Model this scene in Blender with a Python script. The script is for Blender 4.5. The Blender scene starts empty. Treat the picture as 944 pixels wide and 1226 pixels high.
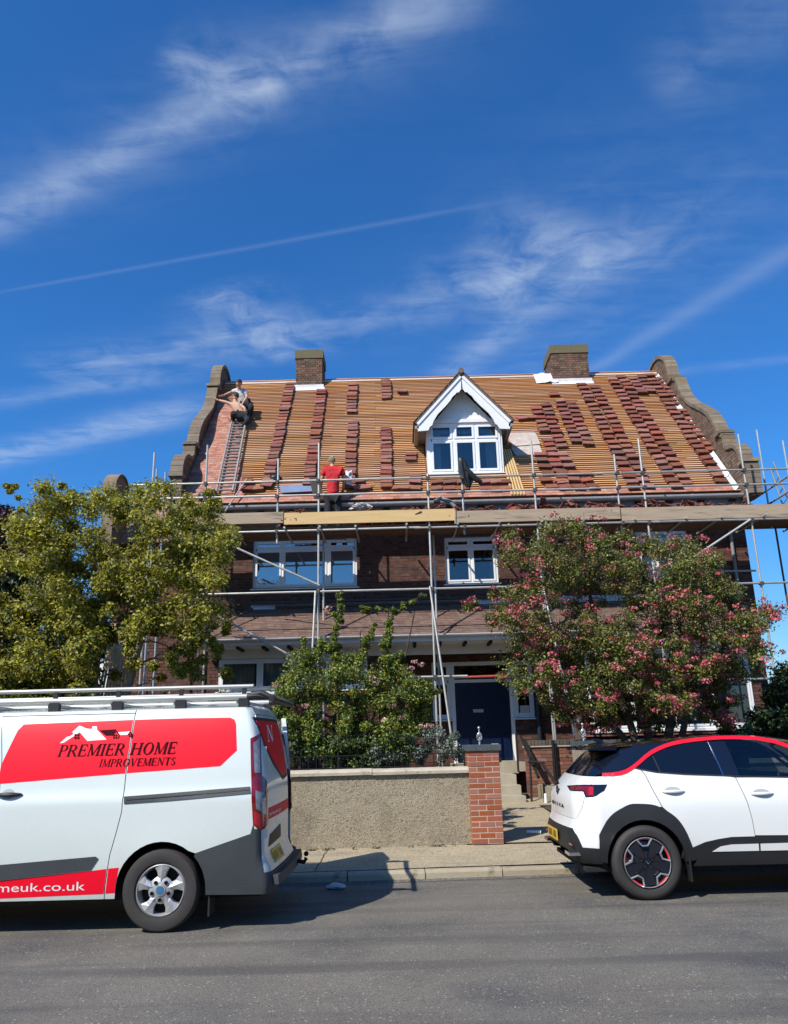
import bpy, bmesh, math, random
import numpy as np
from mathutils import Vector, Matrix, noise
random.seed(7); rng = np.random.default_rng(7)
PI = math.pi
scn = bpy.context.scene
COL = scn.collection
# ---------------------------------------------------------------- camera
PITCH = math.radians(16.0); ROLL = math.radians(-1.43); FPX = 945.0
CAM = Vector((0, 0, 1.6))
Rm = Matrix.Rotation(PI/2+PITCH, 3, 'X') @ Matrix.Rotation(ROLL, 3, 'Z')
cd = bpy.data.cameras.new('camera'); cam = bpy.data.objects.new('camera', cd); COL.objects.link(cam)
cam.matrix_world = Matrix.Translation(CAM) @ Rm.to_4x4()
cd.sensor_fit = 'VERTICAL'; cd.sensor_height = 36; cd.lens = FPX/1226*36; cd.clip_end = 3000; cd.clip_start = .05
scn.camera = cam
# ---------------------------------------------------------------- light
LX, LY = .68, .75                       # sideways and away travel of sunlight per metre of drop
sun_dir = Vector((-LX, -LY, 1)).normalized()
SUN_EL = math.asin(sun_dir.z)
sl = bpy.data.lights.new('sun', 'SUN'); sl.energy = 5.0; sl.angle = math.radians(.5); sl.color = (1, .945, .87)
so = bpy.data.objects.new('sun', sl); COL.objects.link(so)
so.rotation_euler = sun_dir.to_track_quat('Z', 'Y').to_euler()
scn.view_settings.view_transform = 'Standard'; scn.view_settings.look = 'None'
scn.view_settings.exposure = 0.24; scn.view_settings.gamma = 1
def ray(x, y): return Rm @ Vector(((x-472)/FPX, -(y-613)/FPX, -1))
def at(x, y, Y): d = ray(x, y); return CAM+d*(Y/d.y)
def atx(x, y, X): d = ray(x, y); return CAM+d*(X/d.x)
def atz(x, y, z): d = ray(x, y); return CAM+d*((z-CAM.z)/d.z)
# roof plane: eaves Y 18.3, z 7.12 ; ridge Y 22.85
EY, EZ, RY = 18.3, 7.12, 22.85
RK = 1.1824; RZ = EZ+(RY-EY)*RK; RA = math.atan(RK); XL, XR = -5.22, 8.40
def roofz(Y): return EZ+(Y-EY)*RK
def atroof(x, y):
    d = ray(x, y); t = (EZ-EY*RK-CAM.z)/(d.z-RK*d.y); return CAM+d*t
# world
w = bpy.data.worlds.new('World'); scn.world = w; w.use_nodes = True
nt = w.node_tree; nt.nodes.clear()
class NG:
    def __init__(s, nt): s.nt = nt
    def n(s, t, **k):
        o = s.nt.nodes.new(t)
        for a, b in k.items(): setattr(o, a, b)
        return o
    def l(s, a, b): s.nt.links.new(a, b)
    def m(s, op, a, b=None, c=None, clamp=False):
        o = s.n('ShaderNodeMath', operation=op); o.use_clamp = clamp
        for i, v in enumerate((a, b, c)):
            if v is None: continue
            if isinstance(v, (int, float)): o.inputs[i].default_value = v
            else: s.l(v, o.inputs[i])
        return o.outputs[0]
g = NG(nt)
sky = g.n('ShaderNodeTexSky', sky_type='NISHITA'); sky.sun_disc = False
sky.sun_elevation = SUN_EL; sky.sun_rotation = math.atan2(sun_dir.x, sun_dir.y)
sky.air_density = 1.0; sky.dust_density = .25; sky.ozone_density = 4.0; sky.altitude = 0
tc = g.n('ShaderNodeTexCoord'); sx = g.n('ShaderNodeSeparateXYZ'); g.l(tc.outputs['Generated'], sx.inputs[0])
zc = g.m('MAXIMUM', sx.outputs[2], .02)
cx = g.m('DIVIDE', sx.outputs[0], zc); cy = g.m('DIVIDE', sx.outputs[1], zc)
cv = g.n('ShaderNodeCombineXYZ'); g.l(cx, cv.inputs[0]); g.l(cy, cv.inputs[1])
def noise_t(vec, scale, detail=6, rough=.6, dist=0.0, stretch=None, rot=0):
    mp = g.n('ShaderNodeMapping'); g.l(vec, mp.inputs[0])
    if stretch: mp.inputs['Scale'].default_value = stretch
    mp.inputs['Rotation'].default_value = (0, 0, rot)
    nz = g.n('ShaderNodeTexNoise'); g.l(mp.outputs[0], nz.inputs['Vector'])
    nz.inputs['Scale'].default_value = scale; nz.inputs['Detail'].default_value = detail
    nz.inputs['Roughness'].default_value = rough; nz.inputs['Distortion'].default_value = dist
    return nz.outputs[0]
warp = noise_t(cv.outputs[0], 2.2, 4)
def sstep(v, a, b):
    t = g.m('DIVIDE', g.m('SUBTRACT', v, a), b-a, clamp=True)
    return g.m('MULTIPLY', g.m('MULTIPLY', t, t), g.m('SUBTRACT', 3, g.m('MULTIPLY', t, 2)))
puff = noise_t(cv.outputs[0], 9, 8, .62, .6)
def streak_noise(ang):
    r = g.n('ShaderNodeVectorRotate', rotation_type='Z_AXIS'); g.l(cv.outputs[0], r.inputs['Vector']); r.inputs['Angle'].default_value = -ang
    return noise_t(r.outputs[0], 7, 6, .62, .5, (.35, 1.5, 1))
def bang(p, q):
    a, b = ray(*p), ray(*q); return math.atan2(b.y/b.z-a.y/a.z, b.x/b.z-a.x/a.z)
FANG = (bang((-40, 290), (590, -40)), bang((340, 410), (840, 275))); FIB = [streak_noise(FANG[0]+.5), streak_noise(FANG[1]+.35)]
def band(p, q, w0, w1, amp, thr=.40, wig=.25, fib=1.0):
    """cirrus streak from direction p to direction q (cloud-plane coordinates)"""
    a, b = ray(*p), ray(*q); a = Vector((a.x/a.z, a.y/a.z)); b = Vector((b.x/b.z, b.y/b.z))
    d = b-a; L = d.length; d /= L; nrm = Vector((-d.y, d.x))
    dx = g.m('SUBTRACT', cx, a.x); dy = g.m('SUBTRACT', cy, a.y)
    u = g.m('DIVIDE', g.m('ADD', g.m('MULTIPLY', dx, d.x), g.m('MULTIPLY', dy, d.y)), L)
    v = g.m('ADD', g.m('MULTIPLY', dx, nrm.x), g.m('MULTIPLY', dy, nrm.y))
    v = g.m('ADD', v, g.m('MULTIPLY', g.m('SUBTRACT', warp, .5), wig*(w0+w1)))
    wd = g.m('ADD', g.m('MULTIPLY', u, w1-w0), w0); wd = g.m('MAXIMUM', wd, min(w0, w1)*.5)
    r = g.m('DIVIDE', v, wd); prof = g.m('EXPONENT', g.m('MULTIPLY', g.m('MULTIPLY', r, r), -1))
    ends = g.m('MULTIPLY', sstep(u, -.12, .12), g.m('SUBTRACT', 1, sstep(u, .82, 1.12)))
    ang = math.atan2(d.y, d.x)
    fibn = FIB[0] if abs(ang-FANG[0]) < abs(ang-FANG[1]) else FIB[1]
    t = g.m('ADD', g.m('MULTIPLY', fibn, fib*.6), g.m('MULTIPLY', puff, 1-fib*.6))
    t = sstep(t, thr-.10, thr+.28)
    return g.m('MULTIPLY', g.m('MULTIPLY', g.m('MULTIPLY', prof, ends), t), amp)
bands = [band((-40, 285), (235, 135), .038, .042, .30, .38), band((200, 150), (590, -30), .038, .046, .30, .39), band((-40, 270), (590, -20), .10, .11, .11, .42),
         band((200, 60), (330, 120), .05, .08, .30, .42, .4, .3),
         band((0, 350), (600, 242), .006, .008, .07, .20, .5),
         band((60, 450), (300, 400), .10, .09, .30, .42), band((-60, 560), (255, 482), .08, .08, .42, .38),
         band((-40, 485), (240, 445), .05, .05, .20, .40),
         band((262, 345), (350, 430), .10, .10, .34, .42, .5, .3),
         band((340, 410), (840, 275), .10, .10, .23, .42), band((560, 360), (690, 260), .12, .12, .28, .44, .4, .3),
         band((530, 450), (760, 290), .05, .06, .24, .36),
         band((705, 445), (990, 275), .03, .045, .12, .20, .3), band((780, 448), (990, 425), .03, .03, .10, .30),
         band((790, 110), (990, -30), .07, .14, .15, .41), band((600, 470), (900, 150), .30, .34, .10, .42)]
tot = bands[0]
for b in bands[1:]: tot = g.m('ADD', tot, b)
veil = g.m('MULTIPLY', sstep(noise_t(cv.outputs[0], .9, 6, .6, .4), .55, .9), .03)
tot = g.m('MINIMUM', g.m('ADD', tot, veil), .85)
hs = g.n('ShaderNodeHueSaturation'); g.l(sky.outputs[0], hs.inputs['Color'])
hs.inputs['Saturation'].default_value = 1.12; hs.inputs['Value'].default_value = 1.0; hs.inputs['Hue'].default_value = .5
tint = g.n('ShaderNodeMix', data_type='RGBA', blend_type='MULTIPLY'); g.l(g.m('ADD', g.m('MULTIPLY', sstep(sx.outputs[2], -.02, .30), .75), .25), tint.inputs[0]); g.l(hs.outputs[0], tint.inputs[6]); tint.inputs[7].default_value = (.60, 1.32, 1.88, 1)
mx = g.n('ShaderNodeMix', data_type='RGBA'); g.l(tot, mx.inputs[0]); g.l(tint.outputs[2], mx.inputs[6])
mx.inputs[7].default_value = (7.2, 8.4, 10.0, 1)
bg = g.n('ShaderNodeBackground'); bg.inputs[1].default_value = .078; g.l(mx.outputs[2], bg.inputs[0])
wo = g.n('ShaderNodeOutputWorld'); g.l(bg.outputs[0], wo.inputs[0])
# ---------------------------------------------------------------- helpers
def mat(name, c1, c2=None, scale=4.0, rough=.7, bump=0, bscale=None, metal=0, rand=0, island=False, spec=.5,
        detail=6, c3=None, s3=1.0, f3=(.55, .7), bdist=.01, coat=0, stretch=None, trans=0):
    m = bpy.data.materials.new(name); m.use_nodes = True; t = m.node_tree; t.nodes.clear(); q = NG(t)
    out = q.n('ShaderNodeOutputMaterial'); bs = q.n('ShaderNodeBsdfPrincipled')
    bs.inputs['Roughness'].default_value = rough; bs.inputs['Metallic'].default_value = metal
    bs.inputs['Specular IOR Level'].default_value = spec
    if coat: bs.inputs['Coat Weight'].default_value = coat; bs.inputs['Coat Roughness'].default_value = .04
    c2 = c2 or tuple(min(1, v*.85) for v in c1)
    tco = q.n('ShaderNodeTexCoord'); vec = tco.outputs['Object']
    if stretch:
        mp = q.n('ShaderNodeMapping'); q.l(vec, mp.inputs[0]); mp.inputs['Scale'].default_value = stretch; vec = mp.outputs[0]
    def nz(sc, de=detail, ro=.6):
        n_ = q.n('ShaderNodeTexNoise'); q.l(vec, n_.inputs['Vector']); n_.inputs['Scale'].default_value = sc
        n_.inputs['Detail'].default_value = de; n_.inputs['Roughness'].default_value = ro; return n_.outputs[0]
    def ramp(v, a, b, ca, cb):
        r = q.n('ShaderNodeValToRGB'); q.l(v, r.inputs[0]); e = r.color_ramp.elements
        e[0].position = a; e[1].position = b; e[0].color = (*ca, 1); e[1].color = (*cb, 1); return r.outputs[0]
    col = ramp(nz(scale), .32, .68, c1, c2)
    if c3:
        mm = q.n('ShaderNodeMix', data_type='RGBA'); q.l(ramp(nz(s3), f3[0], f3[1], (0, 0, 0), (1, 1, 1)), mm.inputs[0])
        q.l(col, mm.inputs[6]); mm.inputs[7].default_value = (*c3, 1); col = mm.outputs[2]
    if rand:
        h = q.n('ShaderNodeHueSaturation'); q.l(col, h.inputs['Color'])
        src = q.n('ShaderNodeNewGeometry').outputs['Random Per Island'] if island else q.n('ShaderNodeObjectInfo').outputs['Random']
        wn = q.n('ShaderNodeTexWhiteNoise', noise_dimensions='1D'); q.l(src, wn.inputs['W'])
        q.l(q.m('ADD', q.m('MULTIPLY', wn.outputs[0], 2*rand), 1-rand), h.inputs['Value'])
        sp = q.n('ShaderNodeSeparateColor'); q.l(wn.outputs[1], sp.inputs[0])
        q.l(q.m('ADD', q.m('MULTIPLY', sp.outputs[1], .022*min(1, rand*3)), .5-.011*min(1, rand*3)), h.inputs['Hue'])
        q.l(q.m('ADD', q.m('MULTIPLY', sp.outputs[2], .3), .85), h.inputs['Saturation'])
        col = h.outputs[0]
    q.l(col, bs.inputs['Base Color'])
    if bump:
        bp = q.n('ShaderNodeBump'); bp.inputs['Strength'].default_value = bump; bp.inputs['Distance'].default_value = bdist
        q.l(nz(bscale or scale*6, 8), bp.inputs['Height']); q.l(bp.outputs[0], bs.inputs['Normal'])
    if trans:
        tr = q.n('ShaderNodeBsdfTranslucent'); q.l(col, tr.inputs[0]); ms = q.n('ShaderNodeMixShader'); ms.inputs[0].default_value = trans
        q.l(bs.outputs[0], ms.inputs[1]); q.l(tr.outputs[0], ms.inputs[2]); q.l(ms.outputs[0], out.inputs[0])
    else: q.l(bs.outputs[0], out.inputs[0])
    return m
def glass(name, tint, refl=.12, rough=.02):
    m = bpy.data.materials.new(name); m.use_nodes = True; t = m.node_tree; t.nodes.clear(); q = NG(t)
    out = q.n('ShaderNodeOutputMaterial'); tr = q.n('ShaderNodeBsdfTransparent'); tr.inputs[0].default_value = (*tint, 1)
    gl = q.n('ShaderNodeBsdfGlossy'); gl.inputs['Roughness'].default_value = rough
    fr = q.n('ShaderNodeFresnel'); fr.inputs[0].default_value = 1.5
    ms = q.n('ShaderNodeMixShader'); q.l(q.m('ADD', fr.outputs[0], refl, clamp=True), ms.inputs[0]); q.l(tr.outputs[0], ms.inputs[1]); q.l(gl.outputs[0], ms.inputs[2])
    q.l(ms.outputs[0], out.inputs[0]); return m
class MB:
    def __init__(s): s.v = []; s.f = []; s.mi = []
    def add(s, vs, fs, mi=0):
        o = len(s.v); s.v += [tuple(v) for v in vs]; s.f += [tuple(i+o for i in f) for f in fs]; s.mi += [mi]*len(fs); return s
    def box(s, lo, hi, mi=0, M=None):
        x0, y0, z0 = lo; x1, y1, z1 = hi
        vs = [(x0,y0,z0),(x1,y0,z0),(x1,y1,z0),(x0,y1,z0),(x0,y0,z1),(x1,y0,z1),(x1,y1,z1),(x0,y1,z1)]
        if M: vs = [M @ Vector(v) for v in vs]
        return s.add(vs, [(0,3,2,1),(4,5,6,7),(0,1,5,4),(1,2,6,5),(2,3,7,6),(3,0,4,7)], mi)
    def tube(s, pts, r, n=8, mi=0, cap=True):
        pts = [Vector(p) for p in pts]; rs = r if isinstance(r, (list, tuple)) else [r]*len(pts)
        vs = []; up = None
        for i, p in enumerate(pts):
            d = (pts[min(i+1, len(pts)-1)]-pts[max(i-1, 0)]).normalized()
            if up is None: up = d.orthogonal().normalized()
            a = (up-d*up.dot(d)); a = a.normalized() if a.length > 1e-5 else d.orthogonal().normalized(); up = a; b = d.cross(a)
            vs += [p+(a*math.cos(2*PI*k/n)+b*math.sin(2*PI*k/n))*rs[i] for k in range(n)]
        fs = [(i*n+k, i*n+(k+1)%n, (i+1)*n+(k+1)%n, (i+1)*n+k) for i in range(len(pts)-1) for k in range(n)]
        if cap: fs += [tuple(range(n-1, -1, -1)), tuple(range((len(pts)-1)*n, len(pts)*n))]
        return s.add(vs, fs, mi)
    def prism(s, poly, a, b, f=lambda u, v, t: (u, t, v), mi=0):
        """poly of (u, v) extruded from t=a to t=b; f places (u, v, t)"""
        n = len(poly); vs = [f(u, v, a) for u, v in poly]+[f(u, v, b) for u, v in poly]
        fs = [tuple(range(n)), tuple(range(2*n-1, n-1, -1))]+[(i, i+n, (i+1)%n+n, (i+1)%n) for i in range(n)]
        return s.add(vs, fs, mi)
    def lathe(s, prof, c=(0,0,0), n=16, axis='z', mi=0):
        vs = []
        for r, h in prof:
            for k in range(n):
                a = 2*PI*k/n; x, y = r*math.cos(a), r*math.sin(a)
                vs.append((c[0]+x, c[1]+y, c[2]+h) if axis == 'z' else (c[0]+x, c[1]+h, c[2]+y))
        fs = [(i*n+k, i*n+(k+1)%n, (i+1)*n+(k+1)%n, (i+1)*n+k) for i in range(len(prof)-1) for k in range(n)]
        return s.add(vs, fs, mi)
    def mesh(s, name, mats):
        me = bpy.data.meshes.new(name); me.from_pydata(s.v, [], s.f)
        for m in (mats if isinstance(mats, (list, tuple)) else [mats]): me.materials.append(m)
        if max(s.mi, default=0) > 0: me.polygons.foreach_set('material_index', s.mi)
        bm = bmesh.new(); bm.from_mesh(me); bmesh.ops.recalc_face_normals(bm, faces=bm.faces); bm.to_mesh(me); bm.free()
        return me
    def build(s, name, mats, parent=None, smooth=False, **k):
        o = link(name, s.mesh(name, mats), parent)
        if smooth: sm(o)
        for a, b in k.items(): o[a] = b
        return o
def sm(o, ang=40):
    me = o.data; me.polygons.foreach_set('use_smooth', [True]*len(me.polygons))
    bm = bmesh.new(); bm.from_mesh(me); c = math.radians(ang)
    for e in bm.edges:
        e.smooth = not (len(e.link_faces) == 2 and e.calc_face_angle(0) > c)
    bm.to_mesh(me); bm.free()
def link(name, me, parent=None, loc=None, rot=None):
    o = bpy.data.objects.new(name, me); COL.objects.link(o)
    if parent is not None:
        o.parent = parent
        if parent.get('_inv') : pass
        pw = WORLD.get(parent.name)
        if pw is not None: o.matrix_parent_inverse = pw.inverted()
    if loc is not None: o.location = loc
    if rot is not None: o.rotation_euler = rot
    return o
WORLD = {}      # world matrices of empties whose parts are modelled in world coordinates
def thing(name, label, cat, loc=(0, 0, 0), group=None, rz=0, local=False):
    """Empty at a thing's base. Parts are modelled in world coordinates unless local."""
    o = bpy.data.objects.new(name, None); COL.objects.link(o); o.location = loc; o.rotation_euler = (0, 0, rz)
    o.empty_display_size = .2; o['label'] = label; o['category'] = cat
    if group: o['group'] = group
    if not local: WORLD[o.name] = Matrix.Translation(loc) @ Matrix.Rotation(rz, 4, 'Z')
    return o
def tag(o, label, cat, group=None, kind=None):
    o['label'] = label; o['category'] = cat
    if group: o['group'] = group
    if kind: o['kind'] = kind
    return o
def struct(o): o['kind'] = 'structure'; return o
# ---------------------------------------------------------------- materials
mAsphalt = mat('asphalt', (.148, .130, .100), (.205, .181, .138), 1.1, .85, .9, 130, c3=(.066, .065, .063), s3=.5, f3=(.5, .68), bdist=.012, detail=9)
def add_speckle(m, scale, thr, col, vec_scale=None):
    t = m.node_tree; q = NG(t); bs = [n for n in t.nodes if n.type == 'BSDF_PRINCIPLED'][0]
    src = bs.inputs['Base Color'].links[0].from_socket
    vo = q.n('ShaderNodeTexVoronoi'); vo.inputs['Scale'].default_value = scale
    tcx = q.n('ShaderNodeTexCoord'); q.l(tcx.outputs['Object'], vo.inputs['Vector'])
    sp = q.n('ShaderNodeSeparateColor'); q.l(vo.outputs['Color'], sp.inputs[0])
    f = q.m('GREATER_THAN', sp.outputs[0], thr)
    mm = q.n('ShaderNodeMix', data_type='RGBA'); q.l(f, mm.inputs[0]); q.l(src, mm.inputs[6]); mm.inputs[7].default_value = (*col, 1)
    q.l(mm.outputs[2], bs.inputs['Base Color'])
add_speckle(mAsphalt, 170, .82, (.20, .19, .17)); add_speckle(mAsphalt, 90, .985, (.40, .38, .34)); add_speckle(mAsphalt, 190, .86, (.05, .05, .048))
def add_streaks(m, vscale, a, b, fac, col):
    t = m.node_tree; q = NG(t); bs = [n for n in t.nodes if n.type == 'BSDF_PRINCIPLED'][0]; src = bs.inputs['Base Color'].links[0].from_socket
    tcx = q.n('ShaderNodeTexCoord'); mp = q.n('ShaderNodeMapping'); q.l(tcx.outputs['Object'], mp.inputs[0]); mp.inputs['Scale'].default_value = vscale
    nz = q.n('ShaderNodeTexNoise'); q.l(mp.outputs[0], nz.inputs['Vector']); nz.inputs['Scale'].default_value = 1; nz.inputs['Detail'].default_value = 7; nz.inputs['Distortion'].default_value = .4
    r = q.n('ShaderNodeValToRGB'); q.l(nz.outputs[0], r.inputs[0]); r.color_ramp.elements[0].position = a; r.color_ramp.elements[1].position = b
    mm = q.n('ShaderNodeMix', data_type='RGBA'); q.l(q.m('MULTIPLY', r.outputs[0], fac), mm.inputs[0]); q.l(src, mm.inputs[6]); mm.inputs[7].default_value = (*col, 1); q.l(mm.outputs[2], bs.inputs['Base Color'])
add_streaks(mAsphalt, (.16, 2.4, 1), .50, .66, .55, (.055, .054, .052)); add_streaks(mAsphalt, (.5, .9, 1), .52, .75, .35, (.19, .18, .155))
mPave = mat('pavement_concrete', (.32, .262, .158), (.43, .352, .222), 1.6, .9, .6, 60, c3=(.20, .165, .12), s3=.8, detail=10)
add_speckle(mPave, 90, .88, (.46, .41, .33)); add_speckle(mPave, 75, .9, (.13, .11, .085))
add_streaks(mPave, (.8, 1.6, 1), .55, .72, .45, (.17, .145, .095)); add_streaks(mPave, (3, 5, 1), .58, .7, .3, (.46, .41, .31))
add_streaks(mPave, (.35, 5, 1), .56, .70, .4, (.15, .125, .08))
mKerb = mat('kerb_stone', (.33, .285, .20), (.42, .37, .27), 3, .9, .7, 40, rand=.1, c3=(.22, .19, .13), s3=5)
mSoil = mat('soil', (.05, .038, .025), (.09, .07, .045), 3, .95, .8, 30)
mGrassG = mat('garden_ground', (.05, .06, .025), (.09, .08, .04), 2, .95, .8, 30)
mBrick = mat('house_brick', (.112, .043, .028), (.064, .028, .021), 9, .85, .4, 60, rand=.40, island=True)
mBrickO = mat('single_brick', (.20, .075, .045), (.13, .05, .035), 9, .85, .4, 60, rand=.38)
mMortar = mat('mortar', (.30, .25, .19), (.22, .18, .14), 5, .95, .3)
mMortarD = mat('old_mortar', (.125, .10, .076), (.09, .072, .055), 5, .95, .3)
mPierBrick = mat('pier_brick', (.33, .105, .052), (.27, .09, .05), 7, .85, .4, 70, rand=.14, c3=(.36, .22, .16), s3=3, f3=(.60, .72))
mPierMortar = mat('pier_mortar', (.50, .38, .29), (.42, .32, .25), 8, .95, .3)
mCope = mat('slate_blue_brick', (.055, .075, .08), (.085, .105, .105), 8, .6, .3, 40, rand=.15)
mDash = mat('pebbledash', (.305, .255, .168), (.385, .325, .222), 2.2, .95, .7, 60, c3=(.18, .15, .105), s3=1.1, f3=(.52, .7), bdist=.03, detail=9)
add_speckle(mDash, 85, .88, (.38, .34, .255)); add_speckle(mDash, 70, .86, (.19, .16, .115))
add_streaks(mDash, (1.1, 1, 1.7), .54, .70, .45, (.17, .145, .10))
mCoping = mat('wall_coping', (.42, .37, .27), (.53, .47, .36), 4, .9, .5, 50, c3=(.2, .18, .13), s3=5)
mWhite = mat('white_upvc', (.80, .81, .80), (.76, .77, .76), 3, .35)
mWhiteWood = mat('white_painted_wood', (.80, .80, .79), (.74, .74, .72), 6, .5, .15, 40)
mGreyTrim = mat('grey_gutter', (.50, .51, .51), (.42, .43, .43), 4, .45)
mFascia = mat('grey_fascia', (.27, .27, .27), (.20, .20, .20), 3, .6)
mDark = mat('dark_void', (.01, .01, .01), (.015, .014, .013), 3, .9)
mRoom = mat('room_wall', (.16, .15, .13), (.11, .10, .09), 2, .9)
mCurtain = mat('net_curtain', (.60, .60, .58), (.42, .42, .41), 9, .9, .3, 12, stretch=(9, 9, .8))
mGlass = glass('window_glass', (.86, .88, .89), .05)
mGlassDk = glass('car_glass', (.05, .06, .07), .03)
mBatten = mat('timber_batten', (.60, .33, .16), (.50, .25, .11), 1.4, .75, .3, 40, rand=.22, stretch=(.35, 4, 4), c3=(.38, .16, .07), s3=.9, f3=(.58, .74))
mBattenO = mat('stained_batten', (.50, .25, .11), (.42, .18, .07), 1.4, .75, .3, 40, rand=.22, stretch=(.35, 4, 4))
mFelt = mat('roof_underlay', (.115, .05, .022), (.17, .075, .03), 1.5, .85, .3, 20)
mTileOld = mat('old_clay_tile', (.27, .092, .056), (.155, .060, .042), 11, .8, .5, 60, rand=.36, c3=(.26, .13, .09), s3=9, f3=(.6, .75))
mTileNew = mat('laid_clay_tile', (.42, .20, .135), (.36, .155, .105), 7, .8, .3, 40, rand=.25, island=True)
mTileDebris = mat('tile_debris', (.22, .065, .045), (.12, .04, .03), 9, .85, .5, 40, rand=.4, island=True)
mTileBr = mat('lean_to_tile', (.185, .115, .085), (.135, .085, .066), 6, .8, .4, 50, rand=.2, island=True)
mStone = mat('weathered_coping', (.15, .115, .08), (.215, .165, .11), 5, .9, .6, 30, rand=.22, c3=(.27, .19, .07), s3=2.6, f3=(.58, .7))
mMoss = mat('mossy_cap', (.155, .12, .075), (.125, .115, .055), 9, .95, .6, 40, c3=(.15, .15, .045), s3=7)
mChBrick = mat('chimney_brick', (.17, .085, .055), (.115, .072, .05), 8, .9, .5, 50, rand=.38, island=True, c3=(.15, .12, .07), s3=3)
mLead = mat('lead_flashing', (.62, .62, .62), (.42, .43, .45), 6, .5, .4, 20)
mTin = mat('silver_tape', (.75, .74, .72), (.62, .58, .55), 5, .5, .3, 18)
mTube = mat('galvanised_tube', (.50, .50, .46), (.38, .37, .335), 7, .5, .2, 50, metal=.45, rand=.12)
mTubeBlue = mat('blue_grey_tube', (.38, .46, .50), (.30, .36, .40), 7, .5, .2, 50, metal=.4)
mTubeRed = mat('red_tube', (.5, .06, .04), (.4, .05, .04), 7, .5)
mCoupler = mat('rusty_coupler', (.06, .05, .045), (.12, .09, .07), 20, .7, .3, 60, metal=.3)
mBoardOld = mat('weathered_board', (.43, .33, .225), (.33, .25, .165), 3, .85, .4, 40, stretch=(.5, 6, 6), c3=(.18, .14, .10), s3=2.5)
mBoardNew = mat('new_board', (.66, .46, .21), (.58, .38, .155), 3, .75, .3, 40, stretch=(.4, 6, 6))
mBoardRed = mat('deck_board', (.16, .085, .05), (.10, .06, .04), 3, .85, .4, 40, stretch=(.5, 6, 6), rand=.3)
mBlackPl = mat('black_plastic', (.012, .012, .013), (.02, .02, .02), 4, .45, .4, 14)
mBlackIron = mat('black_iron', (.010, .010, .011), (.015, .015, .015), 4, .7, spec=.2)
mBlueDoor = mat('navy_door_paint', (.004, .013, .048), (.003, .011, .038), 4, .3)
mBark = mat('dark_bark', (.075, .055, .038), (.045, .034, .024), 8, .95, .8, 30)
mBarkPale = mat('pale_bark', (.30, .25, .15), (.19, .15, .09), 6, .9, .6, 30)
mLeafL = mat('lime_leaf', (.43, .395, .055), (.27, .27, .038), 1.3, .5, rand=.4, island=True, trans=.38, spec=.4)
mLeafH = mat('hawthorn_leaf', (.20, .215, .04), (.21, .15, .045), 1.0, .5, rand=.45, island=True, trans=.25, spec=.4)
mLeafB = mat('bush_leaf', (.19, .27, .035), (.09, .145, .022), 1.5, .45, rand=.5, island=True, trans=.25, spec=.5)
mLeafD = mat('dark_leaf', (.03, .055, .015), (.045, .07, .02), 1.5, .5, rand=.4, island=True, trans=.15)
mLeafG = mat('grey_green_leaf', (.22, .26, .20), (.15, .19, .14), 3, .6, rand=.3, island=True, trans=.15)
mLeafP = mat('purple_leaf', (.05, .018, .035), (.03, .012, .022), 2, .5, rand=.4, island=True, trans=.2)
mBloom = mat('pink_blossom', (.62, .10, .15), (.50, .12, .13), 2, .7, rand=.3, island=True, trans=.2)
mBloomP = mat('pale_pink_blossom', (.50, .20, .18), (.42, .17, .13), 2, .7, rand=.3, island=True, trans=.2)
mBloomW = mat('white_blossom', (.7, .62, .58), (.62, .5, .45), 2, .7, rand=.2, island=True, trans=.2)
# ---------------------------------------------------------------- setting: ground
KS = math.radians(2.9)                       # the street runs slightly askew to the house
def kerbY(x): return 10.1+.05*x
mb = MB(); mb.add([(-400, -400, -.02), (400, -400, -.02), (400, 600, -.02), (-400, 600, -.02)], [(0, 1, 2, 3)])
struct(mb.build('ground', mGrassG))
mb = MB(); mb.add([(-60, -9, 0), (60, -9, 0), (60, kerbY(60), 0), (-60, kerbY(-60), 0)], [(0, 1, 2, 3)])
struct(mb.build('road', mAsphalt))
# kerb stones
kr = struct(MB().box((-40, 0, -.05), (40, .01, -.01), M=Matrix.Translation((0, 10.2, 0)) @ Matrix.Rotation(.05, 4, 'Z')).build('kerb', mMortarD))
def kerb_mesh():
    m = MB(); h = .092; prof = [(0, -.05), (0, h-.03), (.008, h-.01), (.03, h), (.15, h), (.15, -.05)]
    m.prism(prof, -.452, .452, lambda u, v, t: (t, u, v)); return m.mesh('kerb_stone', mKerb)
km = kerb_mesh()
for i in range(-16, 17):
    x = i*.915+.72
    o = link('kerb_stone', km, kr, (x, kerbY(x), random.uniform(-.004, .004)), (random.uniform(-.01, .01), 0, .05+random.uniform(-.004, .004)))
# pavement sheet with gentle relief, up to the garden wall
def sheet(name, m, x0, x1, yf0, yf1, zf, nx, ny, parent=None):
    b = MB(); vs = []; fs = []
    for i in range(nx+1):
        for j in range(ny+1):
            x = x0+(x1-x0)*i/nx; y = yf0(x)+(yf1(x)-yf0(x))*j/ny; vs.append((x, y, zf(x, y)))
    for i in range(nx):
        for j in range(ny): a = i*(ny+1)+j; fs.append((a, a+ny+1, a+ny+2, a+1))
    b.add(vs, fs); return b.build(name, m, parent, smooth=True)
def paveZ(x, y): return .10+(y-kerbY(x))*.012+.006*noise.noise(Vector((x*.9, y*1.3, 0)))
struct(sheet('pavement', mPave, -40, 40, lambda x: kerbY(x)+.15, lambda x: 12.5, paveZ, 200, 8))
def gutter_line():
    m = MB()
    for i in range(60):
        x = -12+i*.4; m.add([(x, kerbY(x)-.16-.03*random.random(), .004), (x+.4, kerbY(x+.4)-.16-.03*random.random(), .004), (x+.4, kerbY(x+.4)-.002, .004), (x, kerbY(x)-.002, .004)], [(0, 1, 2, 3)])
    return m
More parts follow.
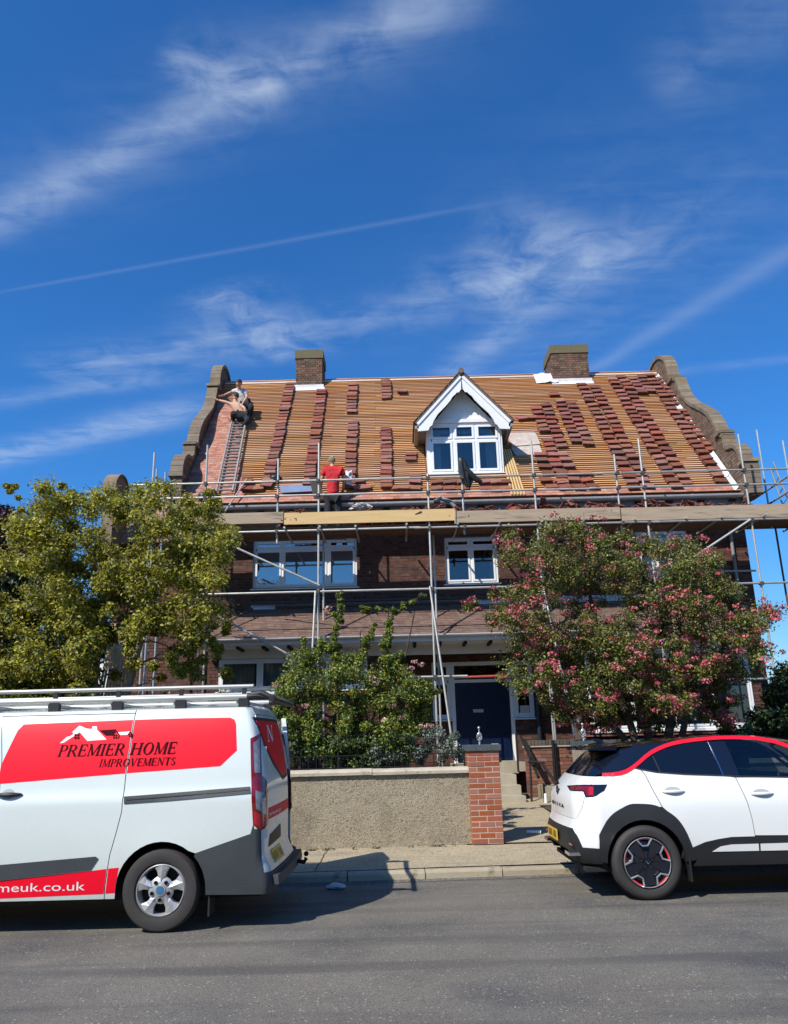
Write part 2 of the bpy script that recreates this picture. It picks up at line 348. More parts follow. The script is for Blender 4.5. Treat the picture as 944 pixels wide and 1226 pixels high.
mGut = mat('gutter_grit', (.075, .07, .06), (.13, .12, .10), 4, .95, .8, 60)
add_speckle(mGut, 80, .8, (.25, .23, .19))
struct(gutter_line().build('gutter', mGut))
for x_ in (-4.6, -1.05, 2.45, 6.1):
    m = MB(); n_ = 14; vs = []
    for i in range(n_+1):
        t = i/n_; y_ = kerbY(x_)+.16+t*1.7; xx = x_+.02*noise.noise(Vector((t*6, x_, 0))); wv_ = .006+.006*abs(noise.noise(Vector((t*9, x_, 3)))); vs += [(xx-wv_, y_, paveZ(xx, y_)+.004), (xx+wv_, y_, paveZ(xx, y_)+.004)]
    m.add(vs, [(2*i, 2*i+1, 2*i+3, 2*i+2) for i in range(n_)]); struct(m.build('pavement_joint', mSoil))
# garden soil behind the walls, path through the gate
struct(MB().add([(-40, 12.3, .30), (.8, 12.3, .30), (.8, 19, .35), (-40, 19, .35)], [(0, 1, 2, 3)]).build('garden_soil', mSoil))
struct(MB().add([(2.6, 12.3, .30), (40, 12.3, .30), (40, 19, .35), (2.6, 19, .35)], [(0, 1, 2, 3)]).build('garden_soil', mSoil))
def pathZ(x, y): return max(paveZ(x, y), .135)+.008+max(0, y-12.3)*.042
struct(sheet('garden_path', mPave, .9, 4.2, lambda x: 12.05, lambda x: 16.8, pathZ, 12, 12))
# ---------------------------------------------------------------- street garden wall
WA = .055                                     # askew angle of the wall line
def wallM(x, y=12.02): return Matrix.Translation((x, y, 0)) @ Matrix.Rotation(WA, 4, 'Z')
gw = thing('garden_wall', 'tan pebbledashed garden wall with a pale coping and low black railing left of the brick gate pier', 'wall', (0, 12.0, .1))
M = wallM(.99, 12.10)
xw = [0.0]
mb = MB()
nx, nz_ = 700, 70
vs = []; fs = []
for i in range(nx+1):
    for j in range(nz_+1):
        x = -14+14*i/nx; z = .05+1.05*j/nz_
        d = .004*noise.noise(Vector((x*22, z*22, 3)))+.005*noise.noise(Vector((x*48, z*48, 1)))+.02*max(0, .18-(z-.1))*0
        if z < .2: d += .02*(.2-z)/.1*abs(noise.noise(Vector((x*6, z*5, 9))))
        vs.append(M @ Vector((x, -d, z)))
for i in range(nx):
    for j in range(nz_): a = i*(nz_+1)+j; fs.append((a, a+nz_+1, a+nz_+2, a+1))
mb.add(vs, fs); mb.box((-14, .03, 0), (0, .22, 1.10), M=M)
mb.build('render_face', mDash, gw, smooth=True)
x = 0.0; i = 0
while x > -14:
    L = random.uniform(1.0, 1.5); m = MB(); dz = random.uniform(-.004, .004)
    m.prism([(-.05, 1.10), (-.055, 1.14), (-.04, 1.165), (.09, 1.185), (.25, 1.165), (.26, 1.10)], x-L+.004, x-.004, lambda u, v, t: M @ Vector((t, u, v+dz)))
    m.build('coping_stone', mCoping, gw); x -= L
rl = MB()
xs = np.arange(-9, -.05, .115)
for xx in xs: rl.tube([M @ Vector((xx, .16, 1.15)), M @ Vector((xx, .16, 1.37))], .006, 5)
rl.tube([M @ Vector((-9, .16, 1.37)), M @ Vector((-.02, .16, 1.37))], .008, 6); rl.tube([M @ Vector((-9, .16, 1.20)), M @ Vector((-.02, .16, 1.20))], .006, 6)
for xx in (-.03, -1.9, -3.8, -5.7): rl.box((xx-.012, .15, 1.1), (xx+.012, .17, 1.42), M=M)
rl.build('railing', mBlackIron, gw)
# right-hand stretch of the wall behind the car
gw2 = thing('garden_wall', 'stretch of tan pebbledashed garden wall running behind the white car', 'wall', (6, 12.4, .1))
M2 = wallM(2.72+.46, 12.19)
MB().box((0, 0, 0), (22, .2, 1.12), M=M2).build('render_face', mDash, gw2)
for i in range(17): MB().box((i*1.25+.004, -.04, 1.122), (i*1.25+1.246, .24, 1.18), M=M2).build('coping_stone', mCoping, gw2)
# ---------------------------------------------------------------- gate piers
BL, BH = .215, .062
def brick_pier(name, label, Mx, courses, z0, w=.445):
    t = thing(name, label, 'pier', Mx @ Vector((w/2, w/2, z0)))
    t_h = courses*.0742
    MB().box((.0045, .0045, z0), (w-.0045, w-.0045, z0+t_h), M=Mx).build('mortar_core', mPierMortar, t)
    me = {}
    def bmesh_(L):
        if L in me: return me[L]
        m = MB(); m.box((-L/2, -.05, -BH/2), (L/2, .05, BH/2)); r = m.mesh('brick', mPierBrick)
        bm = bmesh.new(); bm.from_mesh(r); bmesh.ops.bevel(bm, geom=bm.edges[:], offset=.004, segments=1, affect='EDGES'); bm.to_mesh(r); bm.free()
        me[L] = r; return r
    for c in range(courses):
        z = z0+.0371+c*.0742; q = (w-.010)
        if c % 2: segs = [(0, .105), (.115, .33), (.34, w)]
        else: segs = [(0, .2175), (.2275, w)]
        for a, b in segs:
            for side in range(4):
                if side == 2 and False: continue
                ax = (a+b)/2; L = round(b-a, 4)
                A = Matrix.Translation((w/2, w/2, 0)) @ Matrix.Rotation(side*PI/2, 4, 'Z') @ Matrix.Translation((-w/2, -w/2, 0))
                if side in (1, 3):   # side faces: only one stretcher and a half so that corners do not overlap
                    if c % 2: 
                        if (a, b) != (.115, .33): continue
                    else: 
                        if a == 0: ax = .165; L = .105
                        else: ax = .28; L = .105
                o = link('brick', bmesh_(L), t)
                o.matrix_basis = Mx @ A @ Matrix.Translation((ax, .05+random.uniform(-.003, .003), z)) @ Matrix.Rotation(random.uniform(-.006, .006), 4, 'Z')
    zt = z0+t_h
    for a, b in ((-.03, .105), (.112, .325), (.332, w+.03)):
        for y0, y1 in ((-.03, .21), (.217, w+.03)):
            MB().box((a, y0, zt+.004), (b, y1, zt+.085), M=Mx).build('coping_brick', mCope, t)
    MB().box((-.02, -.02, zt), (w+.02, w+.02, zt+.075), M=Mx).build('coping_mortar', mPierMortar, t)
    return t, zt+.085
def finial(parent_label, Mx, c, z):
    t = thing('finial', parent_label, 'finial', Mx @ Vector((*c, z)))
    o = Mx @ Vector((*c, z)); mS = mFin
    MB().tube([o, o+Vector((0, 0, .05))], .012, 8).build('stem', mS, t)
    for k in range(6):
        pts = []
        for i in range(13):
            s = i/12; a = 2*PI*k/6+s*PI*1.1; r = .008+.034*math.sin(PI*s); pts.append(o+Vector((r*math.cos(a), r*math.sin(a), .045+.13*s)))
        MB().tube(pts, .0055, 5).build('twisted_bar', mS, t, smooth=True)
    MB().tube([o+Vector((0, 0, .172)), o+Vector((0, 0, .225))], .008, 8).build('stem', mS, t)
    pr = [(.0001, -.02)]+[(.02*math.cos(a), .02*math.sin(a)) for a in np.linspace(-1.2, 1.2, 7)]+[(.0001, .02)]
    MB().lathe(pr, o+Vector((0, 0, .24)), 12).build('ball', mS, t, smooth=True)
mFin = mat('silver_finial_paint', (.62, .62, .60), (.45, .45, .43), 12, .35, metal=.5)
PM = wallM(.995, 12.0)
pier, pz = brick_pier('gate_pier', 'red brick gate pier with blue brick coping at the end of the pebbledashed wall', PM, 17, .135)
finial('silver twisted basket finial with a ball on the left gate pier', PM, (.20, .2), pz)
MB().box((.36, .08, pz), (.46, .12, pz+.012), M=PM @ Matrix.Translation((.0, 0, .0)) @ Matrix.Rotation(0, 4, 'Z')).build('bracket', mFin, pier)
PM2 = wallM(2.66, 12.10)
mPier2 = mPierBrick
pier2, pz2 = brick_pier('gate_pier', 'pale cement faced gate pier with blue brick coping beside the rear of the white car', PM2, 17, .15, .46)
MB().box((-.012, -.02, .12), (.472, .48, .15+17*.0742), M=PM2).build('cement_face', mDash, pier2)
finial('silver twisted basket finial on the right gate pier behind the car', PM2, (.10, .2), pz2)
# white pipe and bits lying on the path
pw = at(650, 1000, 12.9)
# ---------------------------------------------------------------- the house
WY = 19.0; GX0, GX1 = XL-.27, XR+.29          # outer faces of the gable walls
house = thing('house', 'dark brick house being reroofed, with curved gables, white dormer and bare battened roof', 'house', (1.6, 19, 0))
wall = MB()
def win_rect(x0, y0, x1, y1, Y=WY):
    a, b = at((x0+x1)/2, y0, Y), at((x0+x1)/2, y1, Y); l, r = at(x0, (y0+y1)/2, Y), at(x1, (y0+y1)/2, Y)
    return [l.x, b.z, r.x, a.z]
W1 = win_rect(303, 645, 427.5, 703); W2 = win_rect(533, 642.5, 596, 698); W3 = win_rect(764, 634, 826, 692)
DR = win_rect(541.5, 792, 616, 912); DR[1] = 1.02
SLs = [win_rect(527, 795, 541, 861), win_rect(612.5, 795, 631, 859)]
BWL = win_rect(262, 781, 440, 826, 18.2)       # left bay window
BWR = win_rect(706, 828, 905, 873, 18.2)
SL0 = [DR[0]-.44, SLs[1][1], DR[0], SLs[1][3]]; SL1 = [DR[2], SLs[1][1], DR[2]+.47, SLs[1][3]]
top = max(SL1[3], DR[3]); SL0[3] = SL1[3] = DR[3] = top
holes = [W1, W2, W3, DR, SL0, SL1]
def rects_minus(x0, z0, x1, z1, holes):
    xs = sorted({x0, x1, *[h[0] for h in holes], *[h[2] for h in holes]}); out = []
    xs = [x for x in xs if x0 <= x <= x1]
    for a, b in zip(xs, xs[1:]):
        hs = sorted([(h[1], h[3]) for h in holes if h[0] <= (a+b)/2 <= h[2]]); z = z0
        for l, h in hs:
            if l > z: out.append((a, z, b, l))
            z = max(z, h)
        if z < z1: out.append((a, z, b, z1))
    return out
WT = 7.0
for a, z, b, z1 in rects_minus(GX0, 0, GX1, WT, holes): wall.box((a, WY-.001, z), (b, WY+.28, z1))
for x in (GX0, GX1-.28): wall.box((x+.002, WY+.28, 0), (x+.278, 27.5, WT-.002))
wall.box((GX0, 27.5, 0), (GX1, 27.78, WT))
front = wall.build('wall', mMortarD, house)
def inside(x0, z0, x1, z1, holes): return any(x1 > h[0]-.001 and x0 < h[2]+.001 and z1 > h[1]+.001 and z0 < h[3]-.001 for h in holes)
# bricks: English bond, the largest-looking 300 as objects and the others joined
brick_me = {}
def bm_(L, mtl=mBrick):
    L = round(L, 3)
    if (L, mtl.name) not in brick_me: brick_me[(L, mtl.name)] = MB().box((-L/2, -.006, -.0325), (L/2, .05, .0325)).mesh('brick', mtl)
    return brick_me[(L, mtl.name)]
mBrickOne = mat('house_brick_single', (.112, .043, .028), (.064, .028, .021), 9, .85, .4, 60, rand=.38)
def brickwork(x0, x1, z0, z1, Y, holes, parent, single=lambda x, z: False, name='brickwork', mtl=mBrick, limit=300, conv=None):
    m = MB(); n = 0; rows = int((z1-z0)/.075)
    for r in range(rows):
        z = z0+r*.075+.0375; head = r % 2; L = .1025 if head else .215; st = L+.01
        x = x0+(.056 if head else 0)-st*1
        while x < x1:
            a, b = max(x, x0+.002), min(x+L, x1-.002); x += st
            if b-a < .03: continue
            for h in holes:
                if z+.03 > h[1] and z-.03 < h[3]:
                    if a < h[0] < b: b = h[0]-.004
                    elif a < h[2] < b: a = h[2]+.004
            if b-a < .03 or inside(a, z-.03, b, z+.03, holes): continue
            dy = random.uniform(-.003, .003)
            if single((a+b)/2, z) and n < limit:
                link('brick', bm_(b-a, mBrickOne), parent, ((a+b)/2, Y+dy, z)); n += 1
            else: m.box((a, Y-.006+dy, z-.0325), (b, Y+.05, z+.0325))
    o = m.build(name, mtl, parent); o['kind'] = 'stuff'; return n
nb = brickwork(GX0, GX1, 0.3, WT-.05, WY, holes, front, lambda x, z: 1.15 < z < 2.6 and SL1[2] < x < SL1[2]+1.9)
for x, s in ((GX0, -1), (GX1, 1)):     # gable end walls seen from the side
    m = MB()
    for r in range(90):
        z = .3+r*.075+.0375; y = WY+.03+(.056 if r % 2 else 0); L = .1025 if r % 2 else .215
        while y < 27.6:
            m.box((x-.006 if s < 0 else x-.05, y, z-.0325), (x+.05 if s < 0 else x+.006, min(y+L, 27.6), z+.0325)); y += L+.01
    o = m.build('brickwork', mBrick, front); o['kind'] = 'stuff'
# inside: floors and a back wall so that the windows look into rooms
m = MB(); m.box((GX0+.3, 21.6, .9), (GX1-.3, 21.7, 6.9)); m.box((GX0+.3, WY+.29, 4.05), (GX1-.3, 21.6, 4.2)); m.box((GX0+.3, WY+.29, .85), (GX1-.3, 21.6, .98)); m.box((GX0+.3, WY+.3, 6.8), (GX1-.3, 21.6, 6.9))
m.build('room', mRoom, house)
# ---- windows
def window(r, cols, transom=None, Y=WY+.07, parent=house, fw=.055, sash=.045, curtains=(), cill=True, depth=.07, name='window', glassm=mGlass, bot=True):
    x0, z0, x1, z1 = r; f = MB()
    f.box((x0, Y, z0), (x0+fw, Y+depth, z1)); f.box((x1-fw, Y, z0), (x1, Y+depth, z1))
    f.box((x0+fw, Y+.001, z1-fw), (x1-fw, Y+depth, z1)); f.box((x0+fw, Y+.001, z0), (x1-fw, Y+depth, z0+fw))
    cs = [x0+fw]+[x0+fw+(x1-x0-2*fw)*c for c in cols]+[x1-fw]
    for c in cs[1:-1]: f.box((c-fw/2, Y+.002, z0+fw), (c+fw/2, Y+depth, z1-fw))
    win = f.build(name, mWhite, parent)
    zt = z0+(z1-z0)*transom if transom else None
    if zt: 
        for a, b in zip(cs, cs[1:]): MB().box((a+fw/2, Y+.004, zt-fw/2), (b-fw/2, Y+depth-.002, zt+fw/2)).build('transom', mWhite, win)
    for i, (a, b) in enumerate(zip(cs, cs[1:])):
        a += 0 if i == 0 else fw/2; b -= 0 if i == len(cs)-2 else fw/2
        spans = [(z0+fw, (zt-fw/2) if zt else z1-fw)]+([(zt+fw/2, z1-fw)] if zt else [])
        for l, h in spans:
            s = MB(); s.box((a+.002, Y-.014, l+.002), (a+sash, Y+.04, h-.002)); s.box((b-sash, Y-.014, l+.002), (b-.002, Y+.04, h-.002))
            s.box((a+sash, Y-.013, h-sash), (b-sash, Y+.04, h-.002)); s.box((a+sash, Y-.013, l+.002), (b-sash, Y+.04, l+sash))
            s.build('sash', mWhite, win)
            MB().box((a+sash-.004, Y+.018, l+sash-.004), (b-sash+.004, Y+.024, h-sash+.004)).build('pane', glassm, win)
    if cill: MB().prism([(Y-.09, z0-.045), (Y-.09, z0-.02), (Y+.05, z0-.002), (Y+.05, z0-.045)], x0-.05, x1+.05, lambda u, v, t: (t, u, v)).build('sill', mWhite, win)
    for (a, b, h) in curtains:       # fractions of the width, hanging from the top
        c = MB(); n = 40; xa, xb = x0+(x1-x0)*a, x0+(x1-x0)*b; vs = []
        for i in range(n+1):
            xx = xa+(xb-xa)*i/n; yy = Y+.17+.022*math.sin(i*1.15)+.008*math.sin(i*2.9)
            vs += [(xx, yy, z1-.03), (xx, yy+.01, z1-(z1-z0)*h)]
        c.add(vs, [(2*i, 2*i+2, 2*i+3, 2*i+1) for i in range(n)]); c.build('curtain', mCurtain, win, smooth=True)
    return win
mSkyReflect = mat('sky_reflection_colour', (.70, .78, .84), (.62, .70, .77), 3, .8)
mGlassR = glass('bright_window_glass', (.86, .88, .89), .20)
w1 = window(W1, (.27, .73), .80, glassm=mGlassR, curtains=((.02, .12, 1), (.88, .98, 1)))
MB().box((W1[0]+.1, WY+.105, W1[1]+.05), (W1[2]-.1, WY+.115, W1[1]+(W1[3]-W1[1])*.74)).build('reflection_sheet', mSkyReflect, w1)  # pale sheet added behind the panes, its colour imitating reflected sky
w2 = window(W2, (.5,), .78, curtains=((.86, .97, 1),))
w3 = window(W3, (.33, .67), .78, curtains=((.03, .3, 1), (.7, .97, 1)))
# ---- lean-to roof with hip, gutter and soffit
LE, LT = at(500, 760, 17.5), at(500, 725, 19.0)
lz0, lz1 = LE.z, LT.z; LY0 = 17.5; lx0 = at(236, 770, 17.5).x; lx1 = at(880, 750, 17.5).x; hx = at(306, 731, 19).x
lt = MB(); lt.add([(lx0, LY0, lz0), (lx1, LY0, lz0), (lx1-.9, WY, lz1), (hx, WY, lz1), (lx0, WY-.05, lz0), (lx1, WY-.05, lz0)], [(0, 1, 2, 3), (0, 3, 4), (1, 5, 2)])
lean = lt.build('lean_to_roof', mDark, house)
sl_len = math.hypot(WY-LY0, lz1-lz0); la = math.atan2(lz1-lz0, WY-LY0); nrow = int(sl_len/.10)
m = MB(); single = 0; tile_me = MB().box((-.081, -.0, 0), (.081, .13, .013)).mesh('tile', mTileBr)
for r in range(nrow):
    s = r*.10; y = LY0-.03+s*math.cos(la); z = lz0+s*math.sin(la)+.012
    f = (s/sl_len); xa, xb = lx0+(hx-lx0)*f-.05, lx1-.9*f+.05; x = xa+(r % 2)*.0825
    while x < xb:
        A = Matrix.Translation((x+.08, y, z+random.uniform(0, .004))) @ Matrix.Rotation(la-.08, 4, 'X') @ Matrix.Rotation(random.uniform(-.01, .01), 4, 'Z')
        m.box((-.081, 0, 0), (.081, .13, .013), M=A); x += .1655
o = m.build('tiling', mTileBr, lean); o['kind'] = 'stuff'
m = MB(); n_h = 14                # hip tiles
for i in range(n_h):
    f0, f1 = i/n_h, (i+1.1)/n_h
    p0 = Vector((lx0+(hx-lx0)*f0-.02, LY0+(WY-LY0)*f0, lz0+(lz1-lz0)*f0+.03)); p1 = Vector((lx0+(hx-lx0)*f1-.02, LY0+(WY-LY0)*f1, lz0+(lz1-lz0)*f1+.06))
    m2 = MB().tube([p0, p1], [.05, .038], 8); m2.build('hip_tile', mTileBr, lean)
m = MB(); m.prism([(WY-.10, lz1-.02), (WY-.10, lz1+.02), (WY-.012, lz1+.14), (WY-.012, lz1+.0)], hx-.1, lx1-.9, lambda u, v, t: (t, u, v)); m.build('lead_flashing', mLead, lean)
def halfgutter(name, x0, x1, Y, z, r=.06, parent=house, mt=mGreyTrim):
    m = MB(); pr = []
    for k in range(9): a = PI+PI*k/8; pr.append((Y-r+r*math.cos(a)+.0, z+r*math.sin(a)))
    pr += [(Y-.006, z), (Y-.006-0, z-.001)]
    for k in range(9): a = 2*PI-PI*k/8; pr.append((Y-r+(r-.006)*math.cos(a), z+(r-.006)*math.sin(a)))
    m.prism(pr, x0, x1, lambda u, v, t: (t, u, v)); g_ = m.build(name, mt, parent, smooth=True)
    x = x0+1.1
    while x < x1:
        c = MB(); pr2 = [(Y-r+(r+.006)*math.cos(PI+PI*k/8), z+.002+(r+.006)*math.sin(PI+PI*k/8)) for k in range(9)]
        c.prism(pr2, x-.03, x+.03, lambda u, v, t: (t, u, v)); c.build('gutter_joint', mt, g_); x += 1.9
    return g_
halfgutter('lean_to_gutter', lx0-.05, lx1+.05, LY0-.02, lz0+.0, .055, mt=mWhiteWood)
m = MB(); m.box((lx0, LY0+.01, lz0-.14), (lx1, LY0+.035, lz0-.015)); m.build('fascia_board', mWhiteWood, house)
m = MB(); m.box((lx0, LY0+.036, lz0-.15), (lx1, WY-.01, lz0-.135)); m.build('soffit', mWhiteWood, house)
MB().box((lx0+.25, 18.2, lz0-.36), (lx1-.1, 18.32, lz0-.152)).build('bressummer', mWhiteWood, house)
for i in range(22): MB().box((lx0+.3+i*.56, LY0+.05, lz0-.21), (lx0+.36+i*.56, 18.19, lz0-.152)).build('rafter_end', mDark, house)
# bays below: brick dwarf walls, white windows
for (r, cols, cur) in ((BWL, (.27, .5, .75), ((.02, .23, 1), (.29, .47, 1), (.53, .7, 1), (.77, .98, 1))), (BWR, (.25, .5, .75), ((.02, .10, 1), (.13, .22, 1), (.27, .36, 1), (.39, .48, 1), (.53, .73, 1), (.77, .86, 1), (.90, .98, 1)))):
    r = list(r); r[3] = min(r[3], lz0-.37) if r is BWL else lz0-.37
    window(r, cols, None, Y=18.22, cill=True, curtains=cur)
    x0, z0, x1, z1 = r
    b = MB(); b.box((x0-.24, 18.262, .3), (x1+.24, WY, z0-.05)); bay = b.build('bay_wall', mMortarD, house)
    brickwork(x0-.24, x1+.24, .3, z0-.06, 18.255, [], bay)
    b = MB(); b.box((x0-.24, 18.262, z0-.05), (x0-.01, WY, lz0-.37)); bp = b.build('bay_pier', mMortarD, house); b = MB(); b.box((x1+.01, 18.262, z0-.05), (x1+.24, WY, lz0-.37)); bp2_ = b.build('bay_pier', mMortarD, house)
    brickwork(x0-.24, x0-.01, z0-.05, lz0-.37, 18.255, [], bp); brickwork(x1+.01, x1+.24, z0-.05, lz0-.37, 18.255, [], bp2_)
    for i in range(int((x1-x0+.3)/.17)):        # creasing tiles under the sill
        MB().box((x0-.15+i*.17, 18.10, z0-.115), (x0-.15+i*.17+.162, 18.25, z0-.085), M=Matrix.Identity(4)).build('sill_tile', mTileOld, bay)
# ---- front door with side lights
x0, z0, x1, z1 = DR
ds = MB(); fw = .085
ds.box((x0, WY-.02, z0), (x0+fw, WY+.12, z1)); ds.box((x1-fw, WY-.02, z0), (x1, WY+.12, z1)); ds.box((x0+fw, WY-.019, z1-fw), (x1-fw, WY+.12, z1))
zf = at(570, 817, WY).z
ds.box((x0+fw, WY-.018, zf), (x1-fw, WY+.12, zf+.07)); df = ds.build('door_frame', mWhiteWood, house)
MB().box((x0+fw, WY+.05, zf+.07), (x1-fw, WY+.056, z1-fw)).build('fanlight', mGlassDk, df)
d = MB(); dx0, dx1 = x0+fw+.004, x1-fw-.004; d.box((dx0, WY+.04, z0+.01), (dx1, WY+.085, zf-.004)); door = d.build('door', mBlueDoor, df)
dw = dx1-dx0; dh = zf-z0
for (a, b, c, e) in ((.10, .46, .08, .40), (.54, .90, .08, .40), (.10, .46, .46, .72), (.54, .90, .46, .72), (.10, .90, .78, .94)):
    m = MB(); X0, X1, Z0, Z1 = dx0+dw*a, dx0+dw*b, z0+dh*c, z0+dh*e
    for q in ((X0, Z0, X1, Z0+.025), (X0, Z1-.025, X1, Z1), (X0, Z0+.025, X0+.025, Z1-.025), (X1-.025, Z0+.025, X1, Z1-.025)): m.box((q[0], WY+.028, q[1]), (q[2], WY+.0402, q[3]))
    m.build('panel_moulding', mBlueDoor, door)
lp = at(573, 851, WY+.03)
MB().box((lp.x-.12, WY+.022, lp.z-.035), (lp.x+.12, WY+.0401, lp.z+.035)).build('letter_plate', mFin, door)
window(SL0, (), .66, Y=WY, parent=house, cill=True, glassm=mGlassDk, name='side_light'); sr = window(SL1, (), .66, Y=WY, parent=house, cill=True, glassm=mGlassDk, name='side_light')
mCard = mat('paper_notice', (.55, .52, .42), (.5, .47, .4), 5, .9)
MB().box((SL1[0]+.14, WY+.012, SL1[1]+.10), (SL1[0]+.36, WY+.016, SL1[1]+.27)).build('paper_notice', mCard, sr)
# entrance sign left of the door
pl = at(488, 826, WY-.02); MB().box((pl.x-.19, WY-.035, pl.z-.13), (pl.x+.19, WY-.012, pl.z+.12)).build('name_plate', mat('grey_plate', (.22, .24, .26), (.18, .2, .22), 5, .6), house)
# dark downpipe right of the door
p1 = at(641, 800, WY-.1); MB().tube([(p1.x, WY-.09, 1.1), (p1.x, WY-.09, lz0-.2)], .055, 10).build('downpipe', mat('navy_pipe', (.012, .02, .035), (.01, .018, .03), 4, .4), house)
p1 = at(877, 650, WY-.1); MB().tube([(p1.x, WY-.07, lz1), (p1.x, WY-.07, 6.7)], .04, 10).build('downpipe', mFascia, house)
# horizontal service pipes above the lean-to
for (xa, ya, xb, yb) in ((300, 722, 625, 716), (330, 727, 560, 720)):
    a, b = at(xa, ya, WY-.12), at(xb, yb, WY-.12); MB().tube([a, (b.x, a.y, a.z)], .04, 8).build('lead_roll', mCoupler, house)
# ---- main gutter and fascia
m = MB(); m.box((XL-.15, EY+.10, EZ-.42), (XR+.1, WY-.015, EZ-.36)); m.build('soffit', mFascia, house)
m = MB(); m.box((XL-.15, EY+.06, EZ-.37), (XR+.1, EY+.10, EZ-.06)); m.build('fascia_board', mFascia, house)
halfgutter('main_gutter', XL-.1, XR+.35, EY+.03, EZ-.05, .085)
i = 0; x = XL+.4
while x < XR: MB().box((x, EY-.02, EZ-.20), (x+.16, EY+.059, EZ-.165)).build('gutter_bracket', mDark, house); x += .76
# ---- roof slab, underlay, battens
roof = MB(); T = .16
roof.prism([(EY+.1, roofz(EY+.1)-.02), (RY, RZ-.02), (2*RY-EY, EZ-.02), (2*RY-EY, EZ-.3), (RY, RZ-.3), (EY+.1, roofz(EY+.1)-.3)], XL-.1, XR+.1, lambda u, v, t: (t, u, v))
roof = roof.build('roof', mFelt, house)
SLEN = (RY-EY)/math.cos(RA); nbat = int(SLEN/.1)
dcs = [Vector((0, 0))]
# dormer position (needed to cut the battens)
DY = atroof(555, 568).y; dl, dr_ = at(513, 540, DY).x, at(601, 540, DY).x; dtop = at(557, 447, DY-.35).z; dbase = roofz(DY); deave = at(612, 506, DY-.35).z; dex0, dex1 = at(499, 508, DY-.35).x, at(612.5, 506, DY-.35).x
dcx = (dex0+dex1)/2
bat_me = {}
def batten_me(L, mt):
    k = (round(L, 2), mt.name)
    if k not in bat_me:
        m = MB(); n = max(1, int(L/.9)); m.box((0, 0, 0), (k[0], .040, .026)); bat_me[k] = m.mesh('batten', mt)
    return bat_me[k]
for i in range(nbat+1):
    s = .04+i*.1; y = EY+.08+s*math.cos(RA); z = roofz(y); spans = [(XL-.05, XR+.02)]
    if DY < y < DY+2.9 :
        zz = z; half = (dr_-dl)/2+.05 if zz < deave else max(0, (dex1-dex0)/2*(dtop-zz)/(dtop-deave)-.0)
        if half > .05: spans = [(XL-.05, dcx-half), (dcx+half, XR+.02)]
    for a, b in spans:
        cuts = [a]; x = a
        while b-x > 5.5: x += random.choice((3.6, 4.2, 4.8, 3.9)); cuts.append(x)
        cuts.append(b)
        for p, q_ in zip(cuts, cuts[1:]):
            old = z > roofz(EY)+3.0 or random.random() < .25
            o = link('batten', batten_me(round(q_-p-.005, 2), mBattenO if (old and random.random() < .7) else mBatten), roof)
            o.matrix_basis = Matrix.Translation((p, y, z-.006)) @ Matrix.Rotation(RA, 4, 'X') @ Matrix.Rotation(random.uniform(-.0015, .0015), 4, 'Z')
# ridge board
MB().box((XL-.05, RY-.03, RZ-.08), (XR+.02, RY+.03, RZ+.02)).build('ridge_board', mTin, roof)
# rafters seen at back (rear slope plain)
# ---- laid tiles: eaves courses and the triangle beside the left gable
def laid(regions, name):
    m = MB()
    for (r0, r1, xa, xb) in regions:
        for r in range(r0, r1):
            y = EY+.03+(.04+r*.1)*math.cos(RA)-.05; z = roofz(y)+.045
            A0 = xa(r) if callable(xa) else xa; B0 = xb(r) if callable(xb) else xb; x = A0+(r % 2)*.0825-.08
            while x < B0:
                x_ = max(x, A0)
                A = Matrix.Translation((x_, y, z+random.uniform(0, .006))) @ Matrix.Rotation(RA-.06, 4, 'X') @ Matrix.Rotation(random.uniform(-.015, .015), 4, 'Z')
                m.box((0, 0, 0), (min(.162, B0-x_+.04), .20, .012), M=A); x += .1655
    o = m.build(name, mTileNew, roof); o['kind'] = 'stuff'
xA, xB = atroof(287, 592).x, atroof(280, 500).x
def edge(r):
    s = (.04+r*.1)/SLEN; x_at_bottom = atroof(284, 592).x; t = (roofz(EY+.08+(.04+r*.1)*math.cos(RA))-EZ)
    p0, p1 = atroof(285, 592), atroof(281, 497)
    y = EY+.08+(.04+r*.1)*math.cos(RA); return p0.x+(p1.x-p0.x)*(y-p0.y)/(p1.y-p0.y)+(.08 if (r//2) % 2 else -.03)
laid([(0, 2, XL, XR), (2, 55, XL, edge)], 'tiling')
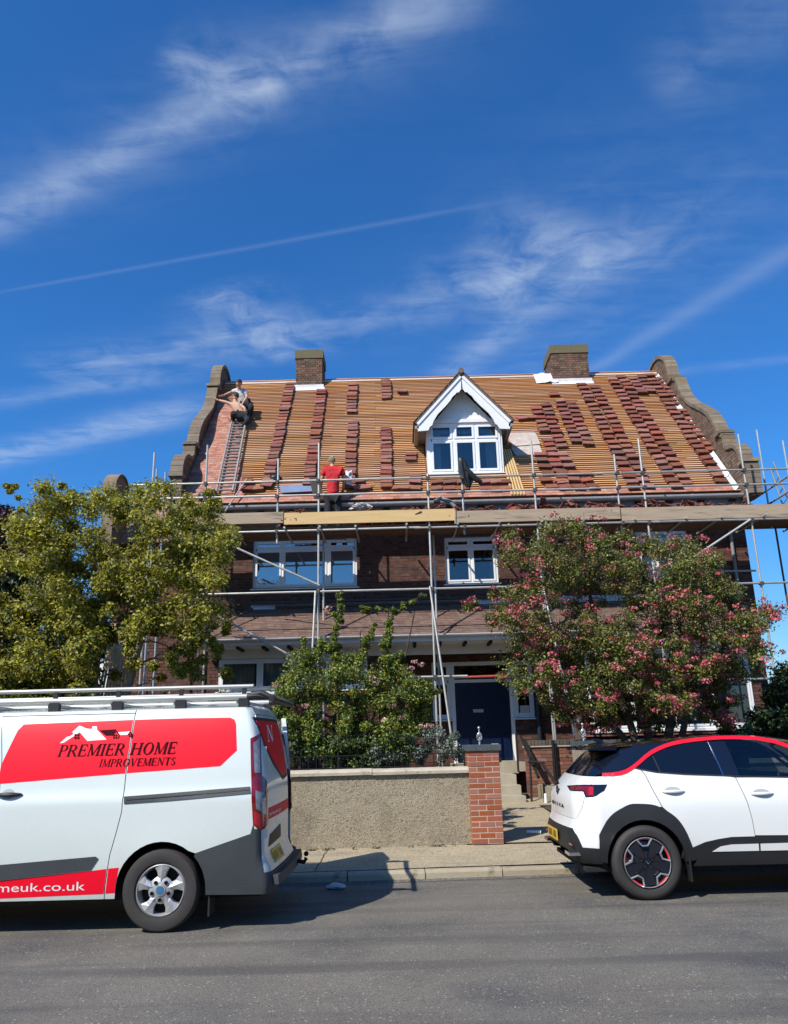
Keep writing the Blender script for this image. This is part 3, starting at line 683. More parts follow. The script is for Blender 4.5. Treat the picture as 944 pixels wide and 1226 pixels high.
# patches: pink course under some stacks
# ---- chimneys
def chimney(x0, y0, x1, ytop, ybot, label_, depth=.95, capx=.0):
    Y = atroof((x0+x1)/2, ybot).y; a, b = at(x0, (ytop+ybot)/2, Y).x, at(x1, (ytop+ybot)/2, Y).x; zt = at((x0+x1)/2, ytop, Y).z; zb = roofz(Y)-.3
    m = MB(); m.box((a+.012, Y+.012, zb), (b-.012, Y+depth, zt-.02)); ch = m.build('chimney', mMortarD, house)
    if label_: ch['label'] = label_
    m = MB(); r = 0; z = zt-.29
    while z > zb:
        hd = r % 2
        for (ax, lo, hi, fixed) in (('x', a, b, Y), ('y', Y, Y+depth, a), ('y', Y, Y+depth, b)):
            L = .1025 if hd else .215; p = lo+(.056 if hd else 0)-L
            while p < hi:
                p0, p1 = max(p, lo), min(p+L, hi); p += L+.01
                if p1-p0 < .03: continue
                e = random.uniform(-.004, .004)
                if ax == 'x': m.box((p0, fixed-.002+e, z-.065), (p1, fixed+.05, z))
                elif fixed == a: m.box((a-.002+e, p0+.055, z-.065), (a+.05, p1, z))
                else: m.box((b-.05, p0+.055, z-.065), (b+.002+e, p1, z))
        z -= .075; r += 1
    o = m.build('brickwork', mChBrick, ch); o['kind'] = 'stuff'
    c = MB(); nn = 10
    c.box((a-.03, Y-.03, zt-.28), (b+.03, Y+depth+.03, zt)); c = c.build('cap', mMoss, ch)
    mossy = MB()
    for i in range(46):
        xx = random.uniform(a, b); rr = random.uniform(.03, .07); mossy.lathe([(rr, 0), (rr*.8, rr*.35), (.001, rr*.5)], (xx, Y+random.uniform(0, depth), zt-.003), 6)
    o = mossy.build('moss', mMoss, ch); o['kind'] = 'stuff'
    fl = MB(); yf = Y-.10; fl.box((a-.05, Y-.03, roofz(Y)-.02), (b+.05, Y-.012, roofz(Y)+.13))
    fl.prism([(Y-.11, roofz(Y-.11)+.035), (Y-.02, roofz(Y)+.04), (Y-.02, roofz(Y)+.02), (Y-.11, roofz(Y-.11)+.015)], a-.06, b+.08, lambda u, v, t: (t, u, v))
    fl.build('flashing', mTin, ch); return a, b, Y, zt
c1 = chimney(354.5, 0, 386, 419.5, 465.5, 'left chimney with a mossy flat top'); c2 = chimney(661, 0, 705, 413, 458, 'right chimney, wider, with a mossy flat top', 1.15)
# crumpled sheet beside right chimney
m = MB(); vs = []
for i in range(9):
    for j in range(7): vs.append((c2[0]-.55+i*.085, c2[2]-.1+j*.07, roofz(c2[2]-.1+j*.07)+.08+.13*abs(noise.noise(Vector((i*.7, j*.9, 2))))))
m.add(vs, [(i*7+j, (i+1)*7+j, (i+1)*7+j+1, i*7+j+1) for i in range(8) for j in range(6)])
tag(m.build('crumpled_sheet', mTin), 'crumpled silver sheet lying against the foot of the right chimney', 'plastic sheet')
# ---- curved gables
def arc_(y, z, r, rz, n=7): return [(y+r*math.cos(PI/2+PI*.5*k/n), z+rz*math.sin(PI/2+PI*.5*k/n)) for k in range(n+1)]
GPR = arc_(22.9, 12.05, 1.06, .90, 9)+[(21.80, 11.8), (21.36, 11.62), (21.30, 11.45), (21.20, 11.22), (21.02, 10.9), (20.78, 10.64), (20.48, 10.40), (19.85, 9.98), (19.55, 9.74), (19.34, 9.50), (19.18, 9.25), (19.06, 8.98), (18.80, 8.80), (18.75, 8.45)]+arc_(18.55, 7.85, .52, .55, 6)+[(17.95, 7.72), (17.80, 7.68), (17.80, 6.95)]
GPL = arc_(22.9, 12.12, .92, .92, 9)+[(21.94, 12.0), (21.70, 11.82), (21.62, 11.6), (21.42, 11.2), (21.26, 10.98), (21.05, 10.80), (20.75, 10.56), (20.43, 10.30), (20.20, 10.08), (20.02, 9.86), (19.87, 9.62), (19.76, 9.30), (19.48, 9.12), (19.45, 8.85)]+arc_(19.2, 8.05, .76, .66, 6)+[(18.42, 7.9), (18.42, 6.95)]
CAPS = {1: ((21.92, 11.75, .42), (19.12, 8.95, .30), (18.02, 7.80, .26)), -1: ((21.98, 11.95, .34), (19.78, 9.24, .34), (18.46, 7.98, .14))}
def gable(xa, xb, side, nm_label):
    GP = GPR if side > 0 else GPL
    full = [(y, z) for y, z in GP[::-1]]+[(2*22.9-y, z) for y, z in GP[1:]]
    m = MB(); n = len(full); base = 6.9
    for i in range(n-1):
        (y0, z0), (y1, z1) = full[i], full[i+1]
        if abs(y1-y0) < 1e-4: continue
        m.prism([(y0, base), (y1, base), (y1, z1-.05), (y0, z0-.05)], xa+.04, xb-.04, lambda u, v, t: (t, u, v))
    gb = m.build('gable_parapet', mMortarD, house); gb['label'] = nm_label
    # brick facing on both faces of the parapet
    br = MB(); rows = int((13.4-6.9)/.075); fy = np.array([p[0] for p in full]); fz = np.array([p[1] for p in full])
    def span(z):
        ys = []
        for i in range(n-1):
            (y0, z0), (y1, z1) = full[i], full[i+1]
            if (z0-z)*(z1-z) < 0: ys.append(y0+(y1-y0)*(z-z0)/(z1-z0))
        return (min(ys), max(ys)) if len(ys) >= 2 else None
    for r in range(rows):
        z = 6.93+r*.075; sp = span(z+.09)
        if not sp: continue
        L = .1025 if r % 2 else .215; y = sp[0]+.03
        while y < sp[1]-.06:
            y2 = min(y+L, sp[1]-.03)
            e = random.uniform(0, .005)
            br.box((xa+.034-e, y, z), (xa+.06, y2, z+.065)); br.box((xb-.06, y, z), (xb-.034+e, y2, z+.065)); y += L+.01
    o = br.build('brickwork', mat('gable_brick_'+('left' if side < 0 else 'right'), (.17, .115, .075), (.125, .085, .06), 8, .9, .5, 50, rand=.3, island=True), gb); o['kind'] = 'stuff'
    # coping of short stones following the curve
    def arc_pts(pts, step):
        out = [Vector(pts[0])]; acc = 0
        for a, b in zip(pts, pts[1:]):
            a, b = Vector(a), Vector(b); L = (b-a).length; k = max(1, round(L/step))
            for i in range(1, k+1): out.append(a+(b-a)*i/k)
        return out
    pts = arc_pts(full, .12)
    for a, b in zip(pts, pts[1:]):
        d = (b-a); L = d.length
        if L < .05: continue
        d.normalize(); nn = Vector((-d.y, d.x))
        nn = nn if nn.y > 0 or (abs(nn.y) < .01) else -nn
        if abs(nn.y) < .02: nn = Vector((-1 if a.x < RY else 1, 0))
        g0, g1 = a+d*.003, b-d*.003
        q = [g0-nn*.06, g1-nn*.06, g1+nn*.035, g0+nn*.035]
        mm = MB(); mm.prism([(p.x, p.y) for p in q], xa-.01, xb+.01, lambda u, v, t: (t, u, v)); mm.build('coping_stone', mStone, gb)
    for (y, z, w_) in CAPS[side]:      # moulded caps at the steps
        for yy, w0, w1 in ((y, w_, .12), (2*22.9-y, .12, w_)):
            MB().box((xa-.035, yy-w0, z-.06), (xb+.035, yy+w1, z+.02)).build('moulded_cap', mStone, gb)
    return gb
gL = gable(GX0, XL+.02, -1, 'curved brick gable parapet at the left end, its inner face in shadow'); gR = gable(XR-.02, GX1, 1, 'curved brick gable parapet at the right end, lichen covered and sunlit')
# flashing beside the right gable: lead strip with bare white patches
m = MB()
def strip(y0, y1, w0, w1, off, x_edge, sgn, mt, nm):
    m = MB(); n = 8; vs = []
    for i in range(n+1):
        y = y0+(y1-y0)*i/n; ww = w0+(w1-w0)*i/n+.02*math.sin(i*2.3); vs += [(x_edge, y, roofz(y)+off+.10), (x_edge-sgn*ww*.4, y, roofz(y)+off+.02), (x_edge-sgn*ww, y, roofz(y)+off)]
    m.add(vs, [(3*i+k, 3*i+3+k, 3*i+4+k, 3*i+1+k) for i in range(n) for k in (0, 1)]); return m.build(nm, mt, roof)
strip(EY+.1, RY-.2, .10, .10, .045, XR-.012, 1, mLead, 'flashing')
for (ya, yb) in ((496, 478), (535, 505), (574, 545), (590, 582)):
    A = atroof(870, ya).y; B = atroof(870, yb).y; strip(A, B, .17, .12, .055, XR-.02, 1, mTin, 'felt_strip')
strip(atroof(800, 500).y, atroof(800, 462).y, .14, .1, .055, XR-.02, 1, mTin, 'felt_strip')
# ---- dormer window
dor = MB(); yb = DY+2.6
chk = MB()
m = MB()
for s, x in ((-1, dl), (1, dr_)):
    m.prism([(DY+.02, dbase-.25), (DY+.02, deave+.02), (DY+.02+(deave-dbase)/RK, deave+.02)], x-.02 if s > 0 else x-.03, x+.03 if s > 0 else x+.02, lambda u, v, t: (t, u, v))
dorm = m.build('dormer', mWhiteWood, house); dorm['label'] = 'white gabled dormer window with scalloped bargeboards'
# gable tympanum, recessed behind the bargeboards
zw = at(557, 505, DY).z       # head of the window
MB().prism([(dl+.0, zw), (dr_, zw), (dr_, deave), (dcx, dtop-.28), (dl, deave)], DY+.02, DY+.06, lambda u, v, t: (u, t, v)).build('tympanum', mWhiteWood, dorm)
MB().box((dl-.03, DY-.05, zw-.03), (dr_+.03, DY+.018, zw+.06)).build('head_moulding', mWhiteWood, dorm)
dw_ = window([dl+.02, at(557, 566.5, DY).z, dr_-.02, zw-.035], (.335, .665), .665, Y=DY, parent=dorm, fw=.06, sash=.055, curtains=((.04, .17, 1), (.80, .96, 1), (.36, .64, .16), (.06, .30, .16), (.70, .95, .16)))
# corner posts and inner floor, back
MB().box((dl+.05, DY+1.0, dbase-.1), (dr_-.05, DY+1.05, deave)).build('room', mRoom, dorm)
# bargeboards: outline with scalloped lower edge
BYo = DY-.35
def Z(x, y): p = at(x, y, BYo); return (p.x, p.z)
zz = lambda a, b: Z(480+a/5.9, 430+b/5.9)
right = [zz(427, 108), zz(776, 440), zz(772, 492), zz(700, 490), zz(682, 462), zz(668, 455), zz(655, 425), zz(620, 378), zz(560, 325), zz(520, 285), zz(505, 262), zz(480, 243), zz(470, 232), zz(455, 232), zz(440, 212), zz(427, 212)]
cxl = right[0][0]
left = [(2*cxl-x, z) for x, z in right]
for pg in (right, left): MB().prism(pg, BYo, BYo+.035, lambda u, v, t: (u, t, v)).build('bargeboard', mWhiteWood, dorm)
for sgn in (1, -1):      # raised top moulding of the bargeboard
    a, b = Vector((cxl, right[0][1])), Vector((cxl+sgn*(right[1][0]-cxl), right[1][1])); d = (b-a).normalized(); nn = Vector((d.y, -d.x)); nn = nn if nn.y > 0 else -nn
    q = [a-nn*.06, b-nn*.06, b+nn*.02, a+nn*.02]
    MB().prism([(v.x, v.y) for v in q], BYo-.03, BYo-.001, lambda u, v, t: (u, t, v)).build('bargeboard_moulding', mWhiteWood, dorm)
# dormer roof slopes running back into the main roof
apex = Vector((cxl, right[0][1]+.02)); 
for sgn in (1, -1):
    e = Vector((cxl+sgn*(right[1][0]-cxl+.03), right[1][1]+.0)); d = (e-apex).normalized(); nn = Vector((-d.y, d.x)); nn = nn if nn.y > 0 else -nn
    ya, ye = (apex.y-EZ)/RK+EY, (e.y-EZ)/RK+EY
    v = [(apex.x, BYo-.04, apex.y), (e.x, BYo-.04, e.y), (e.x, ye, e.y), (apex.x, ya, apex.y)]
    vt = [(p[0]+nn.x*.05, p[1], p[2]+nn.y*.05) for p in v]
    m = MB(); m.add(v+vt, [(0, 1, 2, 3), (4, 7, 6, 5), (0, 4, 5, 1), (1, 5, 6, 2), (2, 6, 7, 3), (3, 7, 4, 0)]); sl_ = m.build('dormer_roof', mTileBr, dorm)
    m = MB(); L = (e-apex).length; nr = int(L/.1)
    for r in range(nr+1):
        p = apex+d*(L-.10*r); yend = (p.y-EZ)/RK+EY; y = BYo-.06+(r % 2)*.08
        while y < yend:
            A = Matrix(((d.x, 0, nn.x, p.x+nn.x*.055), (0, 1, 0, y), (d.y, 0, nn.y, p.y+nn.y*.055), (0, 0, 0, 1)))
            m.box((-.16, 0, -.002), (.02, .160, .012), M=A @ Matrix.Rotation(.05, 4, 'Y')); y += .1655
    o = m.build('tiling', mTileBr, sl_); o['kind'] = 'stuff'
m = MB(); 
for i in range(8): MB().tube([(apex.x, BYo-.08+i*.30, apex.y+.06), (apex.x, BYo-.08+i*.30+.31, apex.y+.05)], .075, 10).build('ridge_tile', mTileBr, dorm)
# dormer eaves boards (left grey, right dark) and gutters stepping back
for sgn, mt in ((-1, mBoardOld), (1, mFascia)):
    xe_ = cxl+sgn*(right[1][0]-cxl+.0); m = MB()
    m.box((xe_-.05, BYo+.0, deave-.10), (xe_+.05, (deave-EZ)/RK+EY-.1, deave-.02)); m.build('eaves_gutter', mt, dorm)
    m = MB(); m.box((min(xe_, dr_ if sgn > 0 else dl), BYo+.05, deave-.03), (max(xe_, dr_ if sgn > 0 else dl), (deave-EZ)/RK+EY-.1, deave-.005)); m.build('dormer_soffit', mFascia, dorm)
# lead apron and pinkish old roofing right of the dormer
def roof_patch(px_poly, mt, nm, h=.04, parent=roof, label=None):
    pts = [atroof(*p) for p in px_poly]; n_ = Vector((0, -math.sin(RA), math.cos(RA))); m = MB()
    v = [p+n_*.028 for p in pts]+[p+n_*(.028+h) for p in pts]; n = len(pts)
    m.add(v, [tuple(range(n))[::-1], tuple(range(n, 2*n))]+[(i, (i+1) % n, (i+1) % n+n, i+n) for i in range(n)]); return m.build(nm, mt, parent)
mOldFelt = mat('old_grey_felt', (.52, .45, .38), (.38, .30, .25), 7, .9, .4, 20)
roof_patch([(607, 521), (641, 520), (647, 534), (613, 537)], mOldFelt, 'roofing_patch'); roof_patch([(612, 538), (646, 535.5), (650, 546), (618, 548)], mOldFelt, 'roofing_patch')
roof_patch([(600, 519), (641, 517), (641, 519), (601, 521)], mTileNew, 'tile_course', .03)
# ---- low side wing at far left with its own curved parapet
wing = thing('side_wing', 'low red-tiled side wing with a round-topped brick parapet left of the house', 'house', (-6.6, 19.5, 0))
wx0 = -6.95; zc = at(147, 592, 18.6)
ww = MB().box((wx0-.0, 19.21, 0), (GX0-.01, 24, 6.6)).build('wall', mMortarD, wing); brickwork(wx0, GX0-.01, .3, 6.5, 19.2, [], ww)
m = MB(); m.prism([(18.9, 6.5), (21.5, 8.6), (24.2, 6.5), (24.2, 6.4), (18.9, 6.4)], wx0, GX0-.01, lambda u, v, t: (t, u, v)); m.build('roof', mTileNew, wing)
pz_ = at(147, 571, 18.7).z
pp = [(18.25, 5.6)]+[(18.75+.50*math.cos(a), pz_-.50+.50*math.sin(a)) for a in np.linspace(PI, 0, 13)]+[(19.25, 5.6)]
MB().prism(pp, at(133, 590, 18.7).x, at(133, 590, 18.7).x+.26, lambda u, v, t: (t, u, v)).build('parapet', mStone, wing)
m = MB(); xw0 = at(133, 590, 18.7).x
arc = [Vector((18.75+.51*math.cos(a), pz_-.50+.51*math.sin(a))) for a in np.linspace(PI, 0, 14)]
for a, b in zip(arc, arc[1:]):
    d = (b-a).normalized(); nn = Vector((-d.y, d.x)); q = [a, b, b+nn*-.0+Vector((0, 0)), a]
    c0 = Vector((18.75, pz_-.50)); 
    m = MB(); m.prism([tuple(a), tuple(b), tuple(c0+(b-c0)*1.09), tuple(c0+(a-c0)*1.09)], xw0-.03, xw0+.29, lambda u, v, t: (t, u, v)); m.build('coping_stone', mStone, wing)
# ---------------------------------------------------------------- roof things: loose tile stacks, ladder, planks
NR = Vector((0, -math.sin(RA), math.cos(RA)))
def roofM(p, rz=0, up=.03): return Matrix.Translation(p+NR*up) @ Matrix.Rotation(RA, 4, 'X') @ Matrix.Rotation(rz, 4, 'Z')
stack_me = []
for k in range(9):
    r_ = random.Random(k); m = MB(); n = r_.choice((5, 6, 7)); 
    for i in range(n):
        A = Matrix.Translation((r_.uniform(-.02, .02), -.085-.010*i*1.0+r_.uniform(-.018, .018), .004+i*.0165)) @ Matrix.Rotation(-.14+r_.uniform(-.03, .03), 4, 'X') @ Matrix.Rotation(r_.uniform(-.10, .10), 4, 'Z') @ Matrix.Rotation(r_.uniform(-.03, .03), 4, 'Y')
        m.box((-.140, -.02, 0), (.140, .185, .0145), M=A)
    stack_me.append(m.mesh('tile_stack', mTileOld))
nst = 0
def ordn(i): return str(i)+('th' if 10 < i % 100 < 14 else {1: 'st', 2: 'nd', 3: 'rd'}.get(i % 10, 'th'))
def stacks(col_x, y_top_px, y_bot_px, label, group, step=.215, w=0, miss=0.0, jit=.015):
    global nst
    a, b = atroof(600, y_bot_px), atroof(600, y_top_px)
    a = atroof_line(col_x, y_bot_px); b = atroof_line(col_x, y_top_px); L = (b-a).length; n = max(1, int(L/step)+1); d = (b-a).normalized() if L > 1e-4 else Vector((0, 1, 0))
    for i in range(n):
        if random.random() < miss: continue
        p = a+d*(i*step); p = Vector((col_x+random.uniform(-jit, jit), p.y, roofz(p.y)))
        o = link('tile_stack', random.choice(stack_me)); o.matrix_basis = roofM(p, random.uniform(-.11, .11)); tag(o, label if n == 1 else '%s tile stack up %s' % (ordn(i+1), label), 'tile stack', group); nst += 1
def atroof_line(X, ypx):
    # point of the roof plane with world X that appears at height ypx
    lo, hi = EY, RY
    for _ in range(40):
        mid = (lo+hi)/2; v = Rm.transposed() @ (Vector((X, mid, roofz(mid)))-CAM); y = 613-FPX*v.y/-v.z
        if y > ypx: lo = mid
        else: hi = mid
    return Vector((X, lo, roofz(lo)))
def cx_(xp, yp): return atroof(xp, yp).x
L_ = [  # (px, py of the column foot, top py, label, miss)
 (321, 583, 461, 'the long row in the long row nearest the ladder', 0),
 (370, 581, 467, 'the long row in the long row below the left chimney', 0),
 (421, 494, 460, 'x in the short top row right of the left chimney', 0),
 (419, 584, 507, 'x in the row above the man in red', 0),
 (463, 478, 456, 'x in the short row by the ridge left of the dormer', 0),
 (463, 584, 513, 'x in the lower row between man in red and dormer', 0)]
for x, yb, yt, lab, ms in L_: stacks(cx_(x, yb), yt, yb, 'the '+lab.split(' in the ')[1], 'tile stacks, '+lab.split(' in the ')[1], .20, miss=ms, jit=.010)
stacks(cx_(482, 471), 471, 471, 'lone dark tile stack near the ridge left of the dormer peak', 'lone tile stack')
for x, y in ((297, 587), (297, 579), (310, 587), (430, 586), (430, 578), (437, 586), (484, 586), (492, 546), (492, 551), (496, 586), (497, 578), (498, 571), (476, 586)):
    kk = globals().get('kk', 0)+1; stacks(cx_(x, y), y, y, 'small stack of dark red tiles low on the roof, %s from the ladder' % ordn(kk), 'low tile stacks left of the dormer')
for x in (523, 538, 554, 580, 592, 604): 
    for y in (587, 579): stacks(cx_(x, y), y, y, '%s tile stack from the left in the %s course below the dormer' % (ordn((523, 538, 554, 580, 592, 604).index(x)+1), 'lower' if y == 587 else 'upper'), 'tile stacks below the dormer')
R_ = [(676, 586, 487, 'first'), (692, 560, 484, 'second'), (700, 531, 474, 'third')]
for x, yb, yt, nm in R_[:1]: stacks(cx_(x, yb), yt, yb, 'the leftmost long row right of the dormer', 'tile stacks right of the dormer', .27, miss=.02)
stacks(cx_(672, 536), 486, 536, 'the second row right of the dormer', 'tile stacks right of the dormer', .27)
for x, yb, yt, nm in ((704, 533, 484, 'third'), (690, 530, 478, 'short middle')): stacks(cx_(x, yb)+.0, yt, yb, 'the %s row right of the dormer' % nm, 'tile stacks right of the dormer', .27)
stacks(cx_(662, 474), 474, 474, 'lone tile stack below the right chimney', 'lone tile stack below the chimney')
for x, y in ((625, 503), (636, 502)): stacks(cx_(x, y), y, y, '%s tile stack on the batten beside the dormer gable' % ('left' if x < 630 else 'right'), 'tile stacks beside the dormer gable')
for y, xs in ((546, (646, 658, 671)), (553, (648, 662, 676)), (560, (650, 665, 681)), (568, (656, 672, 687, 700)), (577, (653, 669, 686, 701)), (585, (660, 676, 692, 708))):
    for j_, x in enumerate(xs): stacks(cx_(x, y), y, y, '%s tile stack in the %s course of the block right of the dormer' % (('leftmost', 'second', 'third', 'rightmost')[j_ if j_ < len(xs)-1 else 3], ('top', 'second', 'third', 'fourth', 'fifth', 'bottom')[(546, 553, 560, 568, 577, 585).index(y)]), 'lower block of tile stacks')
for foot, yt, yb, k, ms, sd_ in ((757, 462, 586, 'first', 0, 'left'), (774, 462, 584, 'first', 0, 'right'), (807, 452, 584, 'second', 0, 'left'), (823, 452, 580, 'second', 0, 'right'), (866, 452, 578, 'third', .0, 'middle')):
    stacks(cx_(foot, 583), yt, yb, 'the %s row, %s side, right of the chimney' % (k, sd_), 'tile stacks in the %s row right of the chimney' % k, .285, miss=ms, jit=.02)
stacks(cx_(866, 583)+.31, 452, 540, 'the ragged row beside the right gable', 'tile stacks beside the right gable', .25, miss=.12, jit=.04)
stacks(cx_(866, 583)-.30, 452, 470, 'the short row by the ridge near the right gable', 'tile stacks by the ridge', .25, miss=.1, jit=.04)
stacks(cx_(823, 583)+.31, 452, 472, 'the short ridge row between second and third rows', 'tile stacks by the ridge between rows', .25)
# pale laid tiles just visible below some stacks (single course pieces)
# ladder
mLad = mat('dull_ladder_metal', (.34, .32, .29), (.22, .20, .18), 9, .6, metal=.3)
lad = thing('roof_ladder', 'aluminium roof ladder leading up beside the left gable to two roofers', 'ladder', (-4.3, 18.3, 6.5))
lp = {k: atroof(*v) for k, v in {'bl': (263, 583), 'br': (285, 583), 'tl': (281, 500), 'tr': (299, 497)}.items()}
f = MB()
def ext(a, b, t): return a+(b-a)*t
bl, tl, br, tr = [lp[k]+NR*.15 for k in ('bl', 'tl', 'br', 'tr')]
wv = Vector((.40, 0, 0)); bl, tl = ext(bl, tl, -.12), ext(bl, tl, 1.16); br, tr = bl+wv, tl+wv
for a, b in ((bl, tl), (br, tr)): MB().tube([a, b], .034, 6).build('rail', mLad, lad)
n = 30
for i in range(n): 
    t = (i+.5)/n; MB().tube([ext(bl, tl, t), ext(br, tr, t)], .020, 6).build('rung', mLad, lad)
lr2 = MB()       # second ladder rail leaning from the scaffold
a, b = at(276, 613, 17.7), at(302, 500, 21.0)
MB().tube([at(270, 612, 17.9), lp['br']+NR*.22+Vector((.25, 0, 0))], .022, 6).build('rail', mFin, lad)
# timber planks right of the dormer
for i in range(5):
    a, b = atroof(627.5-i*4.6+0, 594), atroof(609.5-i*1.6+8, 541); A = a+NR*(.06); B = b+NR*.06+Vector((i*-.0, 0, 0))
    m = MB(); s = .022; a = atroof(613+i*3.8, 595)+NR*.065; b = atroof(600+i*2.6, 541)+NR*.065
    m.tube([a, b], [.027, .027], 4); tag(m.build('timber_length', mBoardNew), '%s fresh yellow timber length from the left, beside the dormer' % ordn(i+1), 'timber', 'fresh timber lengths right of the dormer')
# blue-grey sheet low on the roof left of the man
pt = [atroof(337, 594), atroof(376, 592), atroof(374, 583), atroof(336, 585)]
m = MB(); m.add([p+NR*.09 for p in pt]+[p+NR*.10 for p in pt], [(3, 2, 1, 0), (4, 5, 6, 7), (0, 1, 5, 4), (1, 2, 6, 5), (2, 3, 7, 6), (3, 0, 4, 7)])
tag(m.build('blue_sheet', mat('blue_grey_sheet', (.20, .25, .36), (.17, .21, .31), 4, .4)), 'blue-grey sheet lying on the battens left of the man in red', 'sheet')
# ---------------------------------------------------------------- scaffold
SY, SI = 17.3, 18.25          # outer and inner standards
sc = thing('scaffold', 'galvanised tube scaffold with board platforms across the front of the house', 'scaffolding', (1.5, SY, 0))
PZ = at(472, 626, SY).z       # underside of toe board = deck level
def tub(name, a, b, r=.0242, m=mTube, par=sc): return MB().tube([a, b], r, 8).build(name, m, par, smooth=True)
def standard(xp, yp, z0, z1, Y=SY, m=mTube):
    X = at(xp, yp, Y).x; tub('standard', (X, Y, z0), (X+random.uniform(-.01, .01), Y, z1), m=m); return X
def Zt(xp, yp, Y=SY): return at(xp, yp, Y).z
sx_ = []
sx_.append(standard(184, 560, .3, Zt(184, 542), SY)); standard(188, 565, .3, Zt(188, 553), SY+.5, mTubeBlue); standard(199, 565, .3, Zt(199, 549), SI, mTubeBlue)
sx_.append(standard(247, 580, .3, Zt(248, 533)))
sx_.append(standard(333, 590, PZ-.4, Zt(333, 548), SY+.06))
sx_.append(standard(381.5, 580, .3, Zt(381, 531)))
sx_.append(standard(512.5, 580, .3, Zt(512, 567)))
sx_.append(standard(554, 590, PZ-.3, Zt(553, 551), SY+.06))
sx_.append(standard(640, 580, .3, Zt(637, 528)))
sx_.append(standard(739, 580, PZ-.3, Zt(735, 543), SY+.06))
sx_.append(standard(771, 580, .3, Zt(764, 525)))
sx_.append(standard(892, 575, .3, Zt(884, 520)))
standard(913, 560, PZ-.1, Zt(908, 497), SI, mTubeBlue); standard(944.5, 570, PZ-.2, Zt(940, 522), SY+.3, mTubeBlue)
standard(930, 640, .3, PZ+.1, SI+.1, mCoupler)
for xp in (250, 388, 520, 648, 776): standard(xp, 660, .3, PZ, SI, mTube)     # inner standards by the wall
xa, xb = at(158, 578, SY).x, at(990, 567, SY).x
def horiz(name, x0p, x1p, yp, xref, Y=SY-.045, m=mTube):
    z = at(xref, yp, Y).z; a, b = at(x0p, yp, Y).x, at(x1p, yp, Y).x; 
    # tubes come in lengths joined by sleeves
    x = a; k = 0
    while x < b-.01:
        e = min(b, x+random.choice((4.9, 5.4, 6.2))); e = b if b-e < 1 else e
        tub(name, (x, Y, z+random.uniform(-.008, .008)), (e, Y, z+random.uniform(-.008, .008)), m=m); x = e
        if x < b-.01: MB().tube([(x-.07, Y, z), (x+.07, Y, z)], .030, 8).build('sleeve', mTube, sc)
    return z
zg = [horiz('guard_rail', 157, 1000, 573.0, 472), horiz('guard_rail', 172, 1000, 590.5, 472)]
zl = horiz('ledger', 214, 1000, 632.5, 472, SY-.05); zl2 = horiz('ledger', 330, 1000, 639, 472, SI-.05)
zm = horiz('ledger', 236, 625, 705.8, 472); zm2 = horiz('ledger', 820, 1000, 698.5, 900); horiz('ledger', 845, 905, 683, 900, SI)
zb1 = horiz('ledger', 478, 560, 810.5, 512); horiz('ledger', 560, 600, 810, 580, SY-.045, mTubeRed); horiz('ledger', 500, 625, 812, 512, SI); horiz('ledger', 800, 1000, 813, 900)
for z in (zg[0], zg[1]): tub('guard_rail', (at(163, 580, SY).x, SY-.1, z), (at(163, 580, SY).x, SI+.9, z)); tub('guard_rail', (at(944, 580, SY).x+.3, SY-.1, z), (at(944, 580, SY).x+.3, SI+1.5, z))
def coupler(x, y, z):
    m = MB(); m.box((x-.045, y-.05, z-.035), (x+.045, y+.035, z+.035)); m.box((x-.02, y-.075, z-.05), (x+.03, y-.05, z+.01)); m.tube([(x+.02, y-.09, z), (x+.02, y-.05, z)], .008, 5); return m.build('coupler', mCoupler, sc)
for X in sx_:
    for z in zg+[zl]: coupler(X, SY-.02, z)
for X in (sx_[3], sx_[4], sx_[1]): coupler(X, SY-.02, zm)
for X in (sx_[4],): coupler(X, SY-.02, zb1)
coupler(sx_[9], SY-.02, zm2)
# braces
def brace(a, b, Y0=SY-.08, Y1=SY-.08, m=mTube): tub('brace', at(*a, Y0), at(*b, Y1), m=m)
brace((281, 655), (383, 701)); brace((262, 738), (350, 786)); brace((820, 674), (899, 622)); brace((515, 702), (541, 884), SY-.07, SY-.55); brace((378, 708), (374, 786), SY-.07, SY-.3)
brace((640, 650), (688, 880), SY+.1, SY-.5)
brace((668, 800), (701, 885), SY-.05, SY-.5); brace((905, 628), (960, 606), SI, SI)
brace((178, 590), (210, 575), SY, SI)
# transoms under the deck, boards
x = at(215, 640, SY).x+.3; X_end = at(985, 630, SY).x
while x < X_end: 
    tub('transom', (x, SY-.16-random.random()*.12, zl+.052), (x+random.uniform(-.03, .03), SI+.42, zl+.052)); x += random.choice((.95, 1.15, .8))
ddx0 = at(216, 640, SY).x
for k in range(5):
    y0 = SY+.03+k*.232; x = ddx0-.3*random.random()
    while x < X_end:
        L = 3.9; e = min(x+L, X_end); gap = random.random() < .12
        if not gap: MB().box((x+.005, y0, zl+.077), (e-.005, y0+.222, zl+.115)).build('deck_board', mBoardRed, sc)
        x = e
DZ = zl+.115
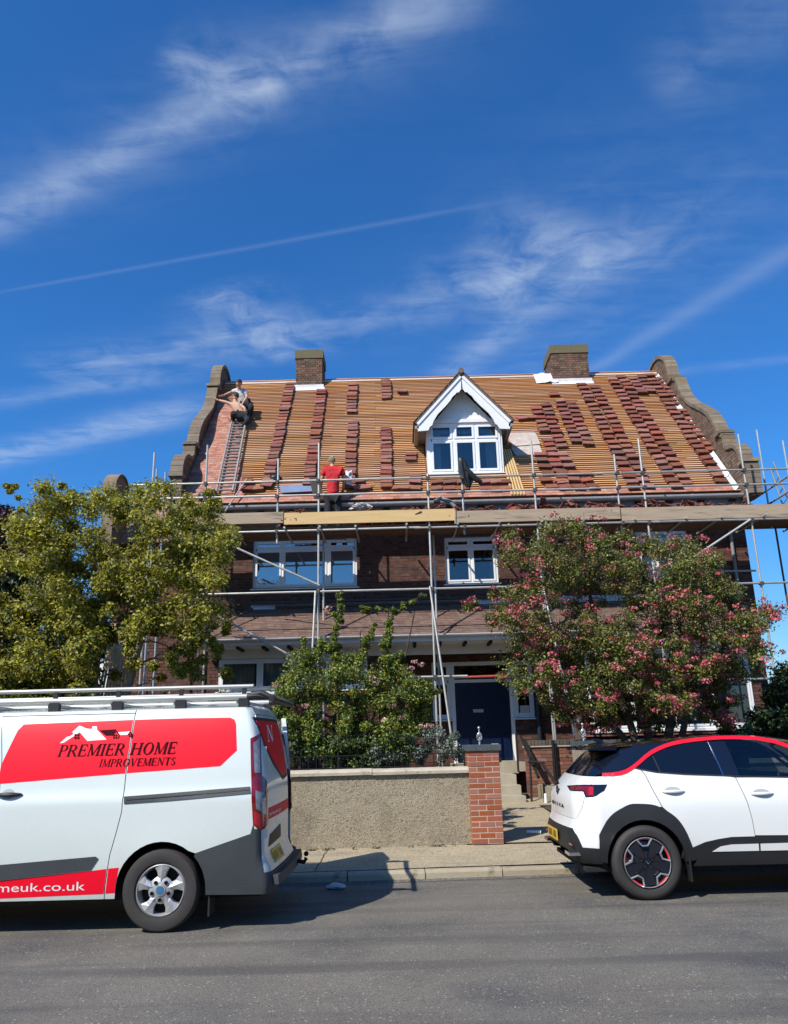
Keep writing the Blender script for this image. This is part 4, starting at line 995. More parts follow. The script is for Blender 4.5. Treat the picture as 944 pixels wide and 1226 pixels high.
# toe boards on edge
def toe(x0p, x1p, y0, y1, m, yref):
    a, b = at(x0p, yref, SY).x, at(x1p, yref, SY).x; zt = at((x0p+x1p)/2, y0, SY).z; zb_ = at((x0p+x1p)/2, y1, SY).z
    MB().box((a, SY-.075 if m is mBoardNew else SY-.078, zb_), (b, SY-.028, zt)).build('toe_board', m, sc)
toe(215, 340, 615.5, 628.5, mBoardOld, 622); toe(341, 545, 612.5, 626.5, mBoardNew, 619); toe(546, 742, 610.5, 624.5, mBoardOld, 617); toe(743, 960, 606.5, 622, mBoardOld, 614)
MB().box((at(216, 600, SY).x, SY-.02, zl-.12), (at(280, 600, SY).x, SY+.02, zl+.05)).build('toe_board', mBoardOld, sc)
tub('toe_board_clip', at(545.5, 611, SY-.08), at(545.5, 627, SY-.08), .02, mBoardOld)
# aluminium ladder truss at the right end
lt_ = thing('scaffold_ladder', 'steel ladder section sticking up at the right end of the scaffold', 'ladder', at(930, 610, SI))
for a, b in (((926, 553), (946, 604)), ((923, 562), (940, 612))): tub('rail', at(*a, SI+.2), at(*b, SI+.2), .02, mTube, lt_)
for i in range(4):
    t = i/4+.1; a = ext(at(926, 553, SI+.2), at(946, 604, SI+.2), t); b = ext(at(923, 562, SI+.2), at(940, 612, SI+.2), t); tub('rung', a, b, .012, mCoupler, lt_)
# loose tiles and rubble on the deck behind the toe board
mb = MB()
for i in range(1300):
    xp = random.choice((random.uniform(335, 372), random.uniform(430, 545), random.uniform(500, 690), random.uniform(690, 900), random.uniform(560, 900)))
    X = at(xp, 610, SY).x; Y = SY+.02+random.random()*.4; h = (.26+.26*abs(noise.noise(Vector((X*1.6, 0, 4)))))*random.random()**.6+.03
    A = Matrix.Translation((X, Y, DZ+h)) @ Matrix.Rotation(random.uniform(-1.1, 1.1), 4, 'X') @ Matrix.Rotation(random.uniform(-.6, .6), 4, 'Y') @ Matrix.Rotation(random.uniform(0, 3), 4, 'Z')
    s = random.uniform(.5, 1); mb.box((-.13*s, -.08*s, -.007), (.13*s, .08*s, .007), M=A)
o = mb.build('loose_tiles', mTileDebris); tag(o, 'heap of broken dark red tiles lying along the scaffold platform', 'tiles', kind='stuff')
# rags and sacks
def lump(name, c, r, mt, label, cat, seed=0, rough=.16):
    bm = bmesh.new(); bmesh.ops.create_icosphere(bm, subdivisions=3, radius=1)
    for v in bm.verts:
        d = v.co.normalized(); k = 1+.35*noise.noise(d*1.8+Vector((seed, 0, 0)))+rough*noise.noise(d*4+Vector((0, seed, 0)))
        v.co = Vector((d.x*r[0]*k, d.y*r[1]*k, d.z*r[2]*k))
    me = bpy.data.meshes.new(name); bm.to_mesh(me); bm.free(); me.materials.append(mt); o = link(name, me, None, c); sm(o, 60)
    return tag(o, label, cat)
lump('rubble_sack', at(254, 601, SY+.2), (.20, .15, .26), mBlackPl, 'black plastic sack hanging over the scaffold rail below the ladder', 'sack', 3, .5)
lump('rubble_sack', at(243, 595, SY+.1), (.11, .1, .12), mBlackPl, 'small black bag tied to the rail left of the larger black sack', 'bag', 8)
lump('white_rag', at(433, 607, SY+.25), (.20, .11, .08), mat('white_cloth', (.6, .58, .55), (.4, .38, .36), 14, .9, .8, 12), 'crumpled white rag on the platform right of the man in red', 'rag', 5, .9)
lump('white_bag', at(417, 572, SI+.1), (.13, .1, .17), mat('white_plastic', (.66, .62, .6), (.5, .45, .45), 6, .7), 'white plastic bag lying on the tile stack right of the man in red', 'bag', 6, .5)
lump('sheet_bundle', at(330, 573, 18.9), (.16, .1, .12), mBlackPl, 'black jacket left on the tile stacks right of the ladder', 'jacket', 9)
# dark coat hung on a short post under the dormer
m = MB(); n = 9; cc = at(553, 551, SY+.02); vs = []
rows = [(0, .05, .04), (.06, .09, .05), (.20, .10, .05), (.36, .12, .06), (.52, .11, .06), (.68, .04, .04)]
for dz, hw, dp in rows:
    for k in range(12):
        a = 2*PI*k/12; vs.append((cc.x+.10*dz/.6+hw*math.cos(a)*(1+.35*math.sin(k*2.1+dz*4)), cc.y-.05+dp*math.sin(a)*(1+.4*math.sin(k*3.3)), cc.z+.02-dz-.05*math.sin(5*a+dz*3)))
m.add(vs, [(i*12+k, i*12+(k+1) % 12, (i+1)*12+(k+1) % 12, (i+1)*12+k) for i in range(5) for k in range(12)]+[tuple(range(12)), tuple(range(60, 72))[::-1]])
coat = m.build('coat', mBlackPl, smooth=True); tag(coat, 'black coat hanging over a scaffold post in front of the dormer', 'coat')
m = MB(); a, b, c_ = at(556, 563, SY), at(580, 571, SY), at(562, 590, SY)
sl = m.tube([at(557, 560, SY-.05), at(568, 572, SY-.05), at(577, 578, SY-.02)], [.06, .075, .05], 8); m.build('sleeve', mBlackPl, coat, smooth=True)
# grey flexible pipe bending over the gutter below the dormer
m = MB().tube([at(520, 601, SY+.35), at(528, 597, SY+.35), at(538, 600, SY+.35), at(547, 609, SY+.35)], .05, 10); tag(m.build('sheet_roll', mFascia, smooth=True), 'grey roll of sheeting curving over the platform left of the coat', 'roll')
# tilted brown board beside the man in red
m = MB(); q = [(370, 571), (382, 571), (388, 598), (376, 597)]; pts = [at(*p, SI-.1) for p in q]
m.add([p for p in pts]+[p+Vector((0, .03, 0)) for p in pts], [(0, 1, 2, 3), (7, 6, 5, 4), (0, 4, 5, 1), (1, 5, 6, 2), (2, 6, 7, 3), (3, 7, 4, 0)])
tag(m.build('plywood_sheet', mat('dark_ply', (.07, .055, .045), (.05, .042, .035), 4, .8)), 'dark brown plywood sheet leaning beside the man in red', 'board')
# ---------------------------------------------------------------- vehicle body tools
def hermite(xs, ys):
    xs, ys = list(xs), list(ys); n = len(xs); d = [(ys[i+1]-ys[i])/(xs[i+1]-xs[i]) for i in range(n-1)]
    m = [d[0]]+[0 if d[i-1]*d[i] <= 0 else 2*d[i-1]*d[i]/(d[i-1]+d[i]) for i in range(1, n-1)]+[d[-1]]
    def f(x):
        if x <= xs[0]: return ys[0]
        if x >= xs[-1]: return ys[-1]
        i = 0
        while x > xs[i+1]: i += 1
        h = xs[i+1]-xs[i]; t = (x-xs[i])/h
        return ys[i]*(1+2*t)*(1-t)**2+h*m[i]*t*(1-t)**2+ys[i+1]*t*t*(3-2*t)+h*m[i+1]*t*t*(t-1)
    return f
class Body:
    def __init__(s, X0, Yc, fwd, side, xe, xf, W, r=.22, r2=.4, bulge=.05, z0=0.0, yaw=0.0):
        s.X0, s.Yc, s.fwd, s.side, s.xe, s.xf, s.W, s.r, s.r2, s.bulge = X0, Yc, fwd, side, xe, xf, W, r, r2, bulge
        s.M = Matrix.Translation((X0, Yc, z0)) @ Matrix.Rotation((PI if fwd < 0 else 0)+yaw, 4, 'Z')
    def P(s, u, z, off=0.0):
        r = s.r; xe = s.xe(z); xc = xe+r; xf = s.xf(z)-s.r2; W = s.W(z, max(xe, min(u, s.xf(z))))
        if u > xf:
            a = min((u-xf)/s.r2, PI/2+1.2)
            if a <= PI/2: x, y = xf+s.r2*math.sin(a), W-s.r2+s.r2*math.cos(a); nx, ny = math.sin(a), math.cos(a)
            else: x, y = xf+s.r2, W-s.r2-(u-xf-s.r2*PI/2); nx, ny = 1, 0
        elif u >= xc: x, y, nx, ny = u, W, 0, 1
        else:
            t = xc-u
            if t < r*PI/2: a = t/r; x, y, nx, ny = xc-r*math.sin(a), W-r+r*math.cos(a), -math.sin(a), math.cos(a)
            else: x, y, nx, ny = xe, W-r-(t-r*PI/2), -1, 0
            x += s.bulge*((abs(y)/W)**2)*min(1, t/.1)
        return Vector((x+nx*off, (y+ny*off)*s.side, z))
    def urear(s, y, z):     # u of the rear surface point with half-width position y
        return s.xe(z)+s.r-(s.r*PI/2+(s.W(z, s.xe(z))-s.r-y))
    def proj(s, u, z, off=0):
        p = Rm.transposed() @ ((s.M @ s.P(u, z, off))-CAM); return Vector((472+FPX*p.x/-p.z, 613-FPX*p.y/-p.z))
    def uz(s, px, py, g0=None):
        u, z = g0 or (1.0, .8); e = 1e-3; T = Vector((px, py))
        for _ in range(40):
            c = s.proj(u, z); du = (s.proj(u+e, z)-c)/e; dz = (s.proj(u, z+e)-c)/e; r = T-c
            det = du.x*dz.y-du.y*dz.x
            if abs(det) < 1e-9: u += .05; continue
            a = (r.x*dz.y-r.y*dz.x)/det; b = (du.x*r.y-du.y*r.x)/det
            a = max(-.2, min(.2, a)); b = max(-.2, min(.2, b)); u += a; z += b; z = max(.0, min(z, 2.4))
            if abs(a)+abs(b) < 1e-5: break
        return (u, z)
    def pxs(s, pts): 
        out = []; g = None
        for p in pts: g = s.uz(*p, g0=g if g else None); out.append(g)
        return out
    def skin(s, name, poly, m, parent, off=0.0, lip=.012, cell=.07, both=True, smooth=True, ucell=None, lipdir=-1):
        bm = bmesh.new(); vs = [bm.verts.new((u, 0, z)) for u, z in poly]; bm.faces.new(vs)
        us = [p[0] for p in poly]; zs = [p[1] for p in poly]; uc = ucell or cell
        for lo, hi, ax, c in ((min(us), max(us), 0, uc), (min(zs), max(zs), 2, cell)):
            k = math.ceil(lo/c)
            while k*c < hi:
                co = [0, 0, 0]; no = [0, 0, 0]; co[ax] = k*c; no[ax] = 1
                bmesh.ops.bisect_plane(bm, geom=bm.verts[:]+bm.edges[:]+bm.faces[:], plane_co=co, plane_no=no, dist=1e-5); k += 1
        if min(us) < .35:       # finer columns round the corner
            k = -.6
            while k < .6:
                bmesh.ops.bisect_plane(bm, geom=bm.verts[:]+bm.edges[:]+bm.faces[:], plane_co=(k, 0, 0), plane_no=(1, 0, 0), dist=1e-5); k += .031
        flat = {v: (v.co.x, v.co.z) for v in bm.verts}
        for v, (u, z) in flat.items(): v.co = s.P(u, z, off)
        if lip:
            be = [e for e in bm.edges if e.is_boundary]; r = bmesh.ops.extrude_edge_only(bm, edges=be)
            nv = {v for v in r['geom'] if isinstance(v, bmesh.types.BMVert)}
            old = {}
            for v in nv:
                for e in v.link_edges:
                    o = e.other_vert(v)
                    if o in flat: old[v] = flat[o]
            for v in nv:
                u, z = old[v]; v.co = s.P(u, z, off+lipdir*lip)
        bmesh.ops.recalc_face_normals(bm, faces=bm.faces)
        # make sure normals look outward
        c = Vector((s.M.to_scale().x*2, 0, .8)); f = max(bm.faces, key=lambda f: f.calc_area())
        if f.normal.dot(f.calc_center_median()-Vector((2, 0, .8))) < 0: bmesh.ops.reverse_faces(bm, faces=bm.faces)
        objs = []
        for sd in ((1, -1) if both else (1,)):
            me = bpy.data.meshes.new(name); b2 = bm.copy()
            if sd < 0:
                for v in b2.verts: v.co.y = -v.co.y
                bmesh.ops.reverse_faces(b2, faces=b2.faces)
            b2.to_mesh(me); b2.free(); me.materials.append(m); o = link(name, me, parent)
            if smooth: sm(o, 35)
            objs.append(o)
        bm.free(); return objs
    def line(s, name, pts, w, m, parent, off=.002, both=True, lip=.003):
        """strip of width w following pts (u, z)"""
        v = [Vector(p) for p in pts]; L = []; R = []
        for i, p in enumerate(v):
            d = (v[min(i+1, len(v)-1)]-v[max(i-1, 0)]).normalized(); n = Vector((-d.y, d.x))*w/2; L.append(tuple(p+n)); R.append(tuple(p-n))
        return s.skin(name, L+R[::-1], m, parent, off=off, lip=lip, both=both)
def mapmesh(s, name, verts, faces, m, parent, off):
    mb = MB(); mb.add([s.P(u, z, off) for u, z in verts], faces); return mb.build(name, m, parent)
def text_uz(body, name, txt, u0, u1, z0, zh, m, parent, off=.003, slope=0.0, shear=0.0):
    """lettering with the built-in font, fitted between u0 (left) and u1 (right); z0 baseline at the left, zh height of capitals"""
    cu = bpy.data.curves.new(name, 'FONT'); cu.body = txt; cu.resolution_u = 3; cu.shear = shear
    to = bpy.data.objects.new(name, cu); COL.objects.link(to); me0 = to.to_mesh()
    vs = [v.co.copy() for v in me0.vertices]; fs = [tuple(p.vertices) for p in me0.polygons]
    to.to_mesh_clear(); bpy.data.objects.remove(to); bpy.data.curves.remove(cu)
    xa = min(v.x for v in vs); xb = max(v.x for v in vs); k = (u1-u0)/(xb-xa); kz = zh/.69
    out = [(u0+(v.x-xa)*k, z0+v.y*kz+slope*(v.x-xa)*k) for v in vs]
    mb = MB(); mb.add([body.P(u, z, off) for u, z in out], fs); return mb.build(name, m, parent)
# a small serif alphabet, drawn as strokes on a 0..1 high grid
def serif_glyph(c):
    T, t = .17, .065     # thick and thin strokes
    P = []
    def bar(x0, y0, x1, y1, w):
        d = Vector((x1-x0, y1-y0)); n = Vector((-d.y, d.x)).normalized()*w/2
        P.append([(x0+n.x, y0+n.y), (x1+n.x, y1+n.y), (x1-n.x, y1-n.y), (x0-n.x, y0-n.y)])
    def stem(x, w=T, y0=0, y1=1): P.append([(x-w/2, y0), (x+w/2, y0), (x+w/2, y1), (x-w/2, y1)])
    def serif(x, y, w=.30, s=1): P.append([(x-w/2, y), (x+w/2, y), (x+w/2, y+.05*s), (x-w/2, y+.05*s)])
    def bowl(cx, cy, rx, ry, a0, a1, wx=T, wy=t, n=14):
        for i in range(n):
            A, B = a0+(a1-a0)*i/n, a0+(a1-a0)*(i+1)/n; q = []
            for a, o in ((A, 1), (B, 1), (B, 0), (A, 0)): q.append((cx+(rx-(0 if o else wx))*math.cos(a), cy+(ry-(0 if o else wy))*math.sin(a)))
            P.append(q)
    h = PI/2
    if c == 'P': stem(.13); serif(.13, 0); serif(.09, 1, .24, -1); bar(.13, 1-t/2, .36, 1-t/2, t); bar(.13, .46+t/2, .36, .46+t/2, t); bowl(.36, .73, .30, .27, -h, h); w = .70
    elif c == 'R': stem(.13); serif(.13, 0); serif(.09, 1, .24, -1); bar(.13, 1-t/2, .36, 1-t/2, t); bar(.13, .46+t/2, .36, .46+t/2, t); bowl(.36, .73, .30, .27, -h, h); bar(.38, .48, .72, .02, T*.9); serif(.74, 0, .2); w = .84
    elif c == 'E': stem(.13); bar(.05, 1-t/2, .62, 1-t/2, t); bar(.05, t/2, .66, t/2, t); bar(.13, .52, .5, .52, t); stem(.60, .05, .78, 1); stem(.64, .05, 0, .24); stem(.49, .05, .40, .64); w = .74
    elif c == 'M': stem(.12, t); stem(.88, T); bar(.12, 1, .48, .05, T*.9); bar(.84, 1, .48, .05, t); serif(.12, 0, .26); serif(.88, 0, .34); serif(.06, 1, .16, -1); serif(.92, 1, .24, -1); w = 1.06
    elif c == 'I': stem(.15); serif(.15, 0, .34); serif(.15, 1, .34, -1); w = .36
    elif c == 'H': stem(.15); stem(.75); bar(.15, .52, .75, .52, t); [serif(x, y, .34, s) for x in (.15, .75) for y, s in ((0, 1), (1, -1))]; w = .96
    elif c == 'O': bowl(.44, .5, .42, .52, 0, 2*PI, n=28); w = .94
    elif c == 'V': bar(.12, 1, .43, .03, T*.95); bar(.76, 1, .43, .03, t); serif(.12, 1, .3, -1); serif(.76, 1, .26, -1); w = .92
    elif c == 'N': stem(.14, t); stem(.76, t); bar(.14, 1, .74, .05, T*.95); serif(.14, 0, .28); serif(.76, 1, .28, -1); serif(.08, 1, .18, -1); w = .94
    elif c == 'T': stem(.38); bar(.03, 1-t/2, .73, 1-t/2, t); stem(.05, .05, .76, 1); stem(.71, .05, .76, 1); serif(.38, 0, .34); w = .80
    elif c == 'S': bowl(.32, .745, .25, .255, .35, 1.5*PI, T*.8, t, 12); bowl(.32, .265, .27, .265, -PI*.93, PI*.5, T*.85, t, 14); w = .68
    else: w = .38
    return P, w
def serif_uz(body, name, txt, u0, u1, z0, zh, m, parent, off=.003, slope=0.0, shear=.18):
    x = 0; quads = []
    for c in txt:
        P, w = serif_glyph(c); quads += [[(x+p[0]+shear*p[1], p[1]) for p in q] for q in P]; x += w+.05
    k = (u1-u0)/(x-.05+shear); mb = MB()
    for i, q in enumerate(quads): 
        o = off+.00004*i
        mb.add([body.P(u0+p[0]*k, z0+p[1]*zh+slope*p[0]*k, o) for p in q], [tuple(range(len(q)))])
    return mb.build(name, m, parent)
mRubber = mat('tyre_rubber', (.022, .021, .020), (.032, .030, .028), 8, .8, .3, 60)
mTyreW = mat('tyre_sidewall', (.035, .031, .028), (.028, .025, .023), 8, .7, .2, 60)
mCarWhite = mat('white_car_paint', (.71, .725, .70), (.70, .715, .69), 1, .28, coat=.6, spec=.5)
mVanWhite = mat('white_van_paint', (.63, .69, .655), (.61, .67, .635), .8, .30, coat=.5, c3=(.56, .61, .60), s3=1.6, f3=(.55, .8))
def add_dirt(m, z0, z1, col, fac, sc):
    t = m.node_tree; q = NG(t); bs = [n for n in t.nodes if n.type == 'BSDF_PRINCIPLED'][0]; src = bs.inputs['Base Color'].links[0].from_socket
    tcx = q.n('ShaderNodeTexCoord'); sp = q.n('ShaderNodeSeparateXYZ'); q.l(tcx.outputs['Object'], sp.inputs[0])
    nz = q.n('ShaderNodeTexNoise'); q.l(tcx.outputs['Object'], nz.inputs['Vector']); nz.inputs['Scale'].default_value = sc; nz.inputs['Detail'].default_value = 8; nz.inputs['Roughness'].default_value = .7
    h = q.m('DIVIDE', q.m('SUBTRACT', z1, sp.outputs[2]), z1-z0, clamp=True)
    f = q.m('MULTIPLY', q.m('MULTIPLY', q.m('MULTIPLY', h, h), q.m('MULTIPLY', nz.outputs[0], 1.5)), fac, clamp=True)
    f = q.m('ADD', f, q.m('MULTIPLY', q.m('GREATER_THAN', nz.outputs[0], .70), .12), clamp=True)
    mm = q.n('ShaderNodeMix', data_type='RGBA'); q.l(f, mm.inputs[0]); q.l(src, mm.inputs[6]); mm.inputs[7].default_value = (*col, 1); q.l(mm.outputs[2], bs.inputs['Base Color'])
    q.l(q.m('ADD', q.m('MULTIPLY', nz.outputs[0], .16), .18), bs.inputs['Roughness'])
add_dirt(mVanWhite, .28, 1.15, (.30, .27, .21), .45, 5); add_dirt(mCarWhite, .25, .9, (.34, .31, .26), .25, 6)
mVinyl = mat('red_vinyl', (.82, .003, .022), (.80, .003, .020), 1, .5, spec=.2)
mVinylDk = mat('dark_lettering', (.045, .004, .008), (.04, .004, .008), 1, .8, spec=.1)
mVinylW = mat('white_lettering', (.78, .78, .78), (.76, .76, .76), 1, .4)
mTrim = mat('grey_plastic_trim', (.034, .040, .044), (.046, .052, .056), 3, .6, .3, 90)
mTrimK = mat('black_plastic_trim', (.010, .011, .012), (.015, .016, .017), 3, .55, .2, 90)
mGloss = mat('gloss_black_paint', (.006, .008, .016), (.006, .008, .016), 1, .12, coat=.8)
mGlassCar = mat('tinted_glass', (.004, .006, .012), (.004, .006, .012), 1, .06, spec=.6, coat=.3)
mGlassCarF = glass('front_door_glass', (.20, .26, .30), .05)
mRedTrim = mat('red_roof_trim', (.70, .008, .03), (.68, .008, .03), 1, .45, spec=.3)
mAlloy = mat('silver_alloy', (.52, .52, .51), (.42, .42, .41), 9, .35, metal=.5)
mAlloyCut = mat('machined_alloy', (.42, .43, .44), (.36, .37, .38), 9, .3, metal=.6)
mChrome = mat('chrome', (.75, .76, .78), (.7, .7, .7), 1, .12, metal=1)
mLens = mat('red_lens', (.20, .006, .012), (.12, .004, .008), 14, .12, coat=.8)
mLensC = mat('clear_lens', (.22, .24, .27), (.13, .14, .17), 22, .12, coat=.8)
mLensB = mat('bright_red_lens', (.45, .010, .02), (.30, .008, .015), 14, .15, coat=.8)
mPlateY = mat('number_plate', (.62, .40, .03), (.58, .36, .03), 2, .4)
mPlateB = mat('plate_black', (.01, .01, .01), (.01, .01, .01), 2, .5)
mBlueCap = mat('blue_hub_cap', (.03, .16, .34), (.03, .14, .3), 9, .3)
mUnder = mat('underbody', (.008, .008, .008), (.012, .012, .012), 2, .9)
def wheel(root, x, y, r, rim_r, side, kind, wd=.215):
    """wheel whose outer face looks toward side*y"""
    W_ = thing_part('wheel', root)
    s = side; y0 = y; n = 56
    pr = [(rim_r, -.02), (rim_r+.012, .006), ((rim_r+r)/2, .016), (r-.022, .008), (r-.006, -.012), (r, -.03), (r, -wd+.04), (r-.02, -wd+.004), (rim_r, -wd+.02)]
    m = MB(); m.lathe([(a, b*s) for a, b in pr], (x, y0, r), n, axis='y'); ty = m.build('tyre', mTyreW, W_, smooth=True)
    tr = MB()            # tread blocks
    for k in range(72):
        a = 2*PI*k/72
        for j in range(3):
            M = Matrix.Translation((x, y0-s*(.055+j*.052), r)) @ Matrix.Rotation(a, 4, 'Y') @ Matrix.Translation((0, 0, r-.003)); tr.box((-.011, -.02, -.004), (.011, .02, .004), M=M)
    o = tr.build('tread', mRubber, W_); o['kind'] = 'stuff'
    m = MB(); m.lathe([(rim_r+.002, -.015*s), (rim_r-.012, -.004*s), (rim_r-.022, -.02*s), (rim_r-.03, -.16*s), (.001, -.165*s)], (x, y0, r), n, axis='y'); m.build('rim', mAlloy if kind == 'van' else mTrimK, W_, smooth=True)
    def F(rr, a, d): return (x+rr*math.cos(a), y0+s*d, r+rr*math.sin(a))
    if kind == 'van':
        MB().lathe([(rim_r-.035, -.11*s), (.001, -.11*s)], (x, y0, r), 32, axis='y').build('brake_disc', mUnder, W_)
        for k in range(5):
            a = PI/2+2*PI*k/5+.02; m = MB(); R_ = rim_r-.012
            for sg in (1,):
                hw = [(.055, .46), (.085, .42), (.125, .28), (.155, .27), (R_, .36)]
                L = [F(q, a-w_, -.030 if q < .1 else -.018) for q, w_ in hw]; R2 = [F(q, a+w_, -.030 if q < .1 else -.018) for q, w_ in hw]; C_ = [F(q, a, -.004 if q > .06 else -.01) for q, w_ in hw]
                B1 = [F(q, a-w_, -.07) for q, w_ in hw]; B2 = [F(q, a+w_, -.07) for q, w_ in hw]; nn = len(hw); vs = L+C_+R2+B1+B2; fs = []
                for i in range(nn-1): fs += [(i, i+1, nn+i+1, nn+i), (nn+i, nn+i+1, 2*nn+i+1, 2*nn+i), (i+1, i, 3*nn+i, 3*nn+i+1), (2*nn+i, 2*nn+i+1, 4*nn+i+1, 4*nn+i)]
                m.add(vs, fs)
            m.build('spoke', mAlloy, W_)
        m = MB(); m.lathe([(.115, -.03*s), (.09, -.012*s), (.05, -.006*s), (.045, .004*s), (.001, .004*s)], (x, y0, r), 32, axis='y'); m.build('hub', mAlloy, W_, smooth=True)
        MB().lathe([(.034, .003*s), (.030, .010*s), (.001, .012*s)], (x, y0, r), 24, axis='y').build('hub_cap', mBlueCap, W_, smooth=True)
        m = MB(); 
        m.lathe([(.037, .002*s), (.036, .008*s), (.031, .009*s), (.031, .004*s)], (x, y0, r), 24, axis='y').build('hub_ring', mChrome, W_, smooth=True)
        for k in range(5):
            a = PI/2+2*PI*(k+.5)/5+.02; c = F(.078, a, 0)
            MB().lathe([(.016, -.02*s), (.016, .004*s), (.010, .006*s), (.010, -.006*s), (.001, -.006*s)], c, 12, axis='y').build('wheel_nut', mUnder, W_)
    else:
        MB().lathe([(rim_r-.02, -.060*s), (.20, -.050*s), (.12, -.03*s), (.05, -.035*s), (.001, -.035*s)], (x, y0, r), 40, axis='y').build('wheel_centre', mGloss, W_, smooth=True)
        for k in range(5):       # broad black spokes
            a = 2*PI*(k+.5)/5+.37; m = MB(); q = [(.05, .35), (.12, .30), (rim_r-.02, .30)]
            f = [F(rr, a-w_, -.012) for rr, w_ in q]+[F(rr, a+w_, -.012) for rr, w_ in q[::-1]]; b = [F(rr, a-w_, -.05) for rr, w_ in q]+[F(rr, a+w_, -.05) for rr, w_ in q[::-1]]; nn = len(f)
            m.add(f+b, [tuple(range(nn)), tuple(range(2*nn-1, nn-1, -1))]+[(i, (i+1) % nn, (i+1) % nn+nn, i+nn) for i in range(nn)]); m.build('spoke', mGloss, W_)
            # machined V edge and red rim segment in the gap
            a = 2*PI*k/5+.37; R_ = rim_r-.012; pts = [(R_, -.33), (.158, -.17), (.158, .17), (R_, .33)]; m = MB()
            P3 = [Vector(F(rr, a+w_, -.004)) for rr, w_ in pts]; ww = [.012, .011, .011, .012]
            m.tube([p for p in P3], [.0105, .0095, .0095, .0105], 6); m.build('machined_edge', mAlloyCut, W_)
            m = MB(); seg = 8
            vs = []; 
            for i in range(seg+1):
                aa = a-.24+.48*i/seg; vs += [F(R_-.002, aa, -.001), F(R_-.016, aa, -.008)]
            m.add(vs, [(2*i, 2*i+2, 2*i+3, 2*i+1) for i in range(seg)]); m.build('red_accent', mRedTrim, W_)
        m = MB(); m.lathe([(rim_r-.006, -.004*s), (rim_r-.012, .004*s), (rim_r-.018, -.004*s)], (x, y0, r), n, axis='y'); m.build('machined_ring', mAlloyCut, W_, smooth=True)
        MB().lathe([(.030, -.033*s), (.030, -.022*s), (.024, -.020*s), (.022, -.027*s), (.001, -.027*s)], (x, y0, r), 24, axis='y').build('hub_cap', mGloss, W_)
        MB().lathe([(.024, -.021*s), (.021, -.017*s), (.018, -.021*s)], (x, y0, r), 24, axis='y').build('hub_emblem', mChrome, W_)
        m = MB().tube([F(.02, 2.4, -.018), F(.004, 2.0, -.017), F(.004, -1.0, -.017), F(.02, -.7, -.018)], .003, 5); m.build('hub_emblem', mChrome, W_)
        for k in range(5):
            a = 2*PI*k/5+.37; MB().lathe([(.010, -.03*s), (.010, -.012*s), (.001, -.010*s)], F(.055, a, -.005), 8, axis='y').build('wheel_nut', mTrimK, W_)
    return W_
def thing_part(name, parent):
    o = bpy.data.objects.new(name, None); COL.objects.link(o); o.empty_display_size = .1; o.parent = parent; return o
# ---------------------------------------------------------------- crossover car: body surface
_w = hermite([.15, .35, .55, .75, .90, .99, 1.10, 1.25, 1.40, 1.55], [.80, .865, .885, .885, .875, .845, .795, .725, .645, .56])
def suvW(z, x):
    k = 0
    if x < 1.3: k = -.05*((1.3-x)/1.3)**2*(1 if z > .6 else .6)
    if x > 3.2: k = -.06*((x-3.2)/.9)**2
    fl = .022*math.exp(-((x-.745)/.42)**2)*math.exp(-((z-.62)/.2)**2)
    return _w(z)+k+fl
suv_xe = hermite([.15, .28, .38, .50, .60, .68, .78, .90, .98, 1.04, 1.20, 1.36, 1.46], [.22, .12, .03, .0, .0, .035, .055, .055, .07, .12, .26, .42, .55])
suv_xf = hermite([.15, .4, .65, .85, .95, 1.0, 1.1, 1.3, 1.45, 1.56], [4.0, 4.1, 4.15, 4.05, 3.85, 3.6, 3.5, 3.25, 3.08, 3.0])
suv = Body(1.70, 9.44, 1, -1, suv_xe, suv_xf, suvW, r=.27, r2=.35, bulge=.07)
_v = hermite([.2, .4, .7, .95, 1.1, 1.2, 1.4, 1.6, 1.8, 1.92, 2.0], [.93, .955, .975, .985, .988, .965, .935, .895, .84, .775, .70])
def vanW(z, x):
    zc = 1.165-.03*(x-1.3)
    return _v(z)-.010/(1+math.exp(-(z-zc)/.008)) + (.0 if z < zc else .004)-(.05*((x-3.4)/1.5)**2 if x > 3.4 else 0)-(.02*((.6-x)/.6)**2 if x < .6 else 0)+.018*math.exp(-((x-.97)/.45)**2)*math.exp(-((z-.60)/.22)**2)
van_xe = hermite([.2, .35, .48, .6, .8, 1.1, 1.3, 1.6, 1.85, 2.0], [.02, -.02, .0, .06, .06, .065, .08, .13, .20, .30])
van_xf = hermite([.2, .5, .8, 1.0, 1.15, 1.3, 1.6, 1.9], [4.85, 4.95, 4.9, 4.75, 4.45, 4.1, 3.75, 3.3])
van = Body(-1.17, 8.64, -1, 1, van_xe, van_xf, vanW, r=.10, r2=.4, bulge=.03)
# ---------------------------------------------------------------- white crossover
def arc(cx, cz, r, a0, a1, n=16): return [(cx+r*math.cos(a0+(a1-a0)*i/n), cz+r*math.sin(a0+(a1-a0)*i/n)) for i in range(n+1)]
def car_root(body, name, label, cat):
    o = bpy.data.objects.new(name, None); COL.objects.link(o); o.matrix_basis = body.M; o['label'] = label; o['category'] = cat; return o
S = car_root(suv, 'parked_car', 'white crossover car with black roof and thin red roof trim, parked on the right', 'car')
B = suv; RWX, FWX, WR = .745, 3.30, .347
ctr = lambda z: (B.urear(0, z), z)
def off_poly(pts, d): return pts
def sm_poly(pts, k=3):
    out = []; n = len(pts)
    for i in range(n-1):
        p0, p1, p2, p3 = pts[max(i-1, 0)], pts[i], pts[i+1], pts[min(i+2, n-1)]
        for j in range(k):
            t = j/k; out.append(tuple(.5*((2*p1[c])+(-p0[c]+p2[c])*t+(2*p0[c]-5*p1[c]+4*p2[c]-p3[c])*t*t+(-p0[c]+3*p1[c]-3*p2[c]+p3[c])*t**3) for c in (0, 1)))
    return out+[pts[-1]]
